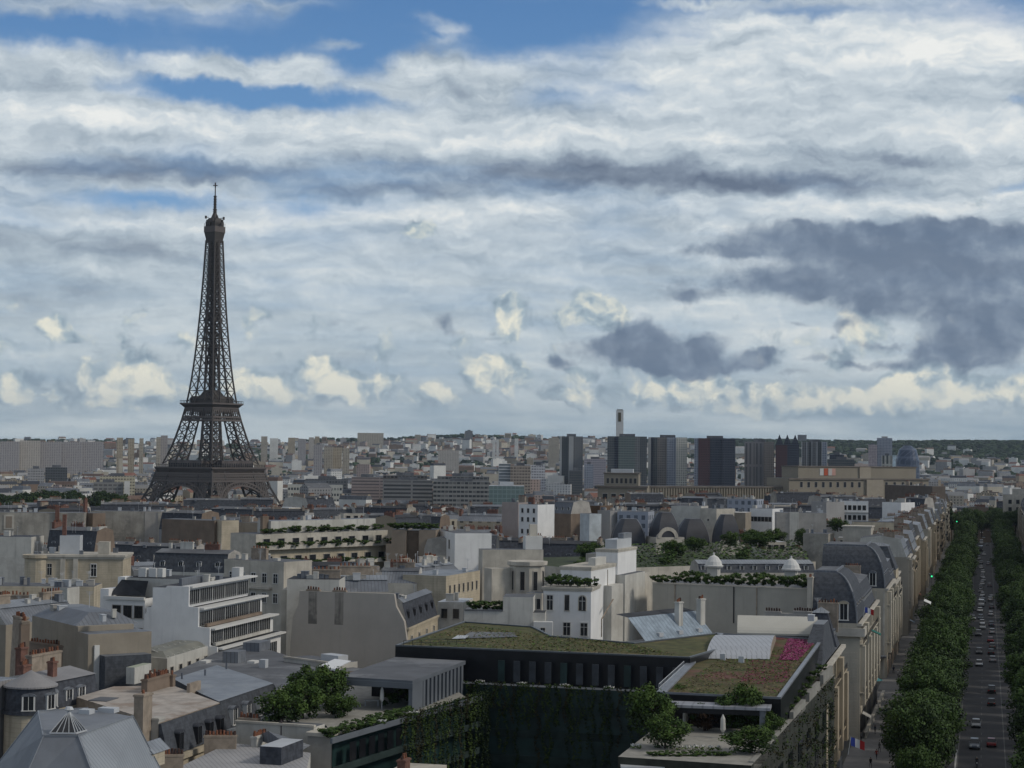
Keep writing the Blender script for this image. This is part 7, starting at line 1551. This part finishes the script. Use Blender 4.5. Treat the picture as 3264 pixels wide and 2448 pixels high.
# trees among the roofs and the park round the tower
PK = [tree_proto('park_tree', 60+i, 6.5, 13, 34, 34, .8, 'dark park tree', 'tree', mats=[LEAVES[3], LEAVES[0], LEAVES[0]], low=.1) for i in range(3)]
rp = random.Random(5); n = 0
for i in range(170):
    px = rp.choice([rp.uniform(-10, 80), rp.uniform(0, 190), rp.uniform(100, 215)]); d = rp.uniform(1380, 1560)
    x, y = pol(px, d)
    if math.hypot(x-TWX, y-TWY) < 48: continue
    o = place_first(USED, PK[n % 3], (x, y, (2.0 if px < 130 else -6)+rp.uniform(-4, 1)), rp.random()*6, 'dark leafy park tree in the wooded park before the iron tower', (1.3, 1.3, rp.uniform(.9, 1.3)), 'park trees around the iron tower'); n += 1
for (sx, sy, d, k) in [(530, 1625, 900, 2), (560, 1622, 905, 2), (610, 1632, 880, 2), (1420, 1600, 1150, 4), (1480, 1605, 1120, 4), (1340, 1640, 900, 2), (2000, 1500, 1500, 3), (3000, 1560, 1180, 3), (1170, 1568, 1250, 2)]:
    for j in range(k):
        p = PD(sx+rp.uniform(-35, 35), sy, d+rp.uniform(-10, 10)); dup(PK[j % 3], (p.x, p.y, gz(p.x, p.y)+8), j, 'dark tree rising between rooftops in the middle distance', (1, 1, 1.1), 'trees between the middle distance rooftops')
# ================================================================== vehicles
def car_mesh(parts_name, col, kind, label):
    root = thing(parts_name, label, {'parked_car': 'car', 'car': 'car', 'van': 'van', 'bus': 'bus'}.get(parts_name, 'car'))
    L, W, H = {'car': (4.4, 1.78, 1.46), 'hatch': (4.0, 1.72, 1.5), 'van': (5.3, 2.0, 2.3), 'bus': (11, 2.5, 3.0), 'suv': (4.6, 1.85, 1.7)}[kind]
    paint = pm('paint_%s' % col[0], col[1], rough=.3, var=.03, spec=.6); b = MB()
    hb = H*(.56 if kind in ('car', 'hatch', 'suv') else .5)    # car points to -y
    def ring(y, z0, z1, w): return [(-w/2, y, z0+.08), (w/2, y, z0+.08), (w/2, y, z1-.1), (w/2-.12, y, z1), (-w/2+.12, y, z1), (-w/2, y, z1-.1)]
    if kind in ('van', 'bus'): secs = [(-L/2, .35, H*.45, W*.9), (-L/2+.3, .25, H*.52, W), (-L/2+.9, .22, H*.62, W), (L/2-.2, .22, H*.62, W), (L/2, .3, H*.6, W*.96)]
    else: secs = [(-L/2, .35, hb*.80, W*.82), (-L/2+.35, .22, hb*.93, W*.97), (-L*.22, .2, hb+.02, W), (L*.3, .2, hb+.08, W), (L/2-.2, .22, hb+.05, W*.95), (L/2, .35, hb*.9, W*.82)]
    rs = [ring(y, z0, z1, w) for y, z0, z1, w in secs]
    for A, B in zip(rs, rs[1:]):
        for i in range(6): j = (i+1) % 6; b.face([A[i], B[i], B[j], A[j]], 0)
    b.face(list(reversed(rs[0])), 0); b.face(rs[-1], 0)
    y0, y1, y2, y3 = ((-L*.24, -L*.08, L*.27, L*.42) if kind not in ('van', 'bus') else (-L/2+.55, -L/2+1.0, L/2-.15, L/2-.05)); z0 = (hb if kind not in ('van', 'bus') else H*.6); w0, w1 = W*.93, W*.76 if kind not in ('van', 'bus') else W*.93
    b.loft([(-w1/2, y1), (w1/2, y1), (w1/2, y2), (-w1/2, y2)], H-.06, [(-w1/2+.06, y1+.1), (w1/2-.06, y1+.1), (w1/2-.06, y2-.1), (-w1/2+.06, y2-.1)], H, 0, 0)
    b.obj('body', paint, root)
    g = MB(); g.loft([(-w0/2, y0), (w0/2, y0), (w0/2, y3), (-w0/2, y3)], z0, [(-w1/2, y1), (w1/2, y1), (w1/2, y2), (-w1/2, y2)], H-.05, 0); g.obj('windows_band' if 0 else 'glazing', GLASS if kind not in ('van',) else (paint if False else GLASS), root)
    for sx in (-1, 1):
        for yy in (-L*.31, L*.3):
            w = MB(); r = .32 if kind != 'bus' else .45; n = 12
            for k, (ra, xa, rb_, xb) in enumerate(((r, .11, r, -.11), (r, .11, r*.6, .12), (r*.6, .12, .01, .1), (r, -.11, .01, -.11))):
                for i in range(n):
                    a0, a1 = 2*math.pi*i/n, 2*math.pi*(i+1)/n
                    w.face([(sx*xa, ra*math.cos(a0), ra*math.sin(a0)), (sx*xa, ra*math.cos(a1), ra*math.sin(a1)), (sx*xb, rb_*math.cos(a1), rb_*math.sin(a1)), (sx*xb, rb_*math.cos(a0), rb_*math.sin(a0))], 1 if k in (1, 2) and ra < r*.9 else 0)
            w.obj('wheel', [IRON, METAL], root, loc=(sx*(W/2-.12), yy, r))
        h = MB(); h.box(sx*(W/2-.12), -L/2-.02, hb*.62, sx*(W/2-.48), -L/2+.25, hb*.84); h.obj('headlight', pm('headlamp', (.75, .76, .74), rough=.2, var=.02), root)
        h = MB(); h.box(sx*(W/2-.10), L/2-.15, hb*.66, sx*(W/2-.42), L/2+.02, hb*.9); h.obj('tail_light', pm('tail_lamp', (.35, .02, .015), rough=.3, var=.05), root)
    return fam(root)
CC = {'silver': (.42, .43, .44), 'white': (.68, .68, .67), 'black': (.018, .018, .02), 'red': (.22, .02, .025), 'steel': (.16, .19, .23), 'grey': (.12, .125, .13), 'taupe': (.2, .18, .16)}
CP = {}
def car(sx, sy, col, kind, face, label, z=.04, t=None):
    """face: 1 towards the camera, -1 away"""
    p = PZ(sx, sy, z) if sy else None; k = (col, kind)
    rz = -TH if face > 0 else -TH+math.pi
    nm = {'van': 'van', 'bus': 'bus'}.get(kind, 'car')
    if k not in CP: CP[k] = car_mesh(nm, (col, CC[col]), kind, label); o = CP[k]; o.location = p; o.rotation_euler.z = rz
    else: o = dup(CP[k], p, rz)
    o['label'] = label; return o
for a in [(3111, 2316, 'silver', 'car', 1, 'silver car driving towards the viewer beside the solid white line'), (3106, 2384, 'steel', 'suv', 1, 'steel blue car heading towards the viewer, nearest in the inner lane'),
          (3160, 2378, 'red', 'hatch', -1, 'dark red hatchback driving away, nearest in the outer lane'), (3160, 2248, 'black', 'hatch', -1, 'black car with glinting roof driving away, second in the outer lane'), (3161, 2208, 'black', 'suv', -1, 'black off-roader just ahead of the black hatchback'),
          (3121, 2122, 'white', 'hatch', 1, 'bright white car alone in the inner lane'), (3121, 2082, 'grey', 'car', 1, 'grey saloon following the bright white car'), (3119, 2026, 'grey', 'suv', 1, 'grey car with a pale roof load behind the saloon'), (3157, 2046, 'red', 'car', -1, 'red car parked half under the far trees'),
          (3126, 1973, 'steel', 'car', 1, 'steel car under the first tree gap in the jam'), (3128, 1932, 'white', 'van', 1, 'white van stuck in the inner lane jam'), (3102, 1946, 'black', 'hatch', 1, 'black hatchback parked along the shop side kerb'), (3158, 1962, 'white', 'hatch', -1, 'white hatchback parked at the far kerb'),
          (3128, 1912, 'silver', 'hatch', 1, 'silver hatchback behind the white van'), (3126, 1888, 'taupe', 'car', 1, 'taupe car in the middle of the jam'), (3131, 1864, 'white', 'car', 1, 'white saloon in the middle of the jam'), (3132, 1842, 'silver', 'suv', 1, 'silver off-roader farther up the jam'), (3127, 1812, 'white', 'hatch', 1, 'small white car where the jam thins'),
          (3119, 1783, 'white', 'suv', 1, 'white off-roader pulling out from the kerb'), (3126, 1757, 'black', 'bus', 1, 'dark bus blocking the lane far up the avenue'), (3128, 1733, 'white', 'van', 1, 'white van in front of the dark bus'), (3134, 1681, 'white', 'car', 1, 'white car at the far end of the visible road'), (3149, 1695, 'black', 'car', -1, 'black car driving away at the far end'),
          (3147, 1740, 'grey', 'hatch', -1, 'grey hatchback driving away past the dark bus'), (3150, 1800, 'silver', 'hatch', -1, 'silver hatchback driving away beside the jam'), (3101, 1975, 'silver', 'car', 1, 'silver car parked behind the black kerbside hatchback'), (3160, 1995, 'steel', 'hatch', -1, 'steel hatchback parked at the far kerb'), (3159, 2085, 'black', 'car', -1, 'black saloon parked under the far trees'),
          (3157, 1915, 'white', 'car', -1, 'white saloon parked at the far kerb beside the white van'), (3154, 1870, 'taupe', 'hatch', -1, 'taupe hatchback at the far kerb'), (2603, 2368, 'silver', 'car', 1, 'silver car in the narrow side street below the green wall'), (2636, 2372, 'red', 'hatch', 1, 'red hatchback beside the corner of the side street')]:
    car(*a)
ORD = ['first', 'second', 'third', 'fourth', 'fifth', 'sixth', 'seventh', 'eighth', 'ninth', 'tenth', 'eleventh', 'twelfth']
for i, sy in enumerate((1700, 1716, 1770, 1797, 1827, 1853, 1876, 1900, 1921, 1950, 1990, 2004)):
    c_ = ['white', 'silver', 'white', 'grey', 'white', 'silver', 'black', 'white', 'steel', 'white', 'silver', 'white'][i]
    car(3133-(sy-1700)*.02+(-4, 3, 5)[i % 3], sy, c_, ['car', 'hatch', 'suv'][i % 3], 1, '%s car squeezed into the jam, %s counted from its far end' % (c_, ORD[i]))
for i, sy in enumerate((1905, 1935, 2015, 2062, 2105)):
    car(3160+(sy-1905)*.02, sy+4, ['white', 'grey', 'white', 'taupe', 'silver'][i], 'hatch', -1, '%s hatchback in the kerb line under the far trees, %s from the far end' % (['white', 'grey', 'white', 'taupe', 'silver'][i], ORD[i]))
def scooter(sx, sy, label):
    p = PZ(sx, sy, .04); root = thing('motor_scooter', label, 'scooter', p, -TH); b = MB()
    b.loft([(-.16, -.5), (.16, -.5), (.16, .7), (-.16, .7)], .3, [(-.12, -.1), (.12, -.1), (.12, .6), (-.12, .6)], .78, 0, 0); b.loft([(-.22, -.62), (.22, -.62), (.18, -.42), (-.18, -.42)], .3, [(-.12, -.5), (.12, -.5), (.12, -.38), (-.12, -.38)], 1.0, 0, 0); b.obj('body', pm('scooter_paint', (.06, .06, .07), rough=.3), root)
    b = MB(); b.beam((-.32, -.42, 1.02), (.32, -.42, 1.02), .04); b.obj('handlebar', IRON, root); b = MB(); b.box(-.1, -.66, .75, .1, -.55, .92); b.obj('headlight', MATS['headlamp'], root)
    for y in (-.62, .62):
        w = MB(); n = 12
        for i in range(n):
            a0, a1 = 2*math.pi*i/n, 2*math.pi*(i+1)/n
            for xa, ra, xb, rb_ in ((-.06, .26, .06, .26), (.06, .26, .06, .02), (-.06, .02, -.06, .26)): w.face([(xa, ra*math.cos(a0), ra*math.sin(a0)), (xa, ra*math.cos(a1), ra*math.sin(a1)), (xb, rb_*math.cos(a1), rb_*math.sin(a1)), (xb, rb_*math.cos(a0), rb_*math.sin(a0))])
        w.obj('wheel', IRON, root, loc=(0, y, .26))
    return p
# ================================================================== people
def figure(seed, stride, top, legs, sit=False):
    me = bpy.data.meshes.new('body'); V = []; E = []; Rr = []
    def add(p, r, par=None):
        V.append(p); Rr.append(r); i = len(V)-1
        if par is not None: E.append((par, i))
        return i
    pz = .92 if not sit else .80
    pel = add((0, 0, pz), .145); w = add((0, 0, pz+.2), .13, pel); ch = add((0, -.01, pz+.42), .16, w); nk = add((0, -.01, pz+.57), .065, ch); hd = add((0, -.03, pz+.66), .085, nk); tp = add((0, -.03, pz+.76), .075, hd)
    for s in (-1, 1):
        sh = add((s*.19, 0, pz+.50), .07, ch); f = s*stride
        el = add((s*.25, f*.18, pz+.24), .048, sh); ha = add((s*.24, f*.28-(.25 if sit else .04), pz+.02 if not sit else pz+.18), .036, el); fi = add((s*.24, f*.30-(.33 if sit else .05), pz-.07 if not sit else pz+.18), .03, ha)
        hp = add((s*.095, 0, pz-.06), .10, pel)
        if sit: kn = add((s*.13, -.36, pz-.12), .07, hp); an = add((s*.12, -.34, pz-.52), .045, kn); ft = add((s*.12, -.52, pz-.56), .04, an)
        else: kn = add((s*.10, -f*.16-.03, .48), .066, hp); an = add((s*.10, -f*.30, .09), .042, kn); ft = add((s*.10, -f*.30-.16, .045), .038, an)
    me.from_pydata(V, E, []); o = bpy.data.objects.new('tmp', me); COL.objects.link(o)
    sk = o.modifiers.new('s', 'SKIN'); sk.use_smooth_shade = True
    for i, r in enumerate(Rr): me.skin_vertices[0].data[i].radius = (r, r*.82)
    me.skin_vertices[0].data[0].use_root = True
    o.modifiers.new('u', 'SUBSURF').levels = 1
    dg = bpy.context.evaluated_depsgraph_get(); m2 = bpy.data.meshes.new_from_object(o.evaluated_get(dg)); m2.name = 'body'; bpy.data.objects.remove(o)
    m2.materials.clear()
    for m_ in (top, legs, pm('skin', (.36, .22, .16), var=.05), IRON): m2.materials.append(m_)
    for f in m2.polygons:
        c = f.center; rel = c.z-pz
        f.material_index = 2 if (rel > .55 or (abs(c.x) > .18 and rel < .06)) else (0 if rel > -.03 else (3 if c.z < .09 and not sit else 1)); f.use_smooth = True
    return m2, pz
TOPS = [pm('coat_'+n, c, var=.1) for n, c in [('black', (.02, .02, .022)), ('navy', (.03, .04, .07)), ('grey', (.12, .12, .12)), ('red', (.22, .04, .03)), ('pale', (.42, .41, .38))]]
PF = {}
def person(sx, sy, label, top, legs, stride=1, rz=0, sit=False, z=.16, pos=None):
    k = (top, legs, stride, sit)
    if k not in PF: PF[k] = figure(1, stride*.9, TOPS[top], TOPS[legs], sit)
    m2, pz = PF[k]; p = pos or PZ(sx, sy, z); root = thing('person', label, 'person', p, rz); link('body', m2, root)
    b = MB(); b.sphere((0, -.01, pz+.74), .1, .115, .085, 10, 6); smooth(b.obj('hair' if not sit else 'helmet', pm('hair_brown', (.03, .02, .015)) if not sit else TOPS[4], root)); return root
for a in [(2822, 2270, 'person in black walking with a long stride past the low balustrade', 0, 0, 1, 0), (2789, 2340, 'person in navy coat standing apart on the pavement', 1, 0, .3, 2), (2813, 2342, 'person in black jacket and grey trousers walking away', 0, 2, 1, 3.1),
          (2818, 2386, 'person in dark coat close to the tree crowns', 0, 1, -1, 3.1), (2803, 2398, 'person in grey top walking beside one in red', 2, 0, 1, .2), (2794, 2420, 'person in red top on the near pavement', 3, 0, -1, .2), (2775, 2447, 'person in black at the bottom edge of the picture', 0, 0, 1, 0),
          (2795, 2262, 'person standing by the balustrade in dark clothes', 0, 2, .3, 1), (2848, 2146, 'distant person in navy on the pavement beyond the balustrade', 1, 0, 1, 0), (2862, 2160, 'distant person in pale top near the tree edge', 4, 0, 1, 3), (2733, 2350, 'person in black by the parked scooters', 0, 0, .3, 1), (2745, 2362, 'person in grey beside the parked scooters', 2, 0, .3, 4)]:
    person(*a[:6], a[6], R(a[7] if len(a) > 7 else 0)*57) if False else person(a[0], a[1], a[2], a[3], a[4], a[5], a[6])
for sx, sy, lb in ((3114, 2446, 'dark scooter in the centre of the road at the bottom edge'), (3036, 2400, 'dark scooter waiting by the red traffic light')):
    p = scooter(sx, sy, lb); person(0, 0, lb.replace('dark scooter', 'person in black riding the scooter'), 0, 0, .2, -TH, True, pos=p+Vector((0, .1, .12)))
for i, (sx, sy) in enumerate(((2738, 2345), (2728, 2356), (2720, 2368))): scooter(sx, sy, ['farthest', 'middle', 'nearest'][i]+' of three scooters parked at the corner of the first house')
# ================================================================== street furniture
def traffic_light(sx, sy, on, label, d):
    p = PD(sx, sy, d); base = gz(p.x, p.y); root = thing('traffic_light', label, 'traffic light', (p.x, p.y, base), -TH); h = p.z-base
    b = MB(); b.lathe(0, 0, [(.09, 0), (.06, h+.6)], 8); b.obj('pole', IRON, root); b = MB(); b.box(-.22, -.2, h-.5, .22, .1, h+.7); b.obj('housing', IRON, root)
    em = bpy.data.materials.new('lamp_'+on); em.use_nodes = True; bs = em.node_tree.nodes['Principled BSDF']; c = {'red': (1, .03, .02), 'green': (.05, .9, .35)}[on]
    bs.inputs['Base Color'].default_value = (*c, 1); bs.inputs['Emission Color'].default_value = (*c, 1); bs.inputs['Emission Strength'].default_value = 1.2
    b = MB(); n = 10; r = .2 if d < 500 else .27; b.face([(r*math.cos(-2*math.pi*i/n)*-1, -.22, h+.1+r*math.sin(-2*math.pi*i/n)) for i in range(n)]); b.obj('lamp', em, root)
traffic_light(3025, 2372, 'red', 'traffic light showing red beside the near street trees', 322); traffic_light(2970, 1838, 'green', 'traffic light showing green at the facade edge', 560); traffic_light(3050, 1663, 'green', 'small green traffic light far up the avenue facades', 860)
# low stone balustrade in front of the second house
b = rect_frame(AV(342, -20.9), AV(404, -20.9), 'low stone balustrade bounding the house forecourt', 'balustrade', 'balustrade'); b.box('plinth', 0, 0, 0, b.W, .4, .45, CREAM2, reg=False); b.box('coping', 0, -.1, 1.15, b.W, .5, 1.35, CREAM2, reg=False)
q = MB()
for i in range(int(b.W/.45)): q.lathe(.2+i*.45, .2, [(.1, .45), (.14, .65), (.06, .9), (.1, 1.15)], 6)
q.obj('balusters', CREAM2, b.root)['kind'] = 'stuff'
def awning(sx, sy, d, w, col, label):
    p = PD(sx, sy, d); root = thing('awning', label, 'awning', p, -TH+math.pi/2); b = MB(); b.face([(-w/2, 0, 0), (w/2, 0, 0), (w/2, -1.6, -.7), (-w/2, -1.6, -.7)]); b.face([(-w/2, -1.6, -.7), (w/2, -1.6, -.7), (w/2, -1.6, -1.0), (-w/2, -1.6, -1.0)]); b.face([(-w/2, -1.6, -.76), (w/2, -1.6, -.76), (w/2, 0, -.06), (-w/2, 0, -.06)]); b.obj('fabric', col, root)
    b = MB(); b.beam((-w/2, 0, -.1), (-w/2, -1.55, -.75), .06); b.beam((w/2, 0, -.1), (w/2, -1.55, -.75), .06); b.obj('arm', IRON, root)
awning(2946, 1912, 470, 7, FRAME, 'bright white awning slanting out from the avenue facades'); awning(2779, 2008, 352, 3, pm('teal_cloth', (.02, .12, .10)), 'small teal awning under the corner balcony of the second house')
p = PZ(2790, 2200, .15); u = thing('cafe_parasol', 'turquoise cafe parasol on the forecourt behind the balustrade', 'parasol', p); b = MB(); b.lathe(0, 0, [(.04, 0), (.04, 2.6)], 8); b.obj('pole', METAL, u); b = MB(); b.lathe(0, 0, [(1.7, 2.2), (.05, 2.9)], 8, 0, False); b.obj('canopy', pm('turquoise_cloth', (.10, .30, .33)), u)
def flag(sx, sy, d, label, size):
    p = PD(sx, sy, d); root = thing('flag', label, 'flag', p, -TH+.25); b = MB(); b.beam((-size*.2, 0, -size*.3), (0, 0, size), .07); b.obj('pole', METAL, root)
    for i, (n, c) in enumerate((('blue', (.02, .04, .22)), ('white', (.65, .65, .64)), ('red', (.42, .03, .03)))):
        b = MB()
        for k in range(4):
            x0 = size*(i*.33+k*.083); x1 = x0+size*.083; y0, y1 = .15*math.sin(x0*2.2), .15*math.sin(x1*2.2); b.face([(x0, y0, size*.98-x0*.35), (x1, y1, size*.98-x1*.35), (x1, y1, size*.35-x1*.35), (x0, y0, size*.35-x0*.35)])
        b.obj('stripe', pm('flag_'+n, c, var=.05), root)
flag(2712, 2392, 258, 'blue white and red flag hanging low at the first house corner', 1.9); flag(2757, 1962, 336, 'blue white and red flag above the corner balcony', 1.6)
# ================================================================== haze
hz_ = MB(); hz_.box(-14000, -400, -260, 14000, 13500, 420); ho = hz_.obj('haze', [], kind='stuff'); hm = bpy.data.materials.new('haze'); hm.use_nodes = True; hm.node_tree.nodes.clear()
hv = hm.node_tree.nodes.new('ShaderNodeVolumePrincipled'); hv.inputs['Density'].default_value = 2.7e-5; hv.inputs['Color'].default_value = (.62, .74, .90, 1); hv.inputs['Anisotropy'].default_value = .0
hout = hm.node_tree.nodes.new('ShaderNodeOutputMaterial'); hm.node_tree.links.new(hv.outputs[0], hout.inputs['Volume']); ho.data.materials.append(hm);
